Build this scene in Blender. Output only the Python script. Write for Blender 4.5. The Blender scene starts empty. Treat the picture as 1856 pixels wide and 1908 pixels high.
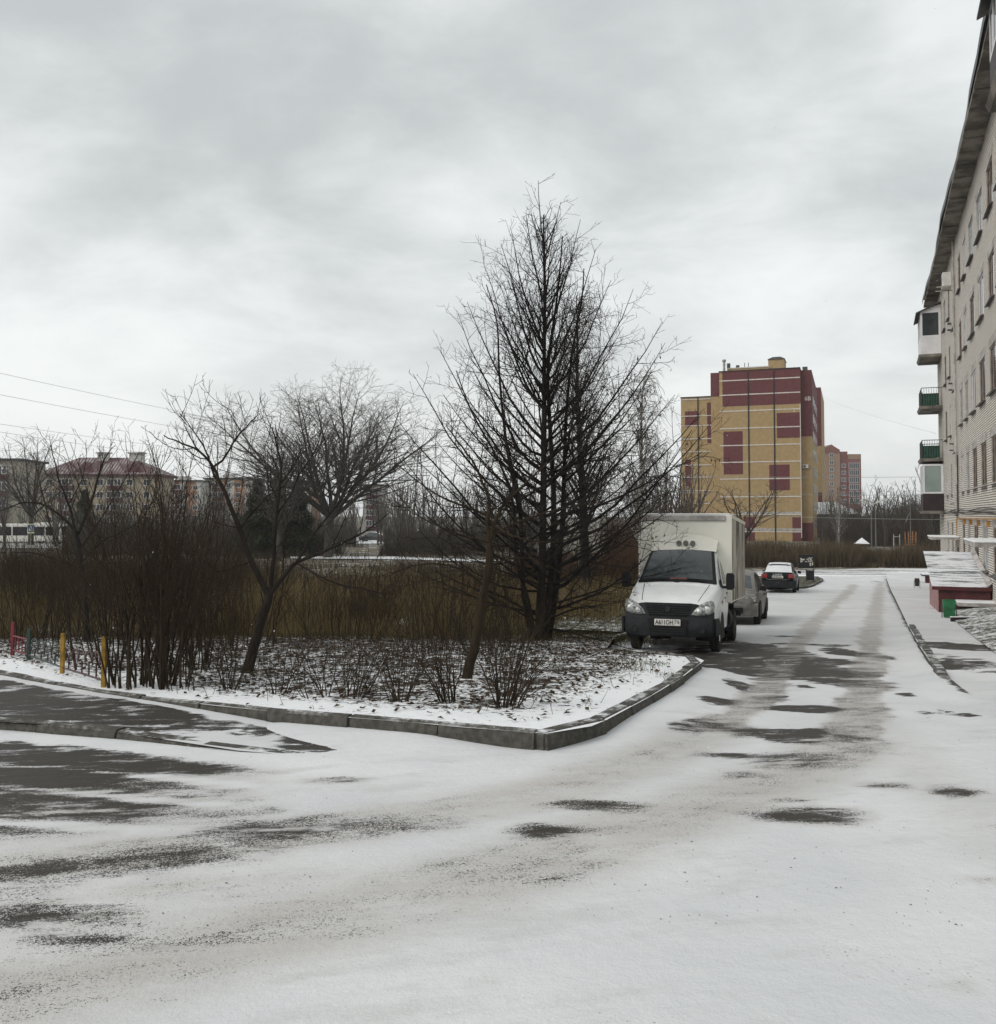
import bpy, bmesh, math, random
import numpy as np
from mathutils import Vector, Matrix

SC = bpy.context.scene
COL = SC.collection
R = math.radians

# ------------------------------------------------------------------ camera
CAMZ = 1.65
F = 1750.0            # focal length in photograph pixels (photo is 1856 x 1908)
CU, CV = 928.0, 893.0 # principal point
PITCH = math.atan(64.0 / F)
cam_d = bpy.data.cameras.new('camera')
cam_d.sensor_fit = 'HORIZONTAL'
cam_d.sensor_width = 36.0
cam_d.lens = 36.0 * F / 1856.0
cam_d.shift_y = -(954.0 - CV) / 1856.0
cam_d.clip_start = 0.05
cam_d.clip_end = 3000.0
cam = bpy.data.objects.new('camera', cam_d)
COL.objects.link(cam)
cam.location = (0, 0, CAMZ)
cam.rotation_euler = (math.pi / 2 + PITCH, 0, 0)
SC.camera = cam

# ------------------------------------------------------------------ world: overcast sky
SUN_EL, SUN_AZ = R(36), R(-114)      # azimuth measured from +Y towards +X
world = bpy.data.worlds.new('World')
SC.world = world
world.use_nodes = True
wn, wl = world.node_tree.nodes, world.node_tree.links
wn.clear()
def N(nodes, typ, **kw):
    n = nodes.new(typ)
    for k, v in kw.items():
        setattr(n, k, v)
    return n
w_out = N(wn, 'ShaderNodeOutputWorld')
w_bg = N(wn, 'ShaderNodeBackground')
sky = N(wn, 'ShaderNodeTexSky', sky_type='NISHITA', sun_disc=False)
sky.sun_elevation = SUN_EL
sky.sun_rotation = SUN_AZ
sky.air_density = 1.5
sky.dust_density = 4.0
tc = N(wn, 'ShaderNodeTexCoord')
sep = N(wn, 'ShaderNodeSeparateXYZ')
wl.new(tc.outputs['Generated'], sep.inputs[0])
def wmath(op, a, b=None, c=None, clamp=False):
    m = N(wn, 'ShaderNodeMath', operation=op)
    m.use_clamp = clamp
    for i, x in enumerate((a, b, c)):
        if x is None: continue
        if isinstance(x, (int, float)): m.inputs[i].default_value = x
        else: wl.new(x, m.inputs[i])
    return m.outputs[0]
zc = wmath('MAXIMUM', sep.outputs['Z'], 0.0)
den = wmath('ADD', zc, 0.30)
comb = N(wn, 'ShaderNodeCombineXYZ')
wl.new(wmath('DIVIDE', sep.outputs['X'], den), comb.inputs[0])
wl.new(wmath('DIVIDE', sep.outputs['Y'], den), comb.inputs[1])
def wnoise(scale, detail, rough, off, sx=1.0, sy=1.0, dist=0.0):
    mp = N(wn, 'ShaderNodeMapping')
    mp.inputs['Location'].default_value = off
    mp.inputs['Scale'].default_value = (sx, sy, 1)
    wl.new(comb.outputs[0], mp.inputs[0])
    n = N(wn, 'ShaderNodeTexNoise')
    n.inputs['Scale'].default_value = scale
    n.inputs['Detail'].default_value = detail
    n.inputs['Roughness'].default_value = rough
    n.inputs['Distortion'].default_value = dist
    wl.new(mp.outputs[0], n.inputs['Vector'])
    return n.outputs['Fac']
c_big = wnoise(1.15, 3.0, 0.5, (8.1, 3.9, 1.4), 0.9, 1.0, 0.5)
c_mid = wnoise(3.0, 9.0, 0.62, (6.7, 9.1, 2.0), 0.8, 1.0, 0.3)
mix1 = wmath('ADD', wmath('MULTIPLY', c_big, 0.62), wmath('MULTIPLY', c_mid, 0.38))
ramp = N(wn, 'ShaderNodeValToRGB')
ramp.color_ramp.interpolation = 'B_SPLINE'
el = ramp.color_ramp.elements
el[0].position, el[0].color = 0.38, (0.48, 0.505, 0.512, 1)
el[1].position, el[1].color = 0.62, (0.89, 0.915, 0.907, 1)
e = el.new(0.50); e.color = (0.69, 0.72, 0.722, 1)
wl.new(mix1, ramp.inputs[0])
# thin low cloud towards the horizon on every side
hz = N(wn, 'ShaderNodeMapRange', interpolation_type='SMOOTHSTEP')
hz.inputs['From Min'].default_value = 0.02
hz.inputs['From Max'].default_value = 0.30
hz.inputs['To Min'].default_value = 0.62
hz.inputs['To Max'].default_value = 0.0
wl.new(sep.outputs['Z'], hz.inputs['Value'])
m_h = N(wn, 'ShaderNodeMix', data_type='RGBA')
wl.new(hz.outputs[0], m_h.inputs['Factor'])
wl.new(ramp.outputs[0], m_h.inputs['A'])
m_h.inputs['B'].default_value = (0.86, 0.885, 0.877, 1)
# a little of the blue sky above the cloud deck leaks through (strength 0.1)
sk = N(wn, 'ShaderNodeMix', data_type='RGBA', blend_type='MULTIPLY')
sk.inputs['Factor'].default_value = 1.0
wl.new(sky.outputs[0], sk.inputs['A'])
sk.inputs['B'].default_value = (0.1, 0.1, 0.1, 1)
m_s = N(wn, 'ShaderNodeMix', data_type='RGBA')
m_s.inputs['Factor'].default_value = 0.94
wl.new(sk.outputs['Result'], m_s.inputs['A'])
wl.new(m_h.outputs['Result'], m_s.inputs['B'])
wl.new(m_s.outputs['Result'], w_bg.inputs['Color'])
w_bg.inputs['Strength'].default_value = 1.0
wl.new(w_bg.outputs[0], w_out.inputs[0])

# ------------------------------------------------------------------ sun behind the cloud
sun_d = bpy.data.lights.new('sun', 'SUN')
sun_d.energy = 1.25
sun_d.angle = R(35)
sun_d.color = (1.0, 0.965, 0.91)
sun = bpy.data.objects.new('sun', sun_d)
COL.objects.link(sun)
sdir = Vector((math.sin(SUN_AZ) * math.cos(SUN_EL), math.cos(SUN_AZ) * math.cos(SUN_EL), math.sin(SUN_EL)))
sun.rotation_euler = sdir.to_track_quat('Z', 'Y').to_euler()

SC.view_settings.view_transform = 'Standard'
SC.view_settings.look = 'None'
SC.view_settings.exposure = 0.19
SC.view_settings.gamma = 1.0
SC.view_settings.use_curve_mapping = False
SC.cycles.max_bounces = 6
SC.cycles.diffuse_bounces = 3
SC.cycles.transparent_max_bounces = 8

# ------------------------------------------------------------------ terrain profile and pixel helpers
_ky = np.array([-60, -30, 0, 20, 34, 48, 58, 68, 82, 100, 1000.0])
_kz = np.array([1.9, 1.4, 0, -1.15, -1.80, -2.40, -2.66, -2.80, -2.85, -2.85, -2.85])
_yy = np.arange(-80, 1000, 0.5)
_zz = np.interp(_yy, _ky, _kz)
_k = np.ones(13) / 13.0
_zz = np.convolve(np.pad(_zz, 6, mode='edge'), _k, mode='valid')
def gz(y):
    return float(np.interp(y, _yy, _zz))
def ray(u, v):
    xc, yc = (u - CU) / F, (CV - v) / F
    y = math.cos(PITCH) - math.sin(PITCH) * yc
    z = math.sin(PITCH) + math.cos(PITCH) * yc
    return xc / y, z / y
def at(u, v, y):
    """world point seen at photo pixel (u, v) at forward distance y"""
    rx, rz = ray(u, v)
    return Vector((rx * y, y, CAMZ + rz * y))
def gp(u, v, off=0.0):
    """point of the ground seen at photo pixel (u, v)"""
    rx, rz = ray(u, v)
    lo, hi = 0.5, 700.0
    for _ in range(50):
        m = 0.5 * (lo + hi)
        if CAMZ + rz * m - gz(m) - off > 0: lo = m
        else: hi = m
    return Vector((rx * lo, lo, gz(lo) + off))
def gx(u, v):
    p = gp(u, v)
    return (p.x, p.y)
ROADA = math.atan(704.0 / F)          # heading of driveway and buildings (right of forward)
CA, SA = math.cos(ROADA), math.sin(ROADA)

# ------------------------------------------------------------------ objects
def tag(o, label=None, cat=None, group=None, kind=None):
    if label: o['label'] = label
    if cat: o['category'] = cat
    if group: o['group'] = group
    if kind: o['kind'] = kind
    return o
def thing(name, label, cat, loc=(0, 0, 0), rot=(0, 0, 0), group=None):
    o = bpy.data.objects.new(name, None)
    o.empty_display_size = 0.3
    COL.objects.link(o)
    o.location = loc
    o.rotation_euler = rot
    return tag(o, label, cat, group)
def link(name, me, parent=None, loc=None, rot=None):
    o = bpy.data.objects.new(name, me)
    COL.objects.link(o)
    if parent is not None: o.parent = parent
    if loc is not None: o.location = loc
    if rot is not None: o.rotation_euler = rot
    return o
def copy_tree(o, parent=None):
    c = o.copy(); COL.objects.link(c)
    if parent is not None: c.parent = parent
    for ch in list(o.children):
        copy_tree(ch, c)
    return c

class MB:
    def __init__(s): s.v, s.f = [], []
    def add(s, vs, fs):
        b = len(s.v)
        s.v += [tuple(p) for p in vs]
        s.f += [tuple(b + i for i in f) for f in fs]
        return s
    def box(s, x0, x1, y0, y1, z0, z1):
        return s.add([(x0,y0,z0),(x1,y0,z0),(x1,y1,z0),(x0,y1,z0),(x0,y0,z1),(x1,y0,z1),(x1,y1,z1),(x0,y1,z1)],
                     [(0,3,2,1),(4,5,6,7),(0,1,5,4),(1,2,6,5),(2,3,7,6),(3,0,4,7)])
    def bbox(s, x0, x1, y0, y1, z0, z1, b=0.02):
        """box with chamfered upright and top edges"""
        def ring(i, z): 
            return [(x0+i+b,y0+i,z),(x1-i-b,y0+i,z),(x1-i,y0+i+b,z),(x1-i,y1-i-b,z),(x1-i-b,y1-i,z),(x0+i+b,y1-i,z),(x0+i,y1-i-b,z),(x0+i,y0+i+b,z)]
        vs = ring(b, z0) + ring(0, z0 + b) + ring(0, z1 - b) + ring(b, z1)
        fs = [tuple(range(7, -1, -1)), tuple(range(24, 32))]
        for k in range(3):
            for i in range(8):
                j = (i + 1) % 8
                fs.append((8*k+i, 8*k+j, 8*k+8+j, 8*k+8+i))
        return s.add(vs, fs)
    def quad(s, a, b, c, d): return s.add([a, b, c, d], [(0, 1, 2, 3)])
    def prism(s, poly, a0, a1, axis='x'):
        """polygon in the two other axes, extruded along axis"""
        n = len(poly)
        def P(p, a):
            return {'x': (a, p[0], p[1]), 'y': (p[0], a, p[1]), 'z': (p[0], p[1], a)}[axis]
        vs = [P(p, a0) for p in poly] + [P(p, a1) for p in poly]
        fs = [tuple(range(n - 1, -1, -1)), tuple(range(n, 2 * n))]
        fs += [(i, (i + 1) % n, n + (i + 1) % n, n + i) for i in range(n)]
        return s.add(vs, fs)
    def tube(s, pts, r, n=6, cap=True):
        pts = [Vector(p) for p in pts]
        rs = r if isinstance(r, (list, tuple)) else [r] * len(pts)
        d0 = (pts[-1] - pts[0]).normalized()
        ref = Vector((0, 0, 1)) if abs(d0.z) < 0.8 else Vector((1, 0, 0))
        vs = []
        for i, p in enumerate(pts):
            t = (pts[min(i + 1, len(pts) - 1)] - pts[max(i - 1, 0)]).normalized()
            e1 = t.cross(ref).normalized(); e2 = t.cross(e1)
            for k in range(n):
                a = 2 * math.pi * k / n
                vs.append(p + (e1 * math.cos(a) + e2 * math.sin(a)) * rs[i])
        fs = []
        for i in range(len(pts) - 1):
            for k in range(n):
                j = (k + 1) % n
                fs.append((i*n+k, i*n+j, i*n+n+j, i*n+n+k))
        if cap:
            fs.append(tuple(range(n - 1, -1, -1)))
            m = (len(pts) - 1) * n
            fs.append(tuple(range(m, m + n)))
        return s.add(vs, fs)
    def lathe(s, prof, n=20, axis='z', c=(0, 0, 0)):
        """profile of (radius, height) turned round axis"""
        vs, fs = [], []
        for r, h in prof:
            for k in range(n):
                a = 2 * math.pi * k / n
                x, y = r * math.cos(a), r * math.sin(a)
                p = {'z': (x, y, h), 'x': (h, x, y), 'y': (x, h, y)}[axis]
                vs.append((p[0] + c[0], p[1] + c[1], p[2] + c[2]))
        for i in range(len(prof) - 1):
            for k in range(n):
                j = (k + 1) % n
                fs.append((i*n+k, i*n+j, i*n+n+j, i*n+n+k))
        return s.add(vs, fs)
    def loft(s, rings, closed=True, cap=True):
        n = len(rings[0]); vs, fs = [], []
        for r in rings: vs += list(r)
        m = n if closed else n - 1
        for i in range(len(rings) - 1):
            for k in range(m):
                j = (k + 1) % n
                fs.append((i*n+k, i*n+j, i*n+n+j, i*n+n+k))
        if cap and closed:
            fs.append(tuple(range(n - 1, -1, -1)))
            b = (len(rings) - 1) * n
            fs.append(tuple(range(b, b + n)))
        return s.add(vs, fs)
    def mesh(s, name, mat=None, smooth=False):
        me = bpy.data.meshes.new(name)
        me.from_pydata(s.v, [], s.f)
        if mat is not None: me.materials.append(mat)
        if smooth: me.shade_smooth()
        return me
    def recalc(s, me):
        bm = bmesh.new(); bm.from_mesh(me)
        bmesh.ops.recalc_face_normals(bm, faces=bm.faces)
        bm.to_mesh(me); bm.free()
    def build(s, name, mat=None, parent=None, smooth=False, loc=None, rot=None, fix=True, sharp=None):
        me = s.mesh(name, mat, False)
        if fix: s.recalc(me)
        if smooth:
            me.shade_smooth()
            if sharp: me.set_sharp_from_angle(angle=R(sharp))
        return link(name, me, parent, loc, rot)

def mesh_np(name, V, Fq, mat=None, parent=None, smooth=True, attrs=None, kind=None):
    """quads (or triangles) from numpy arrays"""
    me = bpy.data.meshes.new(name)
    V = np.ascontiguousarray(V, dtype=np.float32); Fq = np.ascontiguousarray(Fq, dtype=np.int32)
    n, k = Fq.shape
    me.vertices.add(len(V)); me.vertices.foreach_set('co', V.ravel())
    me.loops.add(n * k); me.loops.foreach_set('vertex_index', Fq.ravel())
    me.polygons.add(n)
    me.polygons.foreach_set('loop_start', np.arange(0, n * k, k, dtype=np.int32))
    me.polygons.foreach_set('loop_total', np.full(n, k, dtype=np.int32))
    me.update(calc_edges=True)
    if attrs:
        for an, arr in attrs.items():
            a = me.attributes.new(an, 'FLOAT', 'POINT')
            a.data.foreach_set('value', np.ascontiguousarray(arr, dtype=np.float32))
    if smooth: me.shade_smooth()
    if mat is not None: me.materials.append(mat)
    o = link(name, me, parent)
    if kind: o['kind'] = kind
    return o

def text_mesh(name, body, size, mat, parent, loc, rot, bold=0.0, align='CENTER', squash=1.0):
    cu = bpy.data.curves.new(name, 'FONT')
    cu.body = body; cu.size = size; cu.align_x = align; cu.align_y = 'CENTER'
    cu.extrude = 0.002; cu.offset = bold; cu.resolution_u = 2
    tmp = bpy.data.objects.new(name + '_tmp', cu)
    COL.objects.link(tmp)
    dg = bpy.context.evaluated_depsgraph_get()
    me = bpy.data.meshes.new_from_object(tmp.evaluated_get(dg))
    bpy.data.objects.remove(tmp); bpy.data.curves.remove(cu)
    for v in me.vertices: v.co.x *= squash
    me.materials.clear(); me.materials.append(mat)
    return link(name, me, parent, loc, rot)

# ------------------------------------------------------------------ materials
def new_mat(name):
    m = bpy.data.materials.new(name); m.use_nodes = True
    nt = m.node_tree; nt.nodes.clear()
    out = N(nt.nodes, 'ShaderNodeOutputMaterial')
    b = N(nt.nodes, 'ShaderNodeBsdfPrincipled')
    nt.links.new(b.outputs[0], out.inputs[0])
    return m, nt, b
class G:
    """small node-graph helper"""
    def __init__(s, nt):
        s.nt, s.n, s.l = nt, nt.nodes, nt.links
        s.tc = N(s.n, 'ShaderNodeTexCoord')
        s.obj = s.tc.outputs['Object']
        s.geo = N(s.n, 'ShaderNodeNewGeometry')
        s.pos = s.geo.outputs['Position']
    def _set(s, sock, x):
        if x is None: return
        if isinstance(x, (int, float)): sock.default_value = x
        elif isinstance(x, (tuple, list)): sock.default_value = (*x, 1.0) if len(x) == 3 and len(sock.default_value) == 4 else x
        else: s.l.new(x, sock)
    def math(s, op, a, b=None, c=None, clamp=False):
        m = N(s.n, 'ShaderNodeMath', operation=op); m.use_clamp = clamp
        for i, x in enumerate((a, b, c)): s._set(m.inputs[i], x)
        return m.outputs[0]
    def noise(s, scale, detail=3.0, rough=0.55, vec=None, sc=(1, 1, 1), rot=(0, 0, 0), dist=0.0, off=(0, 0, 0)):
        mp = N(s.n, 'ShaderNodeMapping')
        if any(rot):
            mp.vector_type = 'TEXTURE'
            mp.inputs['Scale'].default_value = tuple(1.0 / k for k in sc)
        else:
            mp.inputs['Scale'].default_value = sc
        mp.inputs['Rotation'].default_value = rot
        mp.inputs['Location'].default_value = off
        s.l.new(vec if vec is not None else s.obj, mp.inputs[0])
        n = N(s.n, 'ShaderNodeTexNoise')
        n.inputs['Scale'].default_value = scale; n.inputs['Detail'].default_value = detail
        n.inputs['Roughness'].default_value = rough; n.inputs['Distortion'].default_value = dist
        s.l.new(mp.outputs[0], n.inputs['Vector'])
        return n.outputs['Fac']
    def voronoi(s, scale, vec=None, feature='F1', out='Distance', sc=(1,1,1)):
        mp = N(s.n, 'ShaderNodeMapping'); mp.inputs['Scale'].default_value = sc
        s.l.new(vec if vec is not None else s.obj, mp.inputs[0])
        n = N(s.n, 'ShaderNodeTexVoronoi', feature=feature)
        n.inputs['Scale'].default_value = scale
        s.l.new(mp.outputs[0], n.inputs['Vector'])
        return n.outputs[out]
    def step(s, x, lo, hi, a=0.0, b=1.0):
        m = N(s.n, 'ShaderNodeMapRange', interpolation_type='SMOOTHSTEP')
        s._set(m.inputs['Value'], x); s._set(m.inputs['From Min'], lo); s._set(m.inputs['From Max'], hi)
        s._set(m.inputs['To Min'], a); s._set(m.inputs['To Max'], b)
        return m.outputs[0]
    def mix(s, f, a, b, blend='MIX'):
        m = N(s.n, 'ShaderNodeMix', data_type='RGBA', blend_type=blend)
        s._set(m.inputs['Factor'], f); s._set(m.inputs['A'], a); s._set(m.inputs['B'], b)
        return m.outputs['Result']
    def attr(s, name, out='Fac'):
        a = N(s.n, 'ShaderNodeAttribute'); a.attribute_name = name
        return a.outputs[out]
    def bump(s, h, strength=0.3, dist=0.02, bsdf=None):
        b = N(s.n, 'ShaderNodeBump')
        b.inputs['Strength'].default_value = strength; b.inputs['Distance'].default_value = dist
        s._set(b.inputs['Height'], h)
        if bsdf is not None: s.l.new(b.outputs[0], bsdf.inputs['Normal'])
        return b.outputs[0]
    def upness(s):
        sp = N(s.n, 'ShaderNodeSeparateXYZ'); s.l.new(s.geo.outputs['True Normal'], sp.inputs[0])
        return sp.outputs['Z']
def shade(c, k): return tuple(min(1.0, x * k) for x in c)
def plain(name, col, rough=0.7, var=0.18, scale=6.0, metal=0.0, bump=0.0, bscale=40.0, col2=None, spec=0.5, coat=0.0, rand=0.0):
    m, nt, b = new_mat(name); g = G(nt)
    n = g.noise(scale, 4.0, 0.6)
    c2 = col2 if col2 else shade(col, 1.0 - var * 1.6)
    c1 = col if col2 else shade(col, 1.0 + var)
    c = g.mix(g.step(n, 0.32, 0.68), c2, c1)
    if rand:
        oi = N(g.n, 'ShaderNodeObjectInfo')
        hs = N(g.n, 'ShaderNodeHueSaturation')
        g.l.new(c, hs.inputs['Color'])
        g.l.new(g.math('MULTIPLY_ADD', oi.outputs['Random'], 2 * rand, 1.0 - rand), hs.inputs['Value'])
        c = hs.outputs[0]
    g.l.new(c, b.inputs['Base Color'])
    b.inputs['Roughness'].default_value = rough
    b.inputs['Metallic'].default_value = metal
    b.inputs['Specular IOR Level'].default_value = spec
    if coat: b.inputs['Coat Weight'].default_value = coat; b.inputs['Coat Roughness'].default_value = 0.08
    if bump: g.bump(g.noise(bscale, 3.0, 0.6), bump, 0.01, b)
    return m
SNOW = (0.80, 0.81, 0.82)
def snowy(name, col, cover=0.5, nscale=9.0, up=0.55, rough=0.85, soft=0.10, col2=None, bump=0.3, bscale=60.0, stretch=(1,1,1)):
    """a surface with snow lying on its upward faces"""
    m, nt, b = new_mat(name); g = G(nt)
    n = g.noise(nscale, 6.0, 0.62, sc=stretch)
    n2 = g.noise(nscale * 7, 2.0, 0.6)
    nn = g.math('MULTIPLY_ADD', n2, 0.25, g.math('MULTIPLY', n, 0.75))
    thr = 1.0 - cover
    lo = 0.5 + (thr - 0.5) * 0.55
    mask = g.math('MULTIPLY', g.step(nn, lo - soft, lo + soft), g.step(g.upness(), up - 0.1, up + 0.1))
    base = g.mix(g.step(g.noise(14.0, 4.0), 0.3, 0.7), col2 if col2 else shade(col, 0.65), shade(col, 1.15))
    g.l.new(g.mix(mask, base, SNOW), b.inputs['Base Color'])
    b.inputs['Roughness'].default_value = rough
    b.inputs['Specular IOR Level'].default_value = 0.3
    if bump: g.bump(g.math('ADD', g.noise(bscale, 3.0, 0.6), g.math('MULTIPLY', mask, 0.8)), bump, 0.012, b)
    return m
def glass(name, col=(0.02, 0.025, 0.03), rough=0.06, spec=0.6):
    m, nt, b = new_mat(name); g = G(nt)
    g.l.new(g.mix(g.noise(1.6, 2.0), shade(col, 0.6), shade(col, 1.6)), b.inputs['Base Color'])
    b.inputs['Roughness'].default_value = rough
    b.inputs['Specular IOR Level'].default_value = spec
    return m
# ================================================================== ground, paving, kerbs
rs = np.random.default_rng(7)

def sm(x, a, b):
    t = np.clip((x - a) / (b - a), 0, 1)
    return t * t * (3 - 2 * t)
def gza(y): return np.interp(y, _yy, _zz)
def poly_dist(X, Y, pts):
    """distance to an open polyline"""
    d = np.full(X.shape, 1e9)
    for (x0, y0), (x1, y1) in zip(pts[:-1], pts[1:]):
        dx, dy = x1 - x0, y1 - y0
        t = np.clip(((X - x0) * dx + (Y - y0) * dy) / (dx * dx + dy * dy + 1e-9), 0, 1)
        d = np.minimum(d, np.hypot(X - x0 - t * dx, Y - y0 - t * dy))
    return d
def inside(X, Y, poly):
    c = np.zeros(X.shape, bool)
    n = len(poly)
    for i in range(n):
        x0, y0 = poly[i]; x1, y1 = poly[(i + 1) % n]
        cond = ((y0 > Y) != (y1 > Y))
        with np.errstate(divide='ignore', invalid='ignore'):
            xi = (x1 - x0) * (Y - y0) / (y1 - y0 + 1e-12) + x0
        c ^= cond & (X < xi)
    return c
def vnoise(X, Y, s, seed):
    """cheap smooth value noise"""
    r = np.random.default_rng(seed); T = r.random((64, 64))
    x, y = X / s, Y / s
    xi, yi = np.floor(x).astype(int), np.floor(y).astype(int)
    fx, fy = x - xi, y - yi
    fx, fy = fx * fx * (3 - 2 * fx), fy * fy * (3 - 2 * fy)
    g = lambda a, b: T[a % 64, b % 64]
    return (g(xi, yi) * (1 - fx) + g(xi + 1, yi) * fx) * (1 - fy) + (g(xi, yi + 1) * (1 - fx) + g(xi + 1, yi + 1) * fx) * fy
def catmull(pts, k=6):
    out = []
    n = len(pts)
    for i in range(n - 1):
        p0, p1, p2, p3 = pts[max(i-1,0)], pts[i], pts[i+1], pts[min(i+2,n-1)]
        for j in range(k):
            t = j / k
            out.append(tuple(0.5 * ((2*b) + (-a+c)*t + (2*a-5*b+4*c-d)*t*t + (-a+3*b-3*c+d)*t**3) for a, b, c, d in zip(p0, p1, p2, p3)))
    out.append(tuple(pts[-1]))
    return out

# ---- outlines (kerb top edges)
def go(u, v, off):
    p = gp(u, v, off); return (p.x, p.y)
BEDH, FOOTH = 0.20, 0.12
K2 = [go(u, v, BEDH) for u, v in ((-330,1190),(-150,1222),(0,1253),(200,1288),(400,1312),(540,1326),(770,1343),(850,1351),(998,1362))]
K1c = [go(u, v, BEDH) for u, v in ((1016,1364),(1102,1350),(1131,1338),(1205,1299),(1265,1264),(1306,1234),(1312,1229),(1303,1225),(1288,1220),(1265,1218),(1200,1214),(1130,1208))]
K3 = [go(u, v, FOOTH) for u, v in ((-330,1318),(-150,1332),(0,1344),(118,1351),(285,1367))] + [go(u, v, o) for u, v, o in ((442,1393,0.07),(500,1400,0.05),(620,1415,0.02),(760,1427,0.0))]
K4a = [go(u, v, 0.12) for u, v in ((1798,1287),(1776,1272),(1746,1250),(1716,1207),(1691,1163))]
K4b = [go(u, v, 0.10) for u, v in ((1684,1149),(1668,1115),(1652,1078))]
BAY = [(K1c[-1][0], K1c[-1][1]), (2.55, 20.6), (6.3, 31.2), (11.3, 45.0), (12.6, 49.3)]
ISL = [go(u, v, 0.1) for u, v in ((1300,1094),(1417,1095),(1500,1093),(1524,1085),(1534,1079),(1524,1074),(1440,1073),(1300,1072))]

# ---- materials
def snow_asphalt(name, grain=1.0):
    m, nt, b = new_mat(name); g = G(nt)
    bare, dirt = g.attr('bare'), g.attr('dirt')
    n1 = g.noise(1.1, 9.0, 0.66, sc=(0.5, 1, 1), rot=(0, 0, 0.16), dist=0.8)
    n2 = g.noise(5.5, 6.0, 0.66, sc=(0.45, 1, 1), rot=(0, 0, 0.22), dist=0.4)
    n3 = g.math('ADD', g.math('MULTIPLY', g.noise(150.0, 2.0, 0.65), 0.6), g.math('MULTIPLY', g.noise(58.0, 2.0, 0.6), 0.4))
    nn = g.math('ADD', g.math('MULTIPLY_ADD', n1, 1.7, -0.85), g.math('MULTIPLY_ADD', n2, 1.5, -0.75))
    nn = g.math('MULTIPLY', nn, g.math('MULTIPLY_ADD', bare, 1.1, 0.16))
    val = g.math('ADD', bare, nn)
    gr = g.math('MULTIPLY_ADD', dirt, 3.0 * grain, 0.25)
    val = g.math('ADD', val, g.math('MULTIPLY', g.math('ADD', n3, -0.5), gr))
    mask = g.step(val, 0.42, 0.56)
    # wisps of snow still lying on the swept asphalt
    wisp = g.step(g.math('ADD', g.math('MULTIPLY', g.noise(3.2, 8.0, 0.7, sc=(0.35, 1, 1), rot=(0, 0, 0.1)), 0.75), g.math('MULTIPLY', n3, 0.25)), 0.545, 0.60)
    mask = g.math('MULTIPLY', mask, g.math('SUBTRACT', 1.0, g.math('MULTIPLY', wisp, 0.85)))
    asp = g.mix(g.step(g.noise(130.0, 2.0, 0.7), 0.3, 0.7), (0.014, 0.0125, 0.011), (0.068, 0.061, 0.052))
    asp = g.mix(g.step(g.noise(1.3, 5.0), 0.35, 0.7), asp, (0.040, 0.034, 0.027))
    snow = g.mix(g.step(g.noise(0.5, 4.0), 0.3, 0.7), (0.60, 0.61, 0.62), (0.70, 0.705, 0.71))
    snow = g.mix(g.math('MULTIPLY', g.step(g.noise(2.6, 8.0, 0.7, sc=(0.4, 1, 1), rot=(0, 0, 0.3)), 0.50, 0.68), 0.45), snow, (0.50, 0.495, 0.485))
    snow = g.mix(g.math('MULTIPLY', g.step(g.noise(95.0, 2.0, 0.7), 0.52, 0.72), 0.20), snow, (0.42, 0.41, 0.40))
    dn = g.math('MULTIPLY', dirt, g.step(g.noise(3.2, 6.0, 0.65, sc=(0.45, 1, 1), rot=(0, 0, 0.3)), 0.15, 0.70, 0.35, 1.0), clamp=True)
    snow = g.mix(g.math('MULTIPLY', dn, 0.85), snow, (0.43, 0.40, 0.365))
    # crumbs of grit and leaf trodden into the snow
    sp = g.voronoi(26.0)
    crumb = g.math('MULTIPLY', g.step(sp, 0.16, 0.08), g.math('ADD', g.step(g.noise(0.8, 4.0, 0.6), 0.50, 0.70), g.math('MULTIPLY', dirt, 0.7), clamp=True))
    snow = g.mix(g.math('MULTIPLY', crumb, 0.8), snow, (0.16, 0.13, 0.105))
    g.l.new(g.mix(mask, snow, asp), b.inputs['Base Color'])
    g.l.new(g.step(mask, 0.0, 1.0, 0.75, 0.62), b.inputs['Roughness'])
    b.inputs['Specular IOR Level'].default_value = 0.2
    h = g.math('SUBTRACT', g.math('MULTIPLY', g.noise(9.0, 5.0, 0.6), 0.8), g.math('MULTIPLY', mask, 0.9))
    h = g.math('MULTIPLY_ADD', g.noise(60.0, 3.0, 0.7), 0.30, h)
    h = g.math('MULTIPLY_ADD', g.noise(2.4, 5.0, 0.6, sc=(0.3, 1.6, 1), rot=(0, 0, 0.32)), 1.6, h)
    g.bump(h, 0.5, 0.024, b)
    return m
M_YARD = snow_asphalt('snowy asphalt')
M_FOOT = snow_asphalt('snowy footway asphalt', 0.9)

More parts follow.
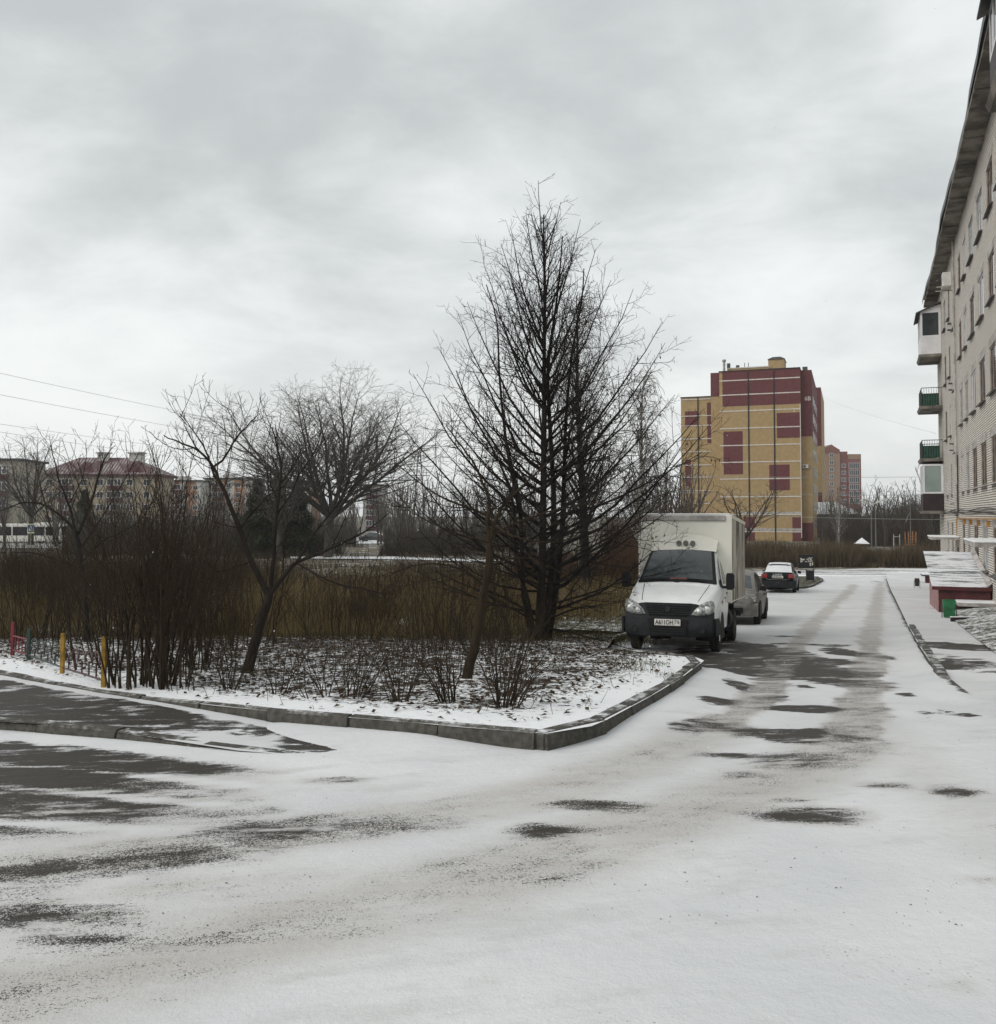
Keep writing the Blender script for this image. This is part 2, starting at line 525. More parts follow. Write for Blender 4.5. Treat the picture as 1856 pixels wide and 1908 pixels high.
def field_mat():
    m, nt, b = new_mat('winter field'); g = G(nt)
    n = g.noise(0.35, 6.0, 0.6); n2 = g.noise(3.5, 5.0, 0.65)
    soil = g.mix(g.step(n2, 0.3, 0.7), (0.055, 0.040, 0.024), (0.125, 0.092, 0.050))
    soil = g.mix(g.step(n, 0.45, 0.65), soil, (0.085, 0.085, 0.040))
    mask = g.step(g.math('MULTIPLY_ADD', n2, 0.5, g.math('MULTIPLY', g.noise(0.8, 5.0, 0.6, off=(3, 8, 1)), 0.5)), 0.53, 0.62)
    g.l.new(g.mix(mask, soil, SNOW), b.inputs['Base Color'])
    b.inputs['Roughness'].default_value = 0.9
    g.bump(g.noise(12.0, 4.0, 0.65), 0.5, 0.04, b)
    return m
def litter_mat(name, lo, hi, c1, c2, fine=11.0):
    m, nt, b = new_mat(name); g = G(nt)
    n1 = g.noise(fine, 4.0, 0.62); n2 = g.noise(fine * 0.16, 4.0, 0.6); n3 = g.noise(fine * 4, 2.0, 0.6)
    v = g.math('ADD', g.math('MULTIPLY', n1, 0.55), g.math('ADD', g.math('MULTIPLY', n2, 0.28), g.math('MULTIPLY', n3, 0.17)))
    # the kerb-side rim of the bed keeps more snow: driven by the edge attribute
    v = g.math('ADD', v, g.math('MULTIPLY', g.attr('edge'), 0.16))
    mask = g.step(v, lo, hi)
    soil = g.mix(g.step(g.noise(5.0, 4.0), 0.35, 0.65), c1, c2)
    g.l.new(g.mix(mask, soil, SNOW), b.inputs['Base Color'])
    b.inputs['Roughness'].default_value = 0.9
    b.inputs['Specular IOR Level'].default_value = 0.2
    g.bump(g.math('ADD', g.math('MULTIPLY', mask, 0.6), n1), 0.6, 0.03, b)
    return m
M_BED = litter_mat('snow and leaf litter', 0.488, 0.545, (0.020, 0.014, 0.010), (0.055, 0.040, 0.026), 9.0)
M_LAWN = litter_mat('snow dusted lawn', 0.47, 0.54, (0.030, 0.032, 0.014), (0.070, 0.062, 0.030), 7.0)
M_KERB = snowy('concrete kerb with snow dust', (0.080, 0.075, 0.064), cover=0.36, nscale=3.5, up=0.8, soft=0.10, col2=(0.046, 0.043, 0.037), bump=0.4)
M_SNOW = plain('packed snow', SNOW, 0.8, 0.04, 3.0, bump=0.35, bscale=14.0)
M_ROADFAR = snowy('snowy cross road', (0.20, 0.185, 0.17), cover=0.5, nscale=0.5, up=0.3, soft=0.10, stretch=(0.22, 1.6, 1), bump=0.1)
M_PATH = snowy('snowy path', (0.14, 0.12, 0.09), cover=0.78, nscale=0.8, up=0.3, soft=0.10, bump=0.1)

# ---- ground: one sheet to the horizon
ys = np.concatenate([np.arange(-60, 100, 2.0), np.geomspace(100, 1500, 40)])
xs = np.concatenate([-np.geomspace(900, 60, 16), np.arange(-57, 90, 3.0), np.geomspace(92, 1200, 18)])
X, Y = np.meshgrid(xs, ys)
Z = gza(Y) - 0.05 + 0.10 * (vnoise(X, Y, 3.1, 1) - 0.5) * sm(Y, 22, 30) * (1 - sm(Y, 54, 60))
nx = len(xs); ii = np.arange(len(ys) - 1)[:, None] * nx + np.arange(nx - 1)[None, :]
Fq = np.stack([ii, ii + 1, ii + nx + 1, ii + nx], -1).reshape(-1, 4)
ground = mesh_np('ground', np.stack([X, Y, Z], -1).reshape(-1, 3), Fq, field_mat())
tag(ground, kind='structure')

def sheet(name, poly, mat, off, dx=0.25, dy=0.25, fn=None, yrange=None, kind='structure', clip=True):
    """a paved or planted area: the outline cut exactly, draped on the terrain"""
    bm = bmesh.new()
    vs = [bm.verts.new((x, y, 0)) for x, y in poly]
    bm.faces.new(vs)
    bmesh.ops.triangulate(bm, faces=bm.faces)
    px_ = [p[0] for p in poly]; py_ = [p[1] for p in poly]
    for ax, lo, hi, st in ((1, min(py_), max(py_), dy), (0, min(px_), max(px_), dx)):
        k = lo + st
        while k < hi:
            co = (0, k, 0) if ax else (k, 0, 0); no = (0, 1, 0) if ax else (1, 0, 0)
            bmesh.ops.bisect_plane(bm, geom=bm.verts[:] + bm.edges[:] + bm.faces[:], plane_co=co, plane_no=no)
            k += st
    me = bpy.data.meshes.new(name)
    n = len(bm.verts)
    XY = np.array([(v.co.x, v.co.y) for v in bm.verts])
    o_ = off(XY[:, 0], XY[:, 1]) if callable(off) else off
    Zs = gza(XY[:, 1]) + o_
    for v, z in zip(bm.verts, Zs): v.co.z = float(z)
    bmesh.ops.recalc_face_normals(bm, faces=bm.faces)
    bm.to_mesh(me); bm.free()
    if len(me.polygons) and me.polygons[0].normal.z < 0: me.flip_normals()
    if fn:
        for an, arr in fn(XY[:, 0], XY[:, 1]).items():
            a = me.attributes.new(an, 'FLOAT', 'POINT')
            a.data.foreach_set('value', np.ascontiguousarray(arr, dtype=np.float32))
    me.materials.append(mat); me.shade_smooth()
    return tag(link(name, me), kind=kind)

# ---- yard road: snow cover worn by traffic and wind
def patch_list(lst):
    out = []
    for u, v, ru, rv, s in lst:
        c = gp(u, v); a = gp(u, v - rv); b = gp(u, v + rv); w = ru * c.y / F
        out.append((c.x, c.y, w, max(0.08, 0.5 * (a.y - b.y)), s))
    return out
PATCH = patch_list([
    (60,1440,360,85,1.25),(150,1500,300,55,0.9),(330,1420,130,18,0.5),(640,1455,90,8,0.55),(40,1545,190,30,0.55),
    (130,1395,230,16,0.75),(340,1480,130,18,0.42),
    (330,1600,330,45,0.40),(560,1545,330,28,0.38),(60,1710,260,26,0.60),(430,1650,280,42,0.42),(760,1545,220,16,0.36),(150,1600,420,90,0.30),(550,1620,600,90,0.22),(980,1640,300,20,0.26),
    (200,1750,260,26,0.42),(60,1620,150,20,0.40),
    (1040,1552,95,16,0.85),(1110,1503,80,11,0.8),(1520,1520,105,17,0.95),(1480,1492,40,5,0.5),(1640,1465,60,8,0.55),(1780,1476,55,9,0.72),
    (1360,1408,60,8,0.66),(1450,1412,130,16,0.52),(1375,1443,55,6,0.6),(1830,1640,40,10,0.55),(1790,1838,35,10,0.4),
    (1490,1372,100,13,1.1),(1400,1362,60,9,0.62),(1270,1360,40,8,0.8),(1330,1352,60,10,0.55),(1510,1322,85,7,1.1),(1340,1312,55,8,0.95),
    (1380,1280,32,11,1.0),(1360,1235,75,32,1.15),(1420,1215,85,22,1.1),(1340,1200,90,12,0.85),(1280,1195,110,14,0.75),(1430,1290,50,16,0.5),
    (1520,1252,85,24,1.15),(1570,1262,40,9,1.0),(1545,1232,50,8,0.95),(1570,1215,45,7,0.95),(1650,1225,30,7,0.6),(1500,1280,22,4,0.8),
    (1560,1203,60,2.5,0.7),(1480,1200,60,3,0.8),(1460,1186,50,2.5,0.6),
    (1720,1330,70,14,0.42),(1790,1332,70,6,0.62),(1690,1296,30,5,0.55),(1760,1325,20,5,0.6),
    (900,1830,40,4,0.3),(310,1860,50,6,0.35)])
TRK = [ # worn wheel tracks: centre line, half width (m), strength
    ([gx(1641,1084), gx(1634,1130), gx(1624,1180), gx(1617,1240), gx(1610,1300), gx(1600,1350), gx(1578,1392)], 0.27, 1.0),
    ([gx(1592,1090), gx(1550,1130), gx(1502,1180), gx(1464,1230), gx(1428,1280), gx(1385,1325), gx(1330,1360)], 0.27, 1.0)]
DIRT = [
    ([gx(1585,1385), gx(1530,1420), gx(1420,1462), gx(1250,1520), gx(900,1635), gx(450,1745), gx(-60,1860)], 0.50, 0.9),
    ([gx(1340,1358), gx(1260,1392), gx(1000,1480), gx(600,1545), gx(-60,1640)], 0.45, 0.8),
    ([gx(1610,1330), gx(1680,1400), gx(1800,1500), gx(1900,1600)], 0.35, 0.35)]
STRIPE = [[gx(-60,1424), gx(100,1430), gx(280,1447), gx(460,1464)], [gx(-60,1462), gx(100,1475), gx(260,1492), gx(400,1500)], [gx(-60,1532), gx(120,1540), gx(330,1552)]]
KS = [K2, K1c[:8], K3, K4a]
def yard_attr(X, Y):
    b = np.full(X.shape, 0.03)
    wob = 0.35 * (vnoise(X, Y, 0.7, 3) - 0.5) + 0.25 * (vnoise(X, Y, 0.25, 4) - 0.5)
    for cx, cy, a, d, s in PATCH:
        r = np.hypot((X - cx) / a, (Y - cy) / d) + wob * 1.2
        b = np.maximum(b, np.where(cy > 8.2, 1.22, 0.97) * s * np.clip(1 - np.maximum(r - 0.15, 0) / 1.35, 0, 1))
    for pts, w, s in TRK:
        d = poly_dist(X, Y, catmull(pts)) + wob * 0.3
        pass
    for pts in STRIPE:
        d = poly_dist(X, Y, pts)
        b = b - 0.75 * b * (1 - sm(d, 0.03, 0.14))
    dt = np.full(X.shape, 0.05)
    for pts, w, s in DIRT:
        d = poly_dist(X, Y, catmull(pts))
        dt = np.maximum(dt, s * (1 - sm(d, w * 0.3, w * 1.5)))
        b = b + (0.15 + 0.07 * np.sin(d * 2 * np.pi / 0.24)) * (1 - sm(d, w * 0.3, w * 1.3)) * (1 - 0.5 * sm(Y, 16, 24))
    b = b + 0.08 * sm(-X, 0.5, 5) * sm(Y, 2.5, 4.5)
    dt = np.maximum(dt, 0.6 * (1 - sm(Y, 7.0, 9.5)) * sm(b, 0.10, 0.35))
    # bare asphalt between the wheel tracks
    c0 = gp(1440, 1265)
    b = np.maximum(b, 0.17 * (1 - sm(np.hypot((X - c0.x) / 2.6, (Y - c0.y) / 5.0), 0.45, 1.1)))
    for pts, w, s in TRK:
        d = poly_dist(X, Y, catmull(pts)) + wob * 0.55
        k_ = 1 - sm(d, w * 0.75, w * 1.2)
        dt = np.maximum(dt, 1.0 * k_); b = b * (1 - 0.62 * k_) + (0.27 - 0.17 * sm(Y, 19, 25)) * k_
    kd = np.full(X.shape, 9.0)
    for k in KS: kd = np.minimum(kd, poly_dist(X, Y, k))
    b = b * (0.15 + 0.85 * sm(kd, 0.12, 0.55))        # drifted snow against the kerbs
    return {'bare': b, 'dirt': dt * sm(kd, 0.1, 0.6)}
def yard_z(X, Y):
    kd = poly_dist(X, Y, K2[-4:] + K1c[:6])
    z = 0.004 + 0.09 * (1 - sm(kd, 0.0, 0.95)) * (0.35 + 0.65 * sm(np.abs(X - K2[-1][0] - 0.1), 0.15, 1.3))
    z += 0.03 * (1 - sm(poly_dist(X, Y, K3), 0.0, 0.5)) + 0.05 * (1 - sm(poly_dist(X, Y, K4a), 0.0, 0.5))
    return z + 0.012 * (vnoise(X, Y, 1.1, 9) - 0.5)
rows = [-9.0]
while rows[-1] < 66: rows.append(rows[-1] + (0.4 if rows[-1] < 1.5 else 0.035 + 0.011 * rows[-1]))
rows = np.array(rows); cols = np.arange(-16.0, 27.0, 0.075)
X, Y = np.meshgrid(cols, rows)
yard_poly = [(-16, -9), (20, -9), (20, 16), K4a[0], K4a[1], K4a[2], K4a[3], K4a[4], K4b[0], K4b[1], K4b[2], gx(1660, 1066), gx(1500, 1066)] \
    + [ISL[4], ISL[3], ISL[2], ISL[1]] + BAY[::-1] + [(1.5, 17.5), (0.5, 14.5), (-16, 14.5)]
pad = 0.10
keep = inside(X, Y, yard_poly)
for ddx, ddy in ((pad, 0), (-pad, 0), (0, pad), (0, -pad)): keep |= inside(X + ddx, Y + ddy, yard_poly)
at_ = yard_attr(X, Y)
Z = gza(Y) + yard_z(X, Y)
nx = len(cols); ii = np.arange(len(rows) - 1)[:, None] * nx + np.arange(nx - 1)[None, :]
ck = keep[:-1, :-1] & keep[1:, :-1] & keep[:-1, 1:] & keep[1:, 1:]
Fq = np.stack([ii, ii + 1, ii + nx + 1, ii + nx], -1)[ck]
used = np.unique(Fq); remap = np.full(X.size, -1); remap[used] = np.arange(len(used))
V = np.stack([X, Y, Z], -1).reshape(-1, 3)[used]
yard = mesh_np('driveway', V, remap[Fq], M_YARD, attrs={k: a.ravel()[used] for k, a in at_.items()})
tag(yard, kind='structure')

# ---- footway on the left, between its own kerb and the planting bed
def foot_off(X, Y):
    d = sm(-X, 0.9, 4.6)
    k2 = 1 - sm(poly_dist(X, Y, K2), 0.05, 0.9)
    return 0.012 + (FOOTH - 0.015) * d + 0.05 * k2 * (0.3 + 0.7 * sm(-X, 0.5, 4)) * (1 - sm(X, -1.2, -0.1))
FP = patch_list([(80,1310,480,52,1.2),(330,1345,330,44,1.05),(480,1358,230,36,0.85),(620,1388,170,20,0.95),(560,1365,130,16,0.8),(700,1404,80,10,0.7)])
def foot_attr(X, Y):
    b = np.full(X.shape, 0.02)
    wob = 0.5 * (vnoise(X, Y, 0.8, 13) - 0.5) + 0.3 * (vnoise(X, Y, 0.3, 14) - 0.5)
    for cx, cy, a, d, s in FP:
        b = np.maximum(b, s * (1 - sm(np.hypot((X - cx) / a, (Y - cy) / d) + wob, 0.35, 1.4)))
    b *= 0.1 + 0.9 * sm(poly_dist(X, Y, K2), 0.10, 0.32)
    return {'bare': b, 'dirt': np.full(X.shape, 0.1)}
foot_poly = K3 + [gx(860, 1420), gx(930, 1400)] + K2[::-1][1:]
sheet('footway', foot_poly, M_FOOT, foot_off, 0.14, 0.14, foot_attr)

# ---- planting bed
bed_poly = K2 + K1c + BAY[1:2] + [(3.2, 23.0), (-2.0, 21.6), (-8, 22.5), (-16, 24)]
def bed_off(X, Y): return BEDH - 0.015 + 0.03 * (vnoise(X, Y, 0.6, 21) - 0.5) * sm(poly_dist(X, Y, K2 + K1c), 0.2, 0.8) - 0.16 * sm(Y, 18.0, 23.5)
def bed_attr(X, Y):
    d = poly_dist(X, Y, K2 + K1c[:8])
    e = 1.0 - sm(d, 0.15, 1.5)
    return {'edge': e * 1.0 - 0.25 * sm(d, 3.0, 6.5)}
sheet('planting_bed', bed_poly, M_BED, bed_off, 0.25, 0.25, bed_attr)

# ---- right-hand pavement and lawn by the block
pav_poly = K4a + K4b + [gx(1652, 1070), gx(1735, 1070), gx(1745, 1105), gx(1745, 1128), gx(1781, 1162), gx(1866, 1230), (9.9, 15.5), (8.9, 12.5), gx(1870, 1310)]
def pav_off(X, Y): return 0.010 + 0.105 * sm(poly_dist(X, Y, [(13.0, 12.0), K4a[0], (7, 13.5)]), 0.2, 2.6)
PP = patch_list([(1785,1215,70,10,1.0),(1775,1250,40,9,0.7),(1800,1245,60,22,0.5),(1750,1140,30,4,0.4)])
def pav_attr(X, Y):
    b = np.full(X.shape, 0.04)
    wob = 0.6 * (vnoise(X, Y, 0.8, 33) - 0.5)
    for cx, cy, a, d, s in PP:
        b = np.maximum(b, s * (1 - sm(np.hypot((X - cx) / a, (Y - cy) / d) + wob, 0.5, 1.2)))
    return {'bare': b, 'dirt': np.full(X.shape, 0.12)}
sheet('pavement', pav_poly, M_FOOT, pav_off, 0.3, 0.3, pav_attr)
def wall_x(y): return 3.64 + 0.4023 * y
lawn_poly = [gx(1745, 1128), gx(1775, 1162), gx(1856, 1232), (9.6, 15.2), (wall_x(15) + 0.3, 15), (wall_x(56) + 0.3, 56), gx(1738, 1072), gx(1745, 1105)]
sheet('lawn', lawn_poly, M_LAWN, lambda X, Y: 0.125 + 0.22 * (1 - sm(poly_dist(X, Y, [(wall_x(10), 10), (wall_x(60), 60)]), 0.2, 1.7)), 0.5, 0.5, lambda X, Y: {'edge': np.zeros(X.shape)})
sheet('verge', ISL, M_LAWN, 0.10, 1.0, 1.0, lambda X, Y: {'edge': np.full(X.shape, -0.5)})
# strip of rough grass left of the parking bay
sheet('rough_grass', BAY[1:] + [ISL[1], ISL[0], (5, 49.5), (-2, 40), (-3, 25), (3.0, 22.6)], M_LAWN, lambda X, Y: 0.06 + 0.05 * vnoise(X, Y, 2, 5), 0.8, 0.8, lambda X, Y: {'edge': -0.3 + 0.9 * (vnoise(X, Y, 3.0, 8) - 0.3)})

# ---- cross road beyond, and snowy strips in the field
sheet('cross_road', [gx(1150, 1064), gx(1395, 1077), gx(1520, 1078), gx(1640, 1088), gx(1740, 1084), gx(1960, 1078), gx(1960, 1060), gx(1640, 1059), gx(1395, 1064), gx(1150, 1058)], M_ROADFAR, 0.0, 2.0, 2.0)
sheet('field_path', [gx(540, 1041), gx(760, 1043), gx(1000, 1052), gx(1190, 1060), gx(1190, 1048), gx(900, 1044), gx(740, 1038), gx(540, 1037)], M_PATH, 0.05, 3, 3)
sheet('snowy_lot', [gx(560, 1012), gx(640, 1014), gx(930, 1010), gx(930, 1002), gx(740, 1000), gx(560, 1004)], M_PATH, 0.05, 6, 6)
sheet('street', [gx(-400, 1022), gx(300, 1022), gx(560, 1018), gx(560, 1011), gx(300, 1013), gx(-400, 1012)], M_ROADFAR, 0.04, 8, 6)

# ---- kerbs: each stone a piece of its own
def resample(pts, step):
    pts = [Vector((p[0], p[1], 0)) for p in pts]
    L = [0.0]
    for a, b in zip(pts[:-1], pts[1:]): L.append(L[-1] + (b - a).length)
    n = max(1, round(L[-1] / step))
    out = []
    for i in range(n + 1):
        s = L[-1] * i / n
        k = max(j for j in range(len(L)) if L[j] <= s + 1e-9); k = min(k, len(pts) - 2)
        t = (s - L[k]) / max(1e-9, L[k + 1] - L[k])
        out.append(pts[k].lerp(pts[k + 1], min(1, t)))
    return out
def kerb(pts, side, top, width=0.15, step=1.0, curve=True):
    """stones along pts (road-side top edge); side=+1 puts the stone to the left of the path"""
    path = resample(catmull(pts, 8) if curve else pts, step)
    bed = MB(); rings = []
    for i, p in enumerate(path):
        t = (path[min(i + 1, len(path) - 1)] - path[max(i - 1, 0)]).normalized()
        nrm = Vector((-t.y, t.x, 0)) * side
        h = top(p.x, p.y) if callable(top) else top
        rings.append((p, nrm, gz(p.y) + h, t))
    bed.loft([[(p + n * o) + Vector((0, 0, z + dz)) for o, dz in ((0.02, -0.22), (width - 0.01, -0.22), (width - 0.01, -0.03), (0.02, -0.03))] for p, n, z, t in rings])
    ko = tag(bed.build('kerb', M_KERB), kind='structure')
    for i in range(len(rings) - 1):
        (p0, n0, z0, t0), (p1, n1, z1, t1) = rings[i], rings[i + 1]
        g_ = 0.012; d = (p1 - p0).normalized()
        jz = rs.uniform(-0.012, 0.012); jn = rs.uniform(-0.014, 0.014); tl = rs.uniform(-0.010, 0.010)
        sec = [(-0.012, -0.30), (width, -0.30), (width, -0.012), (width - 0.012, 0.0), (0.03, 0.0), (0.006, -0.02), (-0.006, -0.07)]
        mb = MB()
        mb.loft([[p0 + d * g_ + n0 * (o + jn) + Vector((0, 0, z0 + dz + jz - tl)) for o, dz in sec],
                 [p1 - d * g_ + n1 * (o + jn) + Vector((0, 0, z1 + dz + jz + tl)) for o, dz in sec]])
        mb.build('kerb_stone', M_KERB, ko)
    return ko
kerb(K2, 1, BEDH, 0.10, 1.0)
kerb(K1c, 1, BEDH, 0.16, 1.0)
def k3top(x, y): return 0.0 + FOOTH * float(sm(-x, 0.9, 4.4)) + 0.01
kerb(K3, 1, k3top, 0.15, 1.0)
kerb(K4a, -1, lambda x, y: 0.03 + 0.10 * float(sm(y, 13.0, 15.5)), 0.16, 1.0)
kerb(K4b, -1, 0.10, 0.15, 2.0)
kerb(BAY[1:], 1, 0.12, 0.15, 1.5, False)
kerb(ISL[1:6], 1, 0.11, 0.15, 1.5)
# ================================================================== white-brick apartment block on the right
def brick_mat(name, c1, c2, mortar, bw=0.25, rh=0.0775, ms=0.010, axis='yz', dirt=0.35, contrast=0.5):
    m, nt, b = new_mat(name); g = G(nt)
    sp = N(g.n, 'ShaderNodeSeparateXYZ'); g.l.new(g.obj, sp.inputs[0])
    cb = N(g.n, 'ShaderNodeCombineXYZ')
    g.l.new(sp.outputs['Y' if axis[0] == 'y' else 'X'], cb.inputs[0]); g.l.new(sp.outputs['Z'], cb.inputs[1])
    br = N(g.n, 'ShaderNodeTexBrick')
    g.l.new(cb.outputs[0], br.inputs['Vector'])
    br.inputs['Color1'].default_value = (*c1, 1); br.inputs['Color2'].default_value = (*c2, 1)
    br.inputs['Mortar'].default_value = (*mortar, 1)
    br.inputs['Scale'].default_value = 1.0
    br.inputs['Mortar Size'].default_value = ms
    br.inputs['Mortar Smooth'].default_value = 0.15
    br.inputs['Brick Width'].default_value = bw; br.inputs['Row Height'].default_value = rh
    big = g.step(g.noise(0.35, 5.0, 0.6, sc=(1, 1, 0.5)), 0.35, 0.75)
    c = g.mix(g.math('MULTIPLY', big, dirt), br.outputs['Color'], shade(c2, 0.5), 'MIX')
    g.l.new(c, b.inputs['Base Color'])
    b.inputs['Roughness'].default_value = 0.85
    g.bump(g.math('ADD', g.math('MULTIPLY', br.outputs['Fac'], -1.0), g.math('MULTIPLY', g.noise(30.0, 3.0), 0.2)), 0.7, 0.012, b)
    return m
M_WBRICK = brick_mat('white silicate brick', (0.84, 0.785, 0.71), (0.72, 0.66, 0.585), (0.028, 0.023, 0.019), ms=0.0145, dirt=0.3)
M_CONC = plain('weathered concrete', (0.40, 0.375, 0.35), 0.85, 0.22, 2.5, bump=0.3)
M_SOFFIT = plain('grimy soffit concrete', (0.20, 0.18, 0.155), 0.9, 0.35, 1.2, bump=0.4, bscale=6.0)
M_DKMETAL = plain('dark grey metal', (0.07, 0.07, 0.072), 0.5, 0.2, 4.0, metal=0.3)
M_SILL = plain('tin sill', (0.10, 0.09, 0.085), 0.55, 0.2, 4.0, metal=0.4)
M_PVC = plain('white plastic frame', (0.66, 0.65, 0.66), 0.4, 0.06, 2.0)
M_OLDWOOD = plain('brown painted window frame', (0.16, 0.115, 0.085), 0.6, 0.3, 5.0)
M_GREYWOOD = plain('grey painted window frame', (0.34, 0.33, 0.32), 0.6, 0.2, 5.0)
M_PANE = glass('window glass', (0.035, 0.040, 0.045))
M_PANEC = plain('net curtain behind glass', (0.33, 0.37, 0.38), 0.25, 0.15, 2.0)
M_BLIND = plain('grey green roller blind behind glass', (0.24, 0.29, 0.275), 0.3, 0.08, 1.0)
M_GREEN = plain('dark green corrugated sheet', (0.012, 0.075, 0.045), 0.5, 0.25, 3.0)
M_BROWNP = plain('dark brown cladding', (0.022, 0.012, 0.012), 0.6, 0.2, 3.0)
M_REDP = plain('dark red paint', (0.070, 0.010, 0.012), 0.6, 0.25, 3.0)
M_PINK = plain('faded pink plaster', (0.30, 0.17, 0.165), 0.8, 0.15, 3.0)
M_YPIPE = plain('yellow gas pipe paint', (0.40, 0.20, 0.045), 0.5, 0.25, 5.0)
M_BLACK = plain('black rubber and cable', (0.016, 0.016, 0.017), 0.6, 0.2, 8.0)
M_AC = plain('air conditioner casing', (0.62, 0.60, 0.56), 0.5, 0.1, 4.0)

block = thing('apartment_block', 'long white brick apartment block with deep eaves at the right edge', 'building', (3.64, 0, 0), (0, 0, -ROADA))
def S(y): return y / CA            # distance along the wall for a forward distance y
FL = [-1.10, 1.72, 4.52, 7.34, 10.15]
S0, S1, ZT = S(14.0), S(53.3), 13.75
wins = []                          # (s centre, width, z0, z1, style, lintel)
cols_ = [(39.15, 1.15), (36.85, 1.15), (34.3, 1.65), (31.45, 1.75), (28.6, 1.6), (26.0, 1.6), (23.2, 1.6), (16.6, 1.5)]
for fi, f in enumerate(FL):
    for ci, (yc, w) in enumerate(cols_):
        if fi == 0 and ci == 7: continue
        wins.append((S(yc), w, f + 0.88, f + 2.32, (fi * 3 + ci * 2 + (fi * ci) % 3) % 4, True))
    wins.append((S(44.9), 0.95, f + 0.88, f + 2.32, (fi + 1) % 4, False))
    wins.append((S(47.6), 1.25, f + 0.88, f + 2.32, (fi + 2) % 4, False))
for k in range(4):
    z = 1.65 - 0.02 + 2.79 * k
    wins.append((S(42.0), 1.15, z, z + 1.36, 1, False))
# wall with real openings
def wall_holes(mb, rv, s0, s1, z0, z1, holes, depth=0.075):
    ss = sorted({s0, s1} | {h[0] for h in holes} | {h[1] for h in holes})
    zz = sorted({z0, z1} | {h[2] for h in holes} | {h[3] for h in holes})
    for a, b in zip(ss[:-1], ss[1:]):
        if b - a < 1e-6: continue
        for c, d in zip(zz[:-1], zz[1:]):
            if d - c < 1e-6: continue
            ms, mz = (a + b) / 2, (c + d) / 2
            if any(h[0] < ms < h[1] and h[2] < mz < h[3] for h in holes): continue
            mb.quad((0, b, c), (0, a, c), (0, a, d), (0, b, d))
    mb = rv
    for a, b, c, d in holes:
        mb.quad((0, a, c), (depth, a, c), (depth, a, d), (0, a, d))
        mb.quad((0, b, d), (depth, b, d), (depth, b, c), (0, b, c))
        mb.quad((0, a, c), (0, b, c), (depth, b, c), (depth, a, c))
        mb.quad((0, b, d), (0, a, d), (depth, a, d), (depth, b, d))
holes = [(s - w / 2, s + w / 2, z0, z1) for s, w, z0, z1, st, li in wins]
DOOR = (S(42.0) - 0.6, S(42.0) + 0.6, -2.0, 0.15)
mb = MB(); rv = MB(); wall_holes(mb, rv, S0, S1, -3.2, ZT, holes + [DOOR])
mb.build('wall', M_WBRICK, block, fix=False)
M_JAMB = plain('plastered reveal', (0.42, 0.395, 0.36), 0.9, 0.2, 3.0)
ro = rv.build('reveals', M_JAMB, block, fix=False); ro['kind'] = 'stuff'
M_WBRICKX = brick_mat('white silicate brick gable', (0.84, 0.785, 0.71), (0.72, 0.66, 0.585), (0.028, 0.023, 0.019), ms=0.0145, axis='xz', dirt=0.3)
MB().box(0.0, 12, S1, S1 + 0.3, -3.2, ZT).build('gable_wall', M_WBRICKX, block)
MB().box(0.09, 12, S0, S1 - 0.02, -3.2, ZT - 0.02).build('core', M_BROWNP, block)
MB().box(-0.05, 0.0, S0, S1, -3.2, -1.25).build('plinth', M_REDP, block)
# roof slab: eaves board, soffit planks and chimneys
EO = 0.66
z_e = 13.78
mb = MB()
n = 40
rim = []
for i in range(n + 1):
    s = S0 - 2 + (S1 + 1.0 - S0 + 2) * i / n
    wv = 0.016 * math.sin(i * 1.7) + 0.05 * math.sin(i * 0.45)
    rim.append((s, wv))
for (s, a), (s2, b) in zip(rim[:-1], rim[1:]):
    mb.add([(-EO + a, s, z_e + 0.05), (-EO + a, s, z_e + 0.30), (-EO + b, s2, z_e + 0.30), (-EO + b, s2, z_e + 0.05)], [(0, 1, 2, 3)])
    mb.add([(-EO + a, s, z_e + 0.30), (6, s, z_e + 2.6), (6, s2, z_e + 2.6), (-EO + b, s2, z_e + 0.30)], [(0, 1, 2, 3)])
mb.build('eaves_board', M_DKMETAL, block)
roof_s = MB()
k = 0; s = S0 - 2
while s < S1 + 0.9:
    st = 1.25
    e = min(s + st - 0.03, S1 + 0.95)
    dz = 0.03 * math.sin(k * 2.4)
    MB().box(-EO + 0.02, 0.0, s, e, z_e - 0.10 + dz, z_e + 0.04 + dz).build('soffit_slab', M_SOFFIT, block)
    s += st; k += 1
for s in (S(26), S(33), S(41), S(48)):
    ch = MB().box(1.0, 2.0, s, s + 1.0, z_e + 0.3, z_e + 2.2).build('chimney', M_WBRICKX, block)
    MB().box(0.9, 2.1, s - 0.1, s + 1.1, z_e + 2.2, z_e + 2.32).build('chimney_cap', M_CONC, ch)
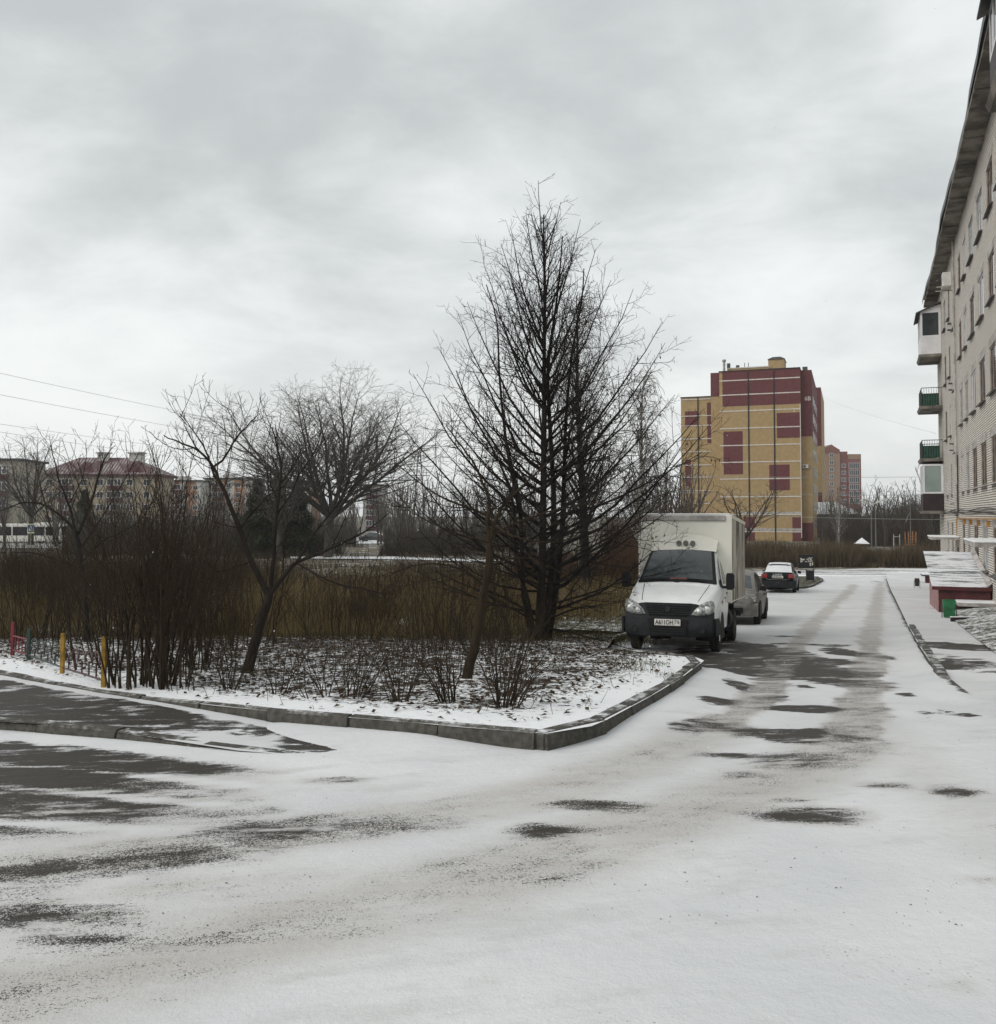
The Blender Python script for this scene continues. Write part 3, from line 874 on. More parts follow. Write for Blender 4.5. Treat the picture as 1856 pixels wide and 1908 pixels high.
# windows
frames = [M_OLDWOOD, M_OLDWOOD, M_GREYWOOD, M_PVC]
wcache = {}
for s, w, z0, z1, st, li in wins:
    key = (round(w, 2), round(z1 - z0, 2), st)
    if key not in wcache:
        h = z1 - z0; f = MB()
        f.box(0.03, 0.075, -w/2, w/2, 0, 0.06).box(0.03, 0.075, -w/2, w/2, h - 0.06, h)
        f.box(0.03, 0.075, -w/2, -w/2 + 0.06, 0.06, h - 0.06).box(0.03, 0.075, w/2 - 0.06, w/2, 0.06, h - 0.06)
        mx = 0.08 * w
        f.box(0.036, 0.07, mx - 0.035, mx + 0.035, 0.06, h - 0.06)
        if st in (1, 2): f.box(0.040, 0.07, mx + 0.035, w/2 - 0.06, h * 0.68, h * 0.68 + 0.05)
        fm = f.mesh('window', frames[st])
        pm = MB().box(0.052, 0.06, -w/2 + 0.03, w/2 - 0.03, 0.03, h - 0.03).mesh('pane', M_PANE if st != 2 else M_PANEC)
        sm_ = MB().add([(-0.12, -w/2 - 0.04, -0.05), (-0.12, w/2 + 0.04, -0.05), (0.10, w/2 + 0.04, 0.012), (0.10, -w/2 - 0.04, 0.012),
                        (-0.12, -w/2 - 0.04, -0.09), (-0.12, w/2 + 0.04, -0.09), (-0.02, w/2 + 0.04, -0.06), (-0.02, -w/2 - 0.04, -0.06)],
                       [(0, 1, 2, 3), (4, 5, 1, 0), (7, 6, 5, 4), (0, 3, 7, 4), (1, 5, 6, 2)]).mesh('sill', M_SILL)
        wcache[key] = (fm, pm, sm_)
    fm, pm, sm_ = wcache[key]
    wo = link('window', fm, block, (0, s, z0))
    link('pane', pm, wo); link('sill', sm_, wo)
    if li: MB().box(-0.006, 0.0, s - w/2 - 0.22, s + w/2 + 0.22, z1 + 0.005, z1 + 0.26).build('lintel', M_CONC, block)
d = MB().box(0.03, 0.07, DOOR[0], DOOR[1], -2.0, 0.15).build('door', M_BROWNP, block)
MB().tube([(0.01, DOOR[0] + 0.15, -1.0), (0.01, DOOR[0] + 0.15, -0.7)], 0.015).build('handle', M_DKMETAL, d)

# balconies on the far end, and the stack that just enters at the right edge
def corrug(mb, s0, s1, x, z0, z1, pitch=0.12, amp=0.015, along='s'):
    n = max(2, int((s1 - s0) / pitch * 2)); p = []
    for i in range(n + 1):
        a = s0 + (s1 - s0) * i / n; o = amp * (1 if i % 2 else -1)
        p.append((a, x + o))
    for (a, o), (b, q) in zip(p[:-1], p[1:]):
        if along == 's': mb.quad((o, a, z0), (q, b, z0), (q, b, z1), (o, a, z1))
        else: mb.quad((a, o, z0), (b, q, z0), (b, q, z1), (a, o, z1))
def railed(s0, s1, z, depth=1.02):
    b = MB()
    b.add([(-depth - 0.05, s0 - 0.05, z - 0.02), (0, s0 - 0.05, z - 0.02), (0, s1 + 0.05, z - 0.02), (-depth - 0.05, s1 + 0.05, z - 0.02),
           (-depth - 0.12, s0 - 0.08, z + 0.14), (0, s0 - 0.08, z + 0.14), (0, s1 + 0.08, z + 0.14), (-depth - 0.12, s1 + 0.08, z + 0.14)],
          [(0, 3, 2, 1), (4, 5, 6, 7), (0, 1, 5, 4), (1, 2, 6, 5), (2, 3, 7, 6), (3, 0, 4, 7)])
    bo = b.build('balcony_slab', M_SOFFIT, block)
    r = MB(); h = z + 1.12
    r.tube([(-0.02, s0, h), (-depth, s0, h), (-depth, s1, h), (-0.02, s1, h)], 0.02, 5)
    for i in range(9):
        x = -depth + (depth - 0.05) * i / 8
        r.box(x - 0.008, x + 0.008, s0 - 0.008, s0 + 0.008, z + 0.14, h); r.box(x - 0.008, x + 0.008, s1 - 0.008, s1 + 0.008, z + 0.14, h)
    for i in range(20):
        t = s0 + (s1 - s0) * i / 19
        r.box(-depth - 0.008, -depth + 0.008, t - 0.008, t + 0.008, z + 0.14, h)
    r.build('railing', M_DKMETAL, bo)
    p = MB()
    corrug(p, -depth + 0.02, -0.18, s0 + 0.04, z + 0.16, z + 0.82, along='x'); corrug(p, s0, s1, -depth + 0.04, z + 0.16, z + 0.9)
    corrug(p, -depth + 0.02, -0.18, s1 - 0.04, z + 0.16, z + 0.82, along='x')
    p.build('screen', M_GREEN, bo, fix=False)
    return bo
def glazed(s0, s1, z, lower, panes, roof=False, depth=1.02, h=2.45):
    b = MB()
    b.add([(-depth - 0.02, s0, z - 0.02), (0, s0, z - 0.02), (0, s1, z - 0.02), (-depth - 0.02, s1, z - 0.02),
           (-depth - 0.1, s0 - 0.02, z + 0.13), (0, s0 - 0.02, z + 0.13), (0, s1 + 0.02, z + 0.13), (-depth - 0.1, s1 + 0.02, z + 0.13)],
          [(0, 3, 2, 1), (4, 5, 6, 7), (0, 1, 5, 4), (1, 2, 6, 5), (2, 3, 7, 6), (3, 0, 4, 7)])
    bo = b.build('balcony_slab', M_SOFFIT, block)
    zl = z + 1.05; zt = z + h
    MB().box(-depth, -0.01, s0 + 0.01, s1 - 0.01, z + 0.13, zl).build('parapet', lower, bo)
    f = MB()
    for y0, y1 in ((s0, s0 + 0.06), (s1 - 0.06, s1)):
        f.box(-depth, -0.01, y0, y1, zl, zl + 0.09).box(-depth, -0.01, y0, y1, zt - 0.09, zt)
        f.box(-depth, -depth + 0.10, y0, y1, zl + 0.09, zt - 0.09).box(-0.13, -0.01, y0, y1, zl + 0.09, zt - 0.09)
    f.box(-depth, -depth + 0.06, s0 + 0.06, s1 - 0.06, zl, zl + 0.08).box(-depth, -depth + 0.06, s0 + 0.06, s1 - 0.06, zt - 0.08, zt)
    for i in range(1, 4):
        t = s0 + (s1 - s0) * i / 4
        f.box(-depth, -depth + 0.06, t - 0.04, t + 0.04, zl + 0.08, zt - 0.08)
    f.build('glazing_frame', M_PVC, bo)
    MB().box(-depth + 0.10, -0.13, s0 + 0.025, s0 + 0.035, zl + 0.09, zt - 0.09).build('pane', panes, bo)
    MB().box(-depth + 0.10, -0.13, s1 - 0.035, s1 - 0.025, zl + 0.09, zt - 0.09).build('pane', panes, bo)
    MB().box(-depth + 0.02, -depth + 0.03, s0 + 0.06, s1 - 0.06, zl + 0.08, zt - 0.08).build('pane', panes, bo)
    if roof:
        q = MB().add([(-depth - 0.22, s0 - 0.15, zt - 0.12), (0, s0 - 0.15, zt + 0.42), (0, s1 + 0.15, zt + 0.42), (-depth - 0.22, s1 + 0.15, zt - 0.12),
                      (-depth - 0.22, s0 - 0.15, zt - 0.06), (0, s0 - 0.15, zt + 0.48), (0, s1 + 0.15, zt + 0.48), (-depth - 0.22, s1 + 0.15, zt - 0.06)],
                     [(0, 3, 2, 1), (4, 5, 6, 7), (0, 1, 5, 4), (1, 2, 6, 5), (2, 3, 7, 6), (3, 0, 4, 7)])
        q.build('canopy', M_DKMETAL, bo)
        MB().prism([(-depth, zt), (-0.01, zt), (-0.01, zt + 0.36)], s0 + 0.002, s0 + 0.05, 'y').build('gusset', M_PVC, bo)
    return bo
sa, sb = S(50.0), S(52.9)
glazed(sa, sb, FL[4] - 0.05, M_PVC, M_PANE, roof=True)
railed(sa, sb, FL[3] - 0.05); railed(sa, sb, FL[2] - 0.05)
glazed(sa, sb, FL[1] - 0.05, M_BROWNP, M_BLIND, h=2.62)
sa, sb = S(16.9), S(19.1)
glazed(sa, sb, FL[4] - 0.05, M_BROWNP, M_PANE, roof=True, h=2.2)

# gas pipe, cables, drains
p = MB()
p.tube([(-0.10, S(41.2), -0.15), (-0.10, S(41.2), 1.42), (-0.10, S(40.6), 1.44), (-0.10, S(27), 1.50), (-0.10, S(15), 1.52)], 0.032, 7)
p.build('gas_pipe', M_YPIPE, block)
for y in (38.2, 35.6, 32.9, 30.0): MB().box(-0.11, 0.0, S(y) - 0.02, S(y) + 0.02, 1.22, 1.42).build('pipe_bracket', M_YPIPE, block)
for k in range(4):
    pts = [(-0.03 - 0.012 * k, S(54 - i * 2.0) - 0.4, 1.66 + 0.05 * k + 0.03 * math.sin(i * 1.3 + k * 2)) for i in range(20) if S(54 - i * 2.0) < S1]
    MB().tube(pts, 0.014, 4).build('cable', M_BLACK, block)
MB().tube([(-0.06, S(40.8), 1.7), (-0.06, S(40.8), 4.2)], 0.03, 6).build('riser_cable', M_BLACK, block)
MB().tube([(-0.08, S(41.0), z_e - 0.1), (-0.08, S(41.0), 3.1)], 0.045, 7).build('drain_pipe', M_CONC, block)
# vents / small brackets near the stairwell
for f in FL[1:]:
    for dz in (0.35, 0.05):
        MB().box(-0.16, 0.0, S(43.6) - 0.14, S(43.6) + 0.14, f + dz, f + dz + 0.05).build('ledge', M_SILL, block)
# air conditioners
for y, z in ((41.6, 11.75),):
    a = MB().bbox(-0.50, -0.12, S(y) - 0.42, S(y) + 0.42, z, z + 0.62, 0.02).build('air_conditioner', M_AC, block)
    MB().lathe([(0.0, -0.0), (0.22, 0.0), (0.22, 0.01)], 14, 'x', (-0.512, S(y), z + 0.31)).build('fan_grille', M_DKMETAL, a)
    for so in (-0.43, 0.43): MB().box(-0.75, 0.0, S(y) + so - 0.02, S(y) + so + 0.02, z - 0.05, z - 0.01).build('bracket', M_CONC, a)
# entrance canopies with snow on top
for y0, y1, z, dep in ((41.0, 43.3, 0.50, 1.15), (23.6, 26.4, 0.80, 1.05)):
    c = MB().box(-dep, 0.0, S(y0), S(y1), z, z + 0.10).build('entrance_canopy', M_CONC, block)
    MB().bbox(-dep - 0.03, -0.01, S(y0) - 0.03, S(y1) + 0.03, z + 0.10, z + 0.16, 0.02).build('snow_layer', M_SNOW, c)

# ---- basement stair cover: low lean-to with sloping sheet roof
sh_s0, sh_s1 = S(29.6), S(34.9)
g0 = gz(29.6) + 0.15
shed = thing('basement_stair_cover', 'low dark red lean-to with sloping snow streaked sheet roof against the brick wall', 'shed', (3.64, 0, 0), (0, 0, -ROADA))
za, zb = -0.69, 0.23
MB().box(-1.55, -0.06, sh_s0 + 0.12, sh_s0 + 0.2, g0 - 0.5, za - 0.04).build('front_board', M_REDP, shed)
MB().add([(-1.55, sh_s0 + 0.2, g0 - 0.6), (-1.55, sh_s1, gz(34.9) - 0.3), (-1.55, sh_s1, zb - 0.06), (-1.55, sh_s0 + 0.2, za - 0.04),
          (-1.47, sh_s0 + 0.2, g0 - 0.6), (-1.47, sh_s1, gz(34.9) - 0.3), (-1.47, sh_s1, zb - 0.06), (-1.47, sh_s0 + 0.2, za - 0.04)],
         [(0, 1, 2, 3), (4, 7, 6, 5), (0, 4, 5, 1), (1, 5, 6, 2), (2, 6, 7, 3), (3, 7, 4, 0)]).build('side_wall', M_PINK, shed)
MB().box(-1.45, -0.06, sh_s1 - 0.08, sh_s1, gz(34.9) - 0.3, zb - 0.08).build('back_wall', M_REDP, shed)
def streak_snow():
    m, nt, b = new_mat('snow streaked sheet steel'); g = G(nt)
    n = g.noise(1.7, 7.0, 0.68, sc=(0.5, 2.4, 1)); n2 = g.noise(30.0, 3.0, 0.6, sc=(1, 0.5, 1))
    v = g.math('ADD', g.math('MULTIPLY', n, 0.88), g.math('MULTIPLY', n2, 0.12))
    mask = g.step(v, 0.41, 0.49)
    g.l.new(g.mix(mask, (0.10, 0.105, 0.11), (0.76, 0.77, 0.79)), b.inputs['Base Color'])
    b.inputs['Roughness'].default_value = 0.6
    g.bump(mask, 0.4, 0.01, b)
    return m
q = MB(); n = 34
xs_ = [-1.74 + (1.70) * i / n for i in range(n + 1)]
for i in range(n):
    h0, h1 = (0.004 if i % 2 else 0.0), (0.004 if (i + 1) % 2 else 0.0)
    x0, x1 = xs_[i], xs_[i + 1]
    q.quad((x0, sh_s0, za + h0), (x1, sh_s0, za + h1), (x1, sh_s1 + 0.1, zb + h1), (x0, sh_s1 + 0.1, zb + h0))
rf = q.build('roof_sheet', streak_snow(), shed, fix=False)
MB().box(-1.74, -0.04, sh_s0 - 0.015, sh_s0 + 0.015, za - 0.10, za + 0.012).build('fascia', M_REDP, shed)
MB().add([(-0.16, sh_s0, za + 0.03), (-0.02, sh_s0, za + 0.14), (-0.02, sh_s1, zb + 0.14), (-0.16, sh_s1, zb + 0.03)], [(0, 1, 2, 3)]).build('flashing', M_CONC, shed, fix=False)

# ---- second hatch, bins, slab by the wall
def local_thing(name, label, cat, x, y, dz=0.0, rotz=None, group=None):
    return thing(name, label, cat, (x, y, gz(y) + dz), (0, 0, -ROADA if rotz is None else rotz), group)
pt = gp(1733, 1090)
h2 = local_thing('cellar_hatch', 'small dark red hatch box with snowy dark lid behind the sloping roof', 'hatch', pt.x, pt.y, 0.1)
MB().box(-0.22, 0.9, 0, 1.2, -0.3, 0.42).build('box', M_REDP, h2)
MB().box(-0.45, 1.0, -0.12, 1.35, 0.42, 0.50).build('lid', M_DKMETAL, h2)
MB().bbox(-0.43, 0.98, -0.10, 1.33, 0.50, 0.54, 0.015).build('snow_layer', M_SNOW, h2)
def bin_(name, label, x, y, dz, w, d, h, m, tilt=0.0):
    b = thing(name, label, 'bin', (x, y, gz(y) + dz), (tilt, 0, -ROADA))
    t = 0.012
    body = MB()
    def ring(s_, z): return [(-w/2*s_, -d/2*s_, z), (w/2*s_, -d/2*s_, z), (w/2*s_, d/2*s_, z), (-w/2*s_, d/2*s_, z)]
    body.loft([ring(0.86, 0.10), ring(1.0, h), ring(0.93, h), ring(0.80, 0.14)], True, True)
    body.build('bucket', m, b)
    for sx in (-1, 1):
        MB().box(sx * (w/2 + 0.02) - 0.012, sx * (w/2 + 0.02) + 0.012, -0.02, 0.02, 0, h * 0.8).box(sx * (w/2 + 0.02) - 0.012, sx * (w/2 + 0.02) + 0.012, -0.16, 0.16, 0.0, 0.025).build('stand', M_DKMETAL, b)
    MB().tube([(-w/2 - 0.02, 0, h * 0.78), (w/2 + 0.02, 0, h * 0.78)], 0.01, 5).build('pivot', M_DKMETAL, b)
    return b
pt = gp(1769, 1158)
bin_('litter_bin', 'green metal litter bin in front of the dark red lean-to', pt.x, pt.y, 0.03, 0.34, 0.32, 0.60, plain('green bin paint', (0.02, 0.16, 0.06), 0.5, 0.3, 4.0))
pt = gp(1709, 1099)
bin_('litter_bin', 'small black litter bin farther along the snowy pavement', pt.x, pt.y, 0.10, 0.24, 0.24, 0.52, plain('black bin paint', (0.018, 0.016, 0.018), 0.5, 0.2, 4.0))
pt = gp(1832, 1150)
sl = local_thing('slab_cover', 'flat snow covered slab lying on the lawn beside the green bin', 'slab', pt.x, pt.y, 0.46)
MB().bbox(-0.75, 0.75, -0.55, 1.1, -0.10, 0.0, 0.01).build('board', M_CONC, sl)
MB().bbox(-0.76, 0.76, -0.56, 1.11, 0.0, 0.05, 0.02).build('snow_layer', M_SNOW, sl)
pt0, pt1 = gp(1772, 1166), gp(1870, 1168)
le = thing('lawn_edging', 'dark low edging board across the lawn below the green bin', 'edging', (pt0.x, pt0.y, gz(pt0.y) + 0.1))
ln = (pt1 - pt0).length
MB().box(0, ln, -0.03, 0.03, -0.1, 0.13).build('board', M_BROWNP, le)
MB().bbox(-0.01, ln, -0.04, 0.04, 0.13, 0.155, 0.008).build('snow_layer', M_SNOW, le)
# ================================================================== vehicles
M_WPAINT = plain('white van paint', (0.74, 0.76, 0.755), 0.35, 0.05, 1.5, coat=0.4)
def dirty_panel(name, base, dirt, streak=(7.0, 7.0, 0.7), lo=0.5, hi=0.62, rough=0.55):
    m, nt, b = new_mat(name); g = G(nt)
    n = g.noise(1.4, 6.0, 0.6, sc=streak); n2 = g.noise(0.9, 4.0, 0.6)
    mask = g.math('MULTIPLY', g.step(n, lo, hi), g.step(n2, 0.30, 0.55))
    c = g.mix(mask, g.mix(g.step(g.noise(2.0, 5.0), 0.3, 0.75), base, shade(base, 0.78)), dirt)
    g.l.new(c, b.inputs['Base Color']); b.inputs['Roughness'].default_value = rough
    return m
M_BOX = plain('cream van box panel', (0.80, 0.775, 0.69), 0.5, 0.05, 0.8)
M_BOXS = dirty_panel('streaked van box side', (0.60, 0.565, 0.49), (0.085, 0.073, 0.052), streak=(5.0, 5.0, 0.35), lo=0.46, hi=0.54)
M_PLAST = plain('dark grey bumper plastic', (0.026, 0.028, 0.030), 0.7, 0.15, 6.0, spec=0.15, bump=0.1, bscale=120)
M_GRILL = plain('black grille plastic', (0.007, 0.007, 0.008), 0.55, 0.1, 6.0, spec=0.25)
M_TYRE = plain('tyre rubber', (0.018, 0.017, 0.016), 0.85, 0.25, 9.0, bump=0.3, bscale=40)
M_RIM = plain('dirty steel rim', (0.15, 0.135, 0.115), 0.6, 0.3, 6.0, metal=0.4)
M_UNDER = plain('underbody black', (0.010, 0.0095, 0.009), 0.8, 0.2, 4.0)
M_WSCREEN = glass('tinted windscreen', (0.030, 0.036, 0.038), 0.08, 0.7)
M_LAMP = plain('headlamp lens', (0.30, 0.31, 0.30), 0.35, 0.5, 18.0, metal=0.2, coat=0.3)
M_LAMPI = plain('headlamp reflector', (0.50, 0.51, 0.50), 0.4, 0.2, 20.0, metal=0.5)
M_REDL = plain('red lens', (0.30, 0.018, 0.020), 0.2, 0.3, 18.0, coat=1.0)
M_PLATE = plain('number plate white', (0.62, 0.60, 0.56), 0.5, 0.08, 9.0)
M_INK = plain('black lettering', (0.012, 0.012, 0.013), 0.6, 0.1, 5.0)
M_CHROME = plain('chrome trim', (0.62, 0.62, 0.63), 0.2, 0.05, 5.0, metal=0.9)
M_RED = plain('red plastic marker', (0.25, 0.03, 0.03), 0.35, 0.1, 5.0)
M_OLIVE = plain('grey green disc', (0.14, 0.145, 0.115), 0.5, 0.2, 9.0)
M_DASH = plain('red dashboard cloth', (0.28, 0.08, 0.07), 0.8, 0.2, 9.0)

def wheel(parent, x, y, z, r, w, out, name='wheel', rimm=None):
    """tyre with rim; out=+1 if the outer face looks to +x"""
    t = MB().lathe([(r*0.62, -w/2), (r*0.90, -w/2), (r*0.985, -w*0.40), (r, -w*0.25), (r, w*0.25), (r*0.985, w*0.40), (r*0.90, w/2), (r*0.62, w/2)], 28, 'x')
    k = 24
    for i in range(k):
        a = 2 * math.pi * i / k
        c, s_ = math.cos(a), math.sin(a)
        rad = Vector((0, c, s_)); tan = Vector((0, -s_, c)); ax = Vector((1, 0, 0))
        for sx in (-1, 1):
            p = rad * r + ax * (sx * w * 0.24)
            vs = [p + tan * (dt * r * 0.07) + ax * (dx * w * 0.18) + rad * dr for dr in (-0.004, 0.008) for dt, dx in ((-1,-1),(1,-1),(1,1),(-1,1))]
            t.add(vs, [(0,3,2,1),(4,5,6,7),(0,1,5,4),(1,2,6,5),(2,3,7,6),(3,0,4,7)])
    to = t.build(name, M_TYRE, parent, True, (x, y, z), sharp=40)
    o = out * w
    rm = MB().lathe([(0.0, o*0.18), (r*0.16, o*0.20), (r*0.20, o*0.10), (r*0.42, o*0.02), (r*0.52, o*0.16), (r*0.60, o*0.30), (r*0.66, o*0.46), (r*0.60, -o*0.1)], 24, 'x')
    ro = rm.build('rim', rimm or M_RIM, to, True, sharp=35)
    for i in range(6):
        a = 2 * math.pi * i / 6
        MB().lathe([(0.0, o*0.24), (r*0.03, o*0.23), (r*0.035, o*0.05)], 6, 'x', (0, r*0.29*math.cos(a), r*0.29*math.sin(a))).build('wheel_nut', M_GRILL, to)
    return to
def lerp_tab(tab, y):
    for (y0, *a), (y1, *b) in zip(tab[:-1], tab[1:]):
        if y <= y1:
            t = (y - y0) / (y1 - y0); t = max(0, min(1, t))
            return [p + (q - p) * t for p, q in zip(a, b)]
    return list(tab[-1][1:])

# ---- white box van; local -Y is its front, origin on the ground under the front axle
VH = math.atan(0.345)
vx, vy = 3.56, 18.9
van = thing('box_van', 'white box van with streaked cargo box parked by the curved kerb facing the camera', 'van', (vx, vy, gz(vy) + 0.012), (-math.atan((gz(vy) - gz(vy + 3)) / 3.0), 0, -VH))
van.scale = (0.91, 1.0, 1.0)
# cab shell: y, top z, top half-width, belt half-width, belt z, bottom z
CAB = [(-0.93, 0.90, 0.62, 0.80, 0.72, 0.50), (-0.86, 0.965, 0.76, 0.90, 0.76, 0.45), (-0.70, 1.03, 0.80, 0.945, 0.84, 0.42), (-0.40, 1.14, 0.84, 0.965, 0.98, 0.42),
       (-0.05, 1.24, 0.88, 0.975, 1.12, 0.42), (0.12, 1.30, 0.90, 0.98, 1.20, 0.42), (0.30, 1.46, 0.86, 0.985, 1.24, 0.42), (0.62, 1.74, 0.80, 0.985, 1.26, 0.42),
       (0.86, 1.93, 0.755, 0.98, 1.26, 0.42), (0.98, 1.99, 0.735, 0.98, 1.26, 0.42), (1.25, 2.03, 0.725, 0.975, 1.26, 0.42), (1.42, 2.03, 0.72, 0.97, 1.26, 0.42)]
def cab_ring(y):
    zt, wt, wb, zb, z0 = lerp_tab(CAB, y)
    h = zt - zb
    half = [(0.0, zt + 0.035), (wt*0.5, zt + 0.025), (wt*0.86, zt), (wt + (wb-wt)*0.10, zt - min(0.07, h*0.2)), (wt + (wb-wt)*0.55, zb + h*0.42), (wb, zb), (wb + 0.008, (zb+z0)*0.5), (wb - 0.02, z0), (wb*0.5, z0)]
    return half
def full(half, y): return [(x, y, z) for x, z in half] + [(-x, y, z) for x, z in reversed(half[1:])]
ysn = sorted(set([c[0] for c in CAB] + [0.2, 0.45, 0.75, 0.92]))
M = MB().loft([full(cab_ring(y), y) for y in ysn])
M.build('cab', M_WPAINT, van, True, sharp=38)
def cab_patch(name, mat, y0, y1, ks, off, ny=7, inset=0.0, par=van, sides=(1,), sx=1.0, shrink=0.95):
    """panel lying on the cab shell: ring points ks, between y0 and y1"""
    mb = MB(); rings = []
    for j in range(ny):
        y = y0 + (y1 - y0) * j / (ny - 1)
        half = cab_ring(y)
        if 'top' in ks:
            w = half[2][0] * shrink
            xs_ = [-w, -w*0.93, -w*0.55, 0, w*0.55, w*0.93, w]
            dy, dz = -0.66 * off, 0.75 * off
            rings.append([(x, y + dy, np.interp(abs(x), [half[0][0], half[1][0], half[2][0]], [half[0][1], half[1][1], half[2][1]]) + dz) for x in xs_])
    mb.loft(rings, closed=False)
    return mb.build(name, mat, par, True, fix=False)
cab_patch('windscreen_surround', M_GRILL, 0.135, 0.95, 'top', 0.008, shrink=1.13)
ws = cab_patch('windscreen', M_WSCREEN, 0.21, 0.92, 'top', 0.016, shrink=1.03)
# dash seen at the glass foot, wipers
MB().add([(-0.18, 0.19, 1.405), (0.22, 0.19, 1.405), (0.17, 0.215, 1.44), (-0.12, 0.215, 1.44)], [(0, 1, 2, 3)]).build('dashboard_cloth', M_DASH, van, fix=False)
for x0, x1 in ((-0.72, 0.02), (0.62, -0.02)):
    w = MB().tube([(x1, 0.125, 1.335), ((x0 + x1) / 2, 0.165, 1.41), (x0, 0.15, 1.36)], 0.012, 5)
    w.build('wiper', M_GRILL, van)
# side windows and door edges, one each side
for sx in (-1, 1):
    def sp_(y, z, o=0.008):
        zt, wt, wb, zb, z0 = lerp_tab(CAB, y); t = max(0, min(1, (z - zb) / max(0.05, zt - zb)))
        return (sx * (wb + (wt - wb) * t + o + 0.012 * math.sin(t * math.pi)), y, z)
    def ring_on_side(pts, o): return [sp_(y, z, o) for y, z in pts]
    outer = [(0.36, 1.30), (0.48, 1.45), (0.70, 1.64), (0.90, 1.79), (1.02, 1.85), (1.16, 1.84), (1.22, 1.70), (1.23, 1.40), (1.20, 1.30), (0.8, 1.275)]
    inner = [(0.44, 1.33), (0.54, 1.45), (0.73, 1.60), (0.92, 1.74), (1.02, 1.795), (1.12, 1.79), (1.17, 1.68), (1.18, 1.42), (1.15, 1.335), (0.8, 1.315)]
    n = len(outer)
    MB().add(ring_on_side(outer, 0.006) + ring_on_side(inner, 0.014), [(i, (i+1) % n, n + (i+1) % n, n + i) for i in range(n)]).build('window_frame', M_WPAINT, van)
    MB().add(ring_on_side(inner, 0.011), [tuple(range(n))]).build('side_window', M_WSCREEN, van)
    MB().add([sp_(0.70, 1.315, 0.016), sp_(0.73, 1.315, 0.016), sp_(0.80, 1.63, 0.016), sp_(0.77, 1.63, 0.016)], [(0,1,2,3)]).build('window_bar', M_GRILL, van)
    MB().add([sp_(0.14, 1.27, 0.007), sp_(0.36, 1.27, 0.007), sp_(0.40, 1.42, 0.007), sp_(0.28, 1.40, 0.004)], [(0,1,2,3)]).build('quarter_panel', M_GRILL, van)
    MB().add([sp_(y, z, 0.006) for y, z in ((0.40, 0.52), (0.412, 0.52), (0.372, 1.25), (0.36, 1.25))], [(0,1,2,3)]).build('door_seam', M_UNDER, van)
    MB().add([sp_(y, z, 0.010) for y, z in ((0.52, 1.02), (0.78, 1.02), (0.78, 1.05), (0.52, 1.05))], [(0,1,2,3)]).build('door_script', M_INK, van)
    MB().box(sx*0.972 - 0.02, sx*0.972 + 0.02, 0.98, 1.14, 1.10, 1.14).build('door_handle', M_GRILL, van)
    # repeater
    MB().add([sp_(y, z, 0.015) for y, z in ((0.06, 0.97), (0.10, 0.93), (0.22, 0.965), (0.16, 1.0), (0.08, 1.005))], [(0,1,2,3,4)]).build('side_marker', M_RED, van)
    # mirror
    mi = MB().loft([[(sx*(xc + (a)*0.085), 0.16 + dy, 1.38 + b*0.165) for a, b in ((-0.8,-1),(0.5,-1),(1,-0.75),(1,0.7),(0.6,1),(-0.7,1),(-1,0.75),(-1,-0.75))] for xc, dy in ((1.155, -0.06), (1.16, 0.0), (1.155, 0.09))])
    mo = mi.build('mirror', M_GRILL, van, True, sharp=50)
    MB().tube([(sx*0.93, 0.26, 1.27), (sx*1.04, 0.22, 1.26), (sx*1.12, 0.19, 1.29)], 0.028, 6).build('mirror_arm', M_GRILL, mo)
    # wheel arch: dark hollow and white lip
    arch = [(-math.cos(a) * 0.43, 0.36 + math.sin(a) * 0.43) for a in np.linspace(-0.25, math.pi + 0.25, 17)]
    MB().prism([(y, z) for y, z in arch], sx*0.60, sx*0.996, 'x').build('wheel_arch', M_UNDER, van)
    lip = MB()
    for (a, b), (c, d) in zip(arch[:-1], arch[1:]):
        lip.add([(sx*0.998, a, b), (sx*0.998, c, d), (sx*0.985, c*1.12, 0.36 + (d-0.36)*1.12), (sx*0.985, a*1.12, 0.36 + (b-0.36)*1.12)], [(0,1,2,3)])
    lip.build('arch_lip', M_WPAINT, van)
    MB().box(sx*0.66 - 0.30*(sx > 0), sx*0.66 + 0.30*(sx < 0) , 0.5, 0.52, 0.16, 0.5).build('mudflap', M_UNDER, van)
# bonnet seam + panels
for sx in (-1, 1):
    pts = []
    for y in (-0.80, -0.55, -0.3, -0.05, 0.10):
        half = cab_ring(y); x = half[2][0] * (0.93 - 0.05 * (0.1 - y))
        pts.append((sx * x, y, np.interp(x, [half[1][0], half[2][0]], [half[1][1], half[2][1]]) + 0.004))
    MB().tube(pts, 0.006, 4).build('bonnet_seam', M_UNDER, van)
# front mask: dark panel with lamps, grille, bumper
mask = [(-0.60, 0.965), (0.60, 0.965), (0.70, 0.90), (0.93, 0.80), (0.93, 0.62), (-0.93, 0.62), (-0.93, 0.80), (-0.70, 0.90)]
def bow(x): return -0.985 + 0.115 * (abs(x) / 0.95) ** 2.6
MB().loft([[(x, bow(x) - 0.03 + dy, z) for x, z in ((xx, zt_) , (xx, 0.60), (xx, 0.60))] for xx, zt_, dy in [(x, 0.97 - 0.16 * max(0, (abs(x) - 0.5) / 0.45) ** 1.5, 0.0) for x in np.linspace(-0.94, 0.94, 17)]], closed=False).build('front_mask', M_PLAST, van, True, fix=False)
gr = MB().loft([[(x, bow(x) - 0.042, z) for z in (0.945, 0.72)] for x in np.linspace(-0.47, 0.47, 9)], closed=False)
for v_i, vv in enumerate(gr.v):
    if vv[2] < 0.8: gr.v[v_i] = (vv[0] * 0.86, vv[1], vv[2])
gro = gr.build('grille', M_GRILL, van, True, fix=False)
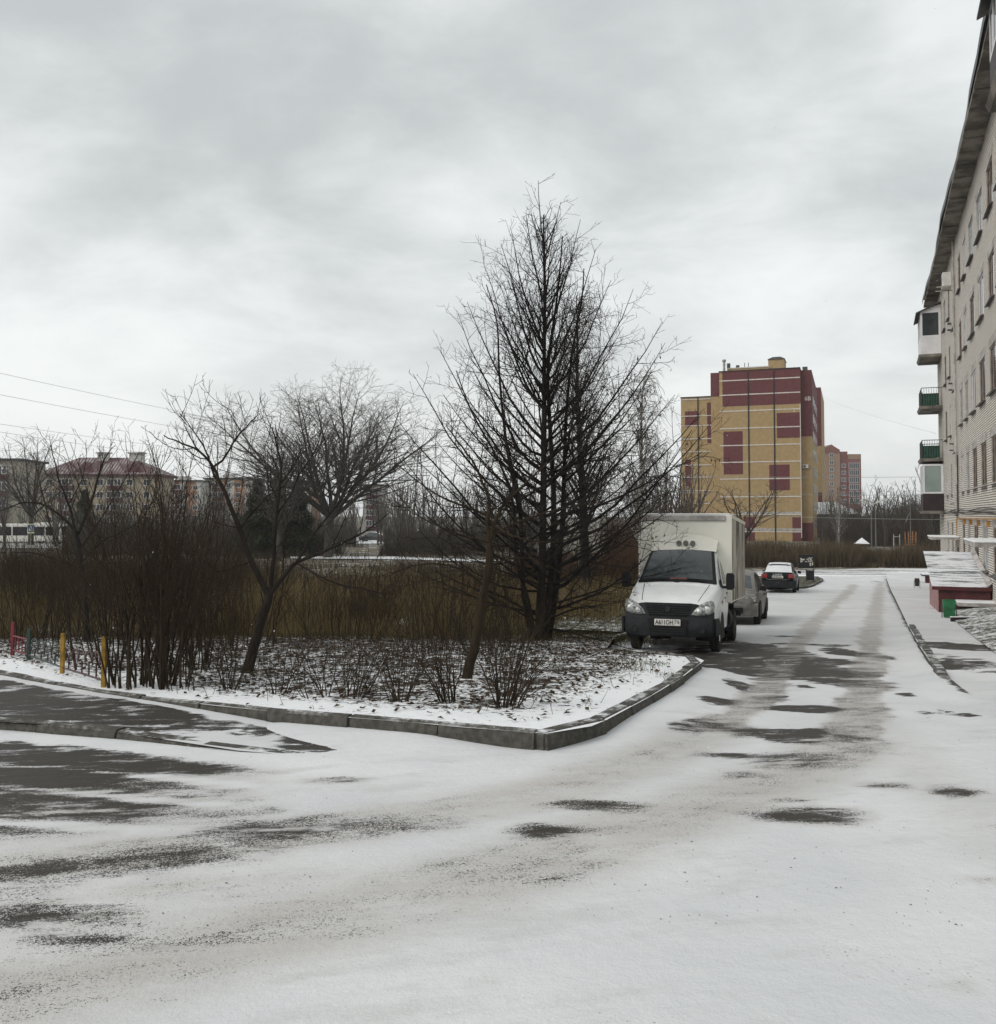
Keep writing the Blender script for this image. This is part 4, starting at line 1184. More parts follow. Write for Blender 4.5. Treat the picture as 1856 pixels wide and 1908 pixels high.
for i in range(5):
    z = 0.755 + i * 0.042; w = 0.42 + 0.012 * i
    MB().loft([[(x, bow(x) - 0.060, z), (x, bow(x) - 0.044, z + 0.012), (x, bow(x) - 0.044, z - 0.004)] for x in np.linspace(-w, w, 9)]).build('grille_slat', M_PLAST, gro)
MB().lathe([(0.0, 0.0), (0.055, 0.0), (0.062, 0.012), (0.062, 0.03)], 16, 'y', (0, -1.058, 0.855)).build('badge', M_PLAST, gro)
for sx in (-1, 1):
    out = [(0.47, 0.745), (0.53, 0.84), (0.64, 0.94), (0.78, 1.01), (0.88, 1.03), (0.925, 1.00), (0.945, 0.90), (0.925, 0.79), (0.80, 0.75), (0.62, 0.735)]
    def L_(x, z, o): return (sx * x, bow(x) - 0.03 - o + (z - 0.70) * 0.20 * (x - 0.3), z)
    n = len(out); cxx = sum(p[0] for p in out) / n; czz = sum(p[1] for p in out) / n
    inn = [(cxx + (x - cxx) * 0.86, czz + (z - czz) * 0.86) for x, z in out]
    mb = MB().add([L_(x, z, 0.004) for x, z in out] + [L_(x, z, 0.035) for x, z in inn] + [L_(cxx, czz, 0.05)],
             [(i, (i+1) % n, n + (i+1) % n, n + i) for i in range(n)] + [(n + i, n + (i+1) % n, 2*n) for i in range(n)])
    lo = mb.build('headlight', M_LAMP, van, True, sharp=60)
    for q, (lx, lz, lr) in enumerate(((0.80, 0.85, 0.075), (0.64, 0.815, 0.055))):
        p = L_(lx, lz, 0.052)
        MB().lathe([(0.0, -0.012), (lr * 0.6, -0.008), (lr, 0.004)], 14, 'y', p).build('reflector', M_LAMPI, lo, True)
# bumper
def bump_ring(x):
    y = bow(x) - 0.075 + (0.10 if abs(x) > 0.96 else 0)
    ev = max(0, (abs(x) - 0.7) / 0.3)
    return [(x, y + 0.07, 0.685), (x, y + 0.005, 0.675), (x, y - 0.015, 0.60), (x, y - 0.012, 0.50), (x, y + 0.02, 0.40), (x, y + 0.07, 0.335 + 0.04 * ev), (x, y + 0.25, 0.33 + 0.04 * ev), (x, y + 0.25, 0.685)]
xs_ = [-1.0, -0.97, -0.9, -0.75, -0.55, -0.5, -0.2, 0, 0.2, 0.5, 0.55, 0.75, 0.9, 0.97, 1.0]
bo = MB().loft([bump_ring(x) for x in xs_]).build('bumper', M_PLAST, van, True, sharp=40)
for sx in (-1, 1):   # bumper corner wrapping back to the wheel arch
    MB().prism([(-0.92, 0.685), (-0.46, 0.64), (-0.43, 0.50), (-0.48, 0.37), (-0.90, 0.36)], sx*0.965, sx*1.005, 'x').build('bumper_corner', M_PLAST, bo)
    MB().lathe([(0.0, 0.0), (0.045, 0.0), (0.055, -0.01), (0.06, 0.01)], 14, 'y', (sx*0.70, bow(0.7) - 0.090, 0.47)).build('fog_lamp_hole', M_UNDER, bo)
MB().add([(-0.42, -1.082, 0.665), (0.42, -1.082, 0.665), (0.36, -1.080, 0.37), (-0.36, -1.080, 0.37)], [(0,1,2,3)]).build('air_intake', M_GRILL, bo, fix=False)
for i in range(3):
    MB().box(-0.34, 0.34, -1.098, -1.083, 0.39 + i * 0.045, 0.40 + i * 0.045).build('intake_bar', M_PLAST, bo)
pl = MB().bbox(-0.27, 0.27, -1.118, -1.098, 0.545, 0.665, 0.006).build('number_plate', M_PLATE, van)
text_mesh('plate_lettering', 'A611OH', 0.125, M_INK, pl, (-0.063, -1.1215, 0.603), (R(90), 0, 0), 0.0022, squash=0.80)
text_mesh('plate_lettering', '716', 0.10, M_INK, pl, (0.205, -1.1215, 0.615), (R(90), 0, 0), 0.0015, squash=0.62)
MB().box(0.142, 0.146, -1.1215, -1.119, 0.55, 0.66).build('plate_divider', M_INK, pl)
# roof fairing and cargo box
MB().loft([[(x, 0.97, 2.02 - 0.05 * (x / 0.8) ** 2), (x, 1.10, 2.13 - 0.09 * (x / 0.8) ** 2), (x, 1.40, 2.36 - 0.16 * (x/0.8) ** 2), (x, 1.44, 2.03)] for x in np.linspace(-0.76, 0.76, 11)]).build('roof_fairing', M_BOX, van, True, sharp=50)
for x in (-0.10, 0.06, 0.22):
    MB().lathe([(0.0, -0.02), (0.055, -0.018), (0.062, 0.0), (0.062, 0.03)], 14, 'y', (x, 1.03, 2.15 - 0.02 * abs(x))).build('roof_lamp', M_OLIVE, van)
BW, BY0, BY1, BZ0, BZ1 = 1.05, 1.43, 5.15, 0.90, 2.77
bx_ = MB().bbox(-BW, BW, BY0, BY1, BZ0, BZ1, 0.02).build('cargo_box', M_BOX, van)
for sx in (-1, 1):
    sd = MB().quad((sx*(BW + 0.004), BY0 + 0.03, BZ0 + 0.04), (sx*(BW + 0.004), BY1 - 0.03, BZ0 + 0.04), (sx*(BW + 0.004), BY1 - 0.03, BZ1 - 0.04), (sx*(BW + 0.004), BY0 + 0.03, BZ1 - 0.04))
    so = sd.build('side_panel', M_BOXS, bx_, fix=False)
    for i in range(1, 12):
        y = BY0 + 0.03 + (BY1 - BY0 - 0.06) * i / 12
        MB().box(sx*(BW + 0.006) - 0.006, sx*(BW + 0.006) + 0.006, y - 0.012, y + 0.012, BZ0 + 0.05, BZ1 - 0.06).build('side_rib', M_BOXS, bx_)
    MB().box(sx*BW - 0.016, sx*BW + 0.016, BY0 - 0.012, BY0 + 0.05, BZ0, BZ1).build('corner_trim', M_BOX, bx_)
    MB().box(sx*BW - 0.016, sx*BW + 0.018, BY0 + 0.05, BY1, BZ1 - 0.07, BZ1 + 0.006).build('top_rail', M_BOX, bx_)
MB().bbox(-BW - 0.01, BW - 0.12, BY0 - 0.05, BY0 - 0.001, BZ1 - 0.13, BZ1 - 0.01, 0.015).build('front_cap', M_CONC, bx_)
MB().bbox(-BW + 0.02, BW - 0.02, BY0 + 0.02, BY1 - 0.02, BZ1, BZ1 + 0.035, 0.015).build('snow_layer', M_SNOW, bx_)
# chassis, wheels, tank
MB().box(-0.42, -0.34, -0.7, 5.0, 0.50, 0.66).build('chassis_rail', M_UNDER, van)
MB().box(0.34, 0.42, -0.7, 5.0, 0.50, 0.66).build('chassis_rail', M_UNDER, van)
MB().box(-0.75, 0.75, -0.05, 0.05, 0.27, 0.38).build('front_axle', M_UNDER, van)
MB().box(-0.8, 0.8, 2.85, 2.95, 0.28, 0.40).build('rear_axle', M_UNDER, van)
MB().box(-0.5, 0.5, -0.6, 1.2, 0.30, 0.5).build('engine_guard', M_UNDER, van)
MB().lathe([(0.0, 1.55), (0.24, 1.55), (0.24, 2.15), (0.0, 2.15)], 18, 'y', (0.78, 0, 0.55)).build('fuel_tank', M_UNDER, van)
MB().box(-0.9, 0.9, 1.45, 4.7, 0.82, 0.90).build('subframe', M_UNDER, van)
MB().box(-0.95, 0.95, 5.0, 5.08, 0.45, 0.60).build('rear_bumper', M_UNDER, van)
for sx in (-1, 1):
    wheel(van, sx*0.86, 0, 0.34, 0.345, 0.20, sx)
    wheel(van, sx*0.90, 2.9, 0.34, 0.345, 0.20, sx); wheel(van, sx*0.68, 2.9, 0.34, 0.345, 0.18, sx)
    MB().box(sx*0.72 - 0.2, sx*0.72 + 0.2, 3.36, 3.38, 0.15, 0.82).build('mudflap', M_UNDER, van)

# ---- sedans: local +Y is the front
def sedan(name, label, paint, loc, rotz, pitch, snow=True, black_bumper=True, front_dirty=None):
    car = thing(name, label, 'car', loc, (pitch, 0, rotz))
    # lower body: y, half width, bottom z, waist z, top z
    B = [(-2.12, 0.62, 0.36, 0.66, 0.90), (-2.06, 0.76, 0.30, 0.68, 0.985), (-1.85, 0.82, 0.24, 0.70, 1.03), (-1.3, 0.85, 0.22, 0.70, 1.03), (-0.4, 0.85, 0.20, 0.68, 0.95), (0.5, 0.85, 0.20, 0.67, 0.93),
         (1.15, 0.845, 0.20, 0.67, 0.93), (1.6, 0.82, 0.22, 0.66, 0.86), (1.95, 0.76, 0.24, 0.62, 0.78), (2.08, 0.62, 0.30, 0.58, 0.70)]
    rings = []
    for y, w, z0, zw, zt in B:
        half = [(0, zt + 0.02), (w*0.6, zt + 0.012), (w*0.88, zt - 0.02), (w*0.97, zt - 0.09), (w, zw), (w*0.98, (z0 + zw) / 2), (w*0.93, z0), (w*0.5, z0)]
        rings.append(full(half, y))
    MB().loft(rings).build('body', paint, car, True, sharp=45)
    # cabin: y bottom/top stations
    C = [(-1.62, 0.99, 0.72, 0.74), (-1.15, 1.26, 0.66, 0.765), (-0.85, 1.41, 0.60, 0.77), (-0.55, 1.475, 0.575, 0.775), (-0.1, 1.495, 0.57, 0.78), (0.30, 1.46, 0.575, 0.78), (0.55, 1.38, 0.60, 0.78), (1.20, 0.95, 0.72, 0.78)]
    def cring(y):
        zt, wt, wb = lerp_tab(C, y); zb = 0.90
        zt = max(zt, zb + 0.02)
        return [(0, zt + 0.02), (wt*0.6, zt + 0.012), (wt*0.9, zt - 0.015), (wt + 0.015, zt - 0.05), (wt + (wb - wt)*0.55, zb + (zt - zb)*0.45), (wb, zb - 0.05), (0, zb - 0.06)]
    MB().loft([full(cring(c[0])[:-1], c[0]) for c in C]).build('cabin', paint, car, True, sharp=40)
    def top_patch(nm, mat, y0, y1, k, o):
        r_ = []
        for j in range(6):
            y = y0 + (y1 - y0) * j / 5; h = cring(y); w = h[2][0] * k
            r_.append([(x, y + (-o if y < 0 else o) * 0.5, np.interp(abs(x), [h[0][0], h[1][0], h[2][0]], [h[0][1], h[1][1], h[2][1]]) + o) for x in (-w, -w*0.6, 0, w*0.6, w)])
        return MB().loft(r_, closed=False).build(nm, mat, car, True, fix=False)
    if snow:
        top_patch('snow_layer', M_SNOW, -1.60, 0.62, 1.04, 0.014)
        MB().loft([[(x, y, z) for x in np.linspace(-0.74, 0.74, 7)] for y, z in ((-1.62, 1.056), (-1.8, 1.060), (-1.98, 1.045))], closed=False).build('snow_layer', M_SNOW, car, True, fix=False)
    else:
        top_patch('rear_window', M_WSCREEN, -1.55, -0.90, 0.95, 0.006)
    top_patch('windscreen', M_WSCREEN, 0.62, 1.14, 0.96, 0.008)
    for sx in (-1, 1):
        def sp2(y, t, o=0.008):
            h = cring(y); zt, zb = h[3][1], h[5][1]
            z = zb + (zt - zb) * t
            return (sx * (np.interp(z, [h[5][1], h[4][1], h[3][1]], [h[5][0], h[4][0], h[3][0]]) + o), y, z)
        for y0, y1, y2, y3 in ((-1.18, -0.32, -0.30, -0.86), (-0.24, 0.92, 0.36, -0.22)):
            MB().add([sp2(y0, 0.16), sp2((y0 + y1) / 2, 0.16), sp2(y1, 0.16), sp2(y2, 0.90), sp2((y2 + y3) / 2, 0.93), sp2(y3, 0.90)], [(0,1,2,3,4,5)]).build('side_window', M_WSCREEN, car)
        MB().loft([[(sx*(0.90 + a*0.10), 0.78 + dy, 0.985 + b*0.075) for a, b in ((-1,-0.7),(0.7,-1),(1,0),(0.6,1),(-0.8,0.9))] for dy in (-0.05, 0.08)]).build('mirror', M_GRILL, car)
        for yy in (-0.27, 0.95, -1.05):
            MB().add([(sx*0.857, yy, 0.32), (sx*0.857, yy + 0.014, 0.32), (sx*0.850, yy + 0.014, 0.86), (sx*0.850, yy, 0.86)], [(0,1,2,3)]).build('door_seam', M_UNDER, car, fix=False)
        for yy in (-0.10, -0.90):
            MB().box(sx*0.86 - 0.012, sx*0.86 + 0.012, yy - 0.2, yy, 0.77, 0.80).build('door_handle', M_GRILL, car)
        for yw in (-1.26, 1.22):
            arch = [(yw - math.cos(a) * 0.36, 0.30 + math.sin(a) * 0.36) for a in np.linspace(-0.2, math.pi + 0.2, 15)]
            MB().prism(arch, sx*0.5, sx*0.862, 'x').build('wheel_arch', M_UNDER, car)
            wheel(car, sx*0.76, yw, 0.295, 0.30, 0.18, sx)
        MB().bbox(min(sx*0.50, sx*0.80), max(sx*0.50, sx*0.80), -2.13, -1.88, 0.74, 0.955, 0.03).build('tail_light', M_REDL, car)
        MB().add([(sx*0.42, 2.06, 0.62), (sx*0.78, 1.93, 0.66), (sx*0.79, 1.86, 0.80), (sx*0.46, 2.02, 0.74)], [(0,1,2,3)]).build('headlight', M_LAMP, car, loc=(0, 0.03, 0))
    bm_ = MB().loft([[(x, -2.16 + 0.10 * (abs(x) / 0.84) ** 3 + dy, z) for dy, z in ((0.06, 0.62), (0.0, 0.60), (-0.01, 0.42), (0.05, 0.27), (0.3, 0.27), (0.3, 0.62))] for x in np.linspace(-0.84, 0.84, 13)])
    bm_.build('rear_bumper', M_PLAST if black_bumper else paint, car, True, sharp=40)
    bm_ = MB().loft([[(x, 2.13 - 0.14 * (abs(x) / 0.82) ** 2.5 - dy, z) for dy, z in ((0.06, 0.60), (0.0, 0.56), (-0.01, 0.42), (0.06, 0.24), (0.35, 0.24), (0.35, 0.60))] for x in np.linspace(-0.82, 0.82, 13)])
    bm_.build('front_bumper', paint, car, True, sharp=40)
    MB().box(-0.45, 0.45, 2.10, 2.16, 0.34, 0.48).build('grille', M_GRILL, car)
    return car
M_BLK = plain('black car paint', (0.004, 0.005, 0.005), 0.35, 0.3, 2.0, spec=0.18)
M_SILV = dirty_panel('dirty silver car paint', (0.19, 0.185, 0.17), (0.09, 0.08, 0.066), (2, 2, 2), 0.40, 0.65, 0.45)
lp = at(1455, 1100, 49.8)
rad_pitch = -math.atan((gz(48) - gz(52)) / 4.0)
lada = sedan('parked_car', 'black sedan seen from behind with snow over its roof and rear window', M_BLK, (lp.x, 49.8, gz(49.8) + 0.01), -ROADA + 0.02, rad_pitch)
# boot trim, lettering and plate
MB().loft([[(x, -2.155, 0.655 + (0.05 if abs(x) > 0.46 else 0)), (x, -2.175, 0.665 + (0.05 if abs(x) > 0.46 else 0)), (x, -2.155, 0.68 + (0.05 if abs(x) > 0.46 else 0))] for x in (-0.56, -0.46, 0.46, 0.56)]).build('boot_trim', M_CHROME, lada)
text_mesh('boot_lettering', 'L A D A', 0.095, M_CHROME, lada, (0, -2.125, 0.935), (R(83), 0, 0), 0.004, squash=1.35)
lpl = MB().bbox(-0.27, 0.27, -2.16, -2.13, 0.745, 0.87, 0.006).build('number_plate', M_PLATE, lada)
for i in range(9):
    MB().box(-0.24 + i * 0.053, -0.21 + i * 0.053 + 0.008 * (i % 2), -2.164, -2.161, 0.77, 0.845 - 0.012 * (i % 3)).build('plate_mark', M_INK, lpl)
sp_pt = at(1372, 1162, 27.6)
silv = sedan('parked_car', 'dirty silver car mostly hidden behind the white box van', M_SILV, (at(1368, 1150, 28.0).x, 28.0, gz(28.0) + 0.01), math.pi - math.atan(0.36), math.atan((gz(26) - gz(30)) / 4.0), snow=False, black_bumper=False)

# ---- bus on the far street
M_BUSW = plain('white bus paint', (0.66, 0.65, 0.60), 0.4, 0.06, 1.0)
M_BUSG = glass('dark bus glass', (0.012, 0.012, 0.02), 0.1)
M_AMBER = plain('amber display', (0.6, 0.25, 0.05), 0.5, 0.1, 4.0)
by = 140.0
bp = at(113, 1016, by)
bus = thing('city_bus', 'white city bus with dark windows passing on the far street', 'bus', (bp.x, by, gz(by)), (0, 0, R(3)))
MB().bbox(-12.0, 0, 0, 2.5, 0.35, 3.0, 0.12).build('body', M_BUSW, bus)
for a, b in ((-11.8, -9.6), (-9.4, -7.2), (-7.0, -4.8), (-4.6, -2.4), (-2.2, -0.25)):
    MB().box(a, b, -0.02, 0.0, 1.25, 2.55).build('window', M_BUSG, bus)
MB().box(-5.0, -1.5, 0.4, 2.1, 3.0, 3.2).build('roof_unit', M_BUSW, bus)
MB().box(-0.001, 0.02, 0.2, 2.3, 1.3, 2.6).build('rear_window', M_BUSG, bus)
for x in (-9.2, -2.9): wheel(bus, 0, 0, 0, 0.48, 0.3, -1).matrix_local = Matrix.Translation((x, 0.18, 0.48)) @ Matrix.Rotation(R(90), 4, 'Z')
MB().box(-12.0, -11.0, -0.03, 0.0, 2.6, 2.85).build('route_display', M_AMBER, bus)
# ---- far parked car
fp = at(694, 1008, 150)
sedan('parked_car', 'small dark car standing on the distant snowy lot', plain('dark grey car paint', (0.03, 0.032, 0.036), 0.3, 0.2, 2.0), (fp.x, 150, gz(150) + 0.06), R(80), 0.0)
# ================================================================== trees, shrubs, dry grass
def bark(name, c, rough=0.9, var=0.35, snow=0.0):
    m, nt, b = new_mat(name); g = G(nt)
    n = g.noise(9.0, 5.0, 0.65, sc=(1, 1, 0.35))
    col = g.mix(g.step(n, 0.3, 0.7), shade(c, 1 - var), shade(c, 1 + var))
    g.l.new(col, b.inputs['Base Color']); b.inputs['Roughness'].default_value = rough
    b.inputs['Specular IOR Level'].default_value = 0.15
    g.bump(g.noise(40.0, 3.0, 0.6, sc=(1, 1, 0.3)), 0.5, 0.01, b)
    return m
M_BARK = bark('dark lime bark', (0.021, 0.018, 0.016))
M_TWIG = bark('dark twigs', (0.023, 0.018, 0.015))
M_APPLE = bark('apple bark', (0.026, 0.021, 0.017))
M_BROWN = bark('brown bark', (0.032, 0.023, 0.014))
M_SHRUB = bark('brown shrub stems', (0.036, 0.026, 0.017))
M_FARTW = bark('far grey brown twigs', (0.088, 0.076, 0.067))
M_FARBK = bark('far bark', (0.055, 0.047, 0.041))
def birch_bark():
    m, nt, b = new_mat('birch bark'); g = G(nt)
    n = g.noise(5.0, 4.0, 0.6, sc=(1, 1, 3.0))
    g.l.new(g.mix(g.step(n, 0.42, 0.56), (0.03, 0.027, 0.025), (0.42, 0.40, 0.37)), b.inputs['Base Color'])
    b.inputs['Roughness'].default_value = 0.8
    return m
M_BIRCH = birch_bark()
M_LEAFD = plain('dead brown leaf', (0.055, 0.035, 0.020), 0.8, 0.4, 30.0)

def nrm(a):
    l = math.sqrt(a[0]*a[0] + a[1]*a[1] + a[2]*a[2]) or 1.0
    return (a[0]/l, a[1]/l, a[2]/l)
def path(rnd, p, d, L, n, up=0.0, wob=0.15, bend=None):
    pts = [p]; st = L / n; d = nrm(d)
    for i in range(n):
        g_ = rnd.gauss
        u_ = up if not callable(up) else up(i / n)
        d = nrm((d[0] + g_(0, wob), d[1] + g_(0, wob), d[2] + g_(0, wob) + u_))
        p = (p[0] + d[0]*st, p[1] + d[1]*st, p[2] + d[2]*st)
        pts.append(p)
    return pts
def along(pts, t):
    n = len(pts) - 1; f = min(max(t, 0), 0.9999) * n; i = int(f); k = f - i
    a, b = pts[i], pts[i+1]
    return tuple(x + (y - x)*k for x, y in zip(a, b)), nrm(tuple(y - x for x, y in zip(a, b)))
def side_dir(rnd, t, ang, az=None, flat=1.0):
    ref = (0, 0, 1) if abs(t[2]) < 0.9 else (1, 0, 0)
    e1 = nrm((t[1]*ref[2]-t[2]*ref[1], t[2]*ref[0]-t[0]*ref[2], t[0]*ref[1]-t[1]*ref[0]))
    e2 = (t[1]*e1[2]-t[2]*e1[1], t[2]*e1[0]-t[0]*e1[2], t[0]*e1[1]-t[1]*e1[0])
    a = rnd.uniform(0, 2*math.pi) if az is None else az
    c, s = math.cos(a), math.sin(a) * flat
    ca, sa_ = math.cos(ang), math.sin(ang)
    return nrm(tuple(t[i]*ca + (e1[i]*c + e2[i]*s)*sa_ for i in range(3)))
def plen(pts): return sum(math.dist(a, b) for a, b in zip(pts[:-1], pts[1:]))
def ramify(rnd, out, pts, r0, r1, specs, lev=0):
    """out[level] collects (points, r0, r1)"""
    if lev >= len(specs): return
    sp = specs[lev]; L = plen(pts)
    n = max(1, int(L * (1 - sp['t0']) / sp['sp']))
    az = rnd.uniform(0, 6.28)
    for i in range(n):
        t = sp['t0'] + (1 - sp['t0']) * (i + rnd.random()) / n
        if t > 0.98: continue
        p, tg = along(pts, t)
        az += 2.4 + rnd.uniform(-0.5, 0.5)
        d = side_dir(rnd, tg, R(rnd.uniform(*sp['ang'])), az, sp.get('flat', 1.0))
        lo, hi = sp['len']
        ln = rnd.uniform(lo, hi) * (1 - sp.get('taper', 0.55) * t) * (min(1.0, L / sp['refL']) if 'refL' in sp else 1.0)
        if ln < 0.04: continue
        rp = r0 + (r1 - r0) * t
        cr = max(sp.get('rmin', 0.003), min(rp * sp.get('rr', 0.6), sp.get('rmax', 1.0)))
        q = path(rnd, p, d, ln, sp['n'], sp.get('up', 0.0), sp.get('wob', 0.12))
        ce = max(sp.get('rtip', 0.002), cr * 0.4)
        out[lev + 1].append((q, cr, ce))
        ramify(rnd, out, q, cr, ce, specs, lev + 1)
def tubes_np(lst, sides):
    groups = {}
    for pts, a, b in lst: groups.setdefault(len(pts), []).append((pts, a, b))
    Vs, Fs, base = [], [], 0
    for n, g in groups.items():
        P = np.array([x[0] for x in g], dtype=np.float64)
        m = len(g)
        r = np.array([x[1] for x in g])[:, None] + (np.array([x[2] for x in g]) - np.array([x[1] for x in g]))[:, None] * np.linspace(0, 1, n)[None, :]
        T = np.empty_like(P)
        T[:, 1:-1] = P[:, 2:] - P[:, :-2]; T[:, 0] = P[:, 1] - P[:, 0]; T[:, -1] = P[:, -1] - P[:, -2]
        T /= np.linalg.norm(T, axis=-1, keepdims=True) + 1e-12
        D = P[:, -1] - P[:, 0]; D /= np.linalg.norm(D, axis=-1, keepdims=True) + 1e-12
        ref = np.where(np.abs(D[:, 2:3]) < 0.75, np.array([[0, 0, 1.0]]), np.array([[1.0, 0, 0]]))[:, None, :]
        e1 = np.cross(T, ref); e1 /= np.linalg.norm(e1, axis=-1, keepdims=True) + 1e-12
        e2 = np.cross(T, e1)
        a = np.arange(sides) * 2 * math.pi / sides
        V = P[:, :, None, :] + r[:, :, None, None] * (np.cos(a)[None, None, :, None] * e1[:, :, None, :] + np.sin(a)[None, None, :, None] * e2[:, :, None, :])
        idx = base + (np.arange(m)[:, None, None] * n + np.arange(n - 1)[None, :, None]) * sides + np.arange(sides)[None, None, :]
        j = base + (np.arange(m)[:, None, None] * n + np.arange(n - 1)[None, :, None]) * sides + ((np.arange(sides) + 1) % sides)[None, None, :]
        Fs.append(np.stack([idx, j, j + sides, idx + sides], -1).reshape(-1, 4))
        Vs.append(V.reshape(-1, 3)); base += m * n * sides
    return np.concatenate(Vs), np.concatenate(Fs)
def tube_obj(name, lst, sides, mat, parent=None, origin=(0, 0, 0)):
    V, Fq = tubes_np(lst, sides)
    return mesh_np(name, V - np.array(origin), Fq, mat, parent)
def joinVF(parts):
    Vs, Fs, b = [], [], 0
    for V, Fq in parts:
        Vs.append(V); Fs.append(Fq + b); b += len(V)
    return np.concatenate(Vs), np.concatenate(Fs)
def make_tree(name, label, base, lists, trunk_levels, mats, group=None, sides=(9, 6, 4, 3, 3), cat='tree'):
    t = thing(name, label, cat, base, group=group)
    parts = [tubes_np(l, sides[min(i, len(sides)-1)]) for i, l in enumerate(lists) if l]
    tv = joinVF(parts[:trunk_levels]); cv = joinVF(parts[trunk_levels:])
    o = np.array(base)
    mesh_np('trunk', tv[0] - o, tv[1], mats[0], t)
    mesh_np('crown', cv[0] - o, cv[1], mats[1], t)
    return t
def hang_leaves(rnd, lst, parent, origin, n, cond, mat, size=0.035, name='dead_leaves'):
    V, Fq = [], []
    c = [x for x in lst if cond(x[0][-1])]
    for k in range(n):
        if not c: break
        q = rnd.choice(c); p, _ = along(q[0], rnd.uniform(0.4, 1.0))
        for j in range(rnd.randint(1, 3)):
            a = rnd.uniform(0, 6.28); s = size * rnd.uniform(0.5, 1.3)
            ox, oy = rnd.gauss(0, 0.03), rnd.gauss(0, 0.03)
            dx, dy = math.cos(a) * s * 0.5, math.sin(a) * s * 0.5
            b = len(V)
            x, y, z = p[0] + ox, p[1] + oy, p[2] - rnd.uniform(0.0, 0.08)
            V += [(x, y, z), (x + dx, y + dy, z - s*0.7), (x + rnd.gauss(0, 0.01), y, z - s*1.7), (x - dx*0.8, y - dy*0.8, z - s*0.8)]
            Fq.append((b, b+1, b+2, b+3))
    if V:
        o = mesh_np(name, np.array(V) - np.array(origin), np.array(Fq), mat, parent, smooth=False)
        o['kind'] = 'stuff'

# ---- the tall lime tree, several stems from one foot, conical crown
rnd = random.Random(11)
LB = gp(1006, 1197, 0.1); LY = LB.y
def A(u, v, dy=0.0): 
    q = at(u, v, LY + dy); return (q.x, q.y, q.z)
lists = [[], [], [], [], []]
stems = [
    ([(1004,1205,0),(1006,1150,0),(1010,1060,0),(1012,960,0.1),(1013,880,0.1),(1014,780,0.1),(1014,680,0.1),(1015,560,0.1),(1014,470,0.1),(1013,400,0.1)], 0.105, 0.012),
    ([(1016,1200,0.1),(1022,1120,0.15),(1030,1040,0.2),(1032,950,0.3),(1030,880,0.35),(1024,780,0.35),(1021,690,0.4),(1032,600,0.4),(1042,520,0.4),(1048,440,0.5)], 0.085, 0.010),
    ([(1022,1195,0.2),(1036,1100,0.3),(1046,1000,0.45),(1050,920,0.5),(1052,850,0.5),(1056,760,0.5),(1066,660,0.6),(1084,560,0.6),(1088,500,0.6)], 0.070, 0.010),
    ([(992,1195,-0.1),(976,1110,-0.2),(972,1010,-0.3),(968,930,-0.3),(948,850,-0.4),(938,780,-0.4),(930,690,-0.5),(926,600,-0.5),(906,530,-0.5)], 0.060, 0.009),
    ([(996,1190,-0.1),(984,1120,-0.3),(962,1040,-0.5),(956,940,-0.6),(930,860,-0.7),(880,770,-0.8),(850,690,-0.9)], 0.050, 0.009)]
for pix, r0, r1 in stems:
    pts = [A(*p) for p in pix]
    lists[0].append((catmull(pts, 3), r0, r1))
# main side limbs swinging out and up
limbs = [
    (1010,1110, 1290,800, 0.5, 'R'), (1014,1060, 1265,905, -0.6, 'R'), (1020,1010, 1310,760, 0.3, 'R'), (1015,960, 1255,735, 0.8, 'R'),
    (1015,900, 1240,640, 0.3, 'R'), (1015,860, 1235,600, -0.4, 'R'), (1016,800, 1180,540, 0.2, 'R'), (1016,740, 1140,520, 0.6, 'R'), (1018,690, 1110,465, 0.0, 'R'),
    (1016,620, 1080,410, 0.2, 'R'), (1006,1080, 745,850, -0.4, 'L'), (1004,1030, 735,770, 0.3, 'L'), (1008,980, 770,700, -0.6, 'L'), (1008,920, 820,650, 0.2, 'L'),
    (1010,880, 855,590, -0.3, 'L'), (1012,820, 870,560, 0.5, 'L'), (1012,760, 905,500, 0.0, 'L'), (1013,700, 935,450, -0.3, 'L'), (1013,640, 950,430, 0.3, 'L'), (1014,560, 980,400, 0.1, 'L'),
    (1016,1140, 1240,1010, 0.7, 'R'), (1004,1140, 780,985, -0.6, 'L'), (1020,1170, 1190,1215, -0.8, 'D'), (1014,1150, 1180,1120, -1.2, 'D'), (1010,1090, 1180,1010, -1.6, 'R'), (1004,1100, 830,1040, -1.5, 'L'),
    (1012,1000, 1200,860, 2.0, 'R'), (1008,940, 850,800, 2.0, 'L'), (1012,860, 1120,700, -2.2, 'R'), (1010,900, 900,760, -2.0, 'L'), (1012,780, 1060,600, 1.6, 'R'), (1012,1050, 1130,880, -2.4, 'R'), (1006,1040, 900,900, -2.3, 'L'),
    (1030,960, 1310,840, -0.9, 'R'), (1035,1020, 1330,790, 0.0, 'R'), (990,1060, 760,930, 0.6, 'L'), (1014,480, 1045,375, 0.2, 'R'), (1013,470, 1003,335, 0, 'R'), (1014,600, 1060,455, -0.7, 'R'), (1013,660, 965,520, -0.9, 'L'),
    (1014, 720, 1090, 560, -1.4, 'R'), (1012, 760, 930, 610, 1.5, 'L'), (1022, 880, 1200, 760, -1.4, 'R'), (1008, 850, 880, 690, -1.3, 'L')]
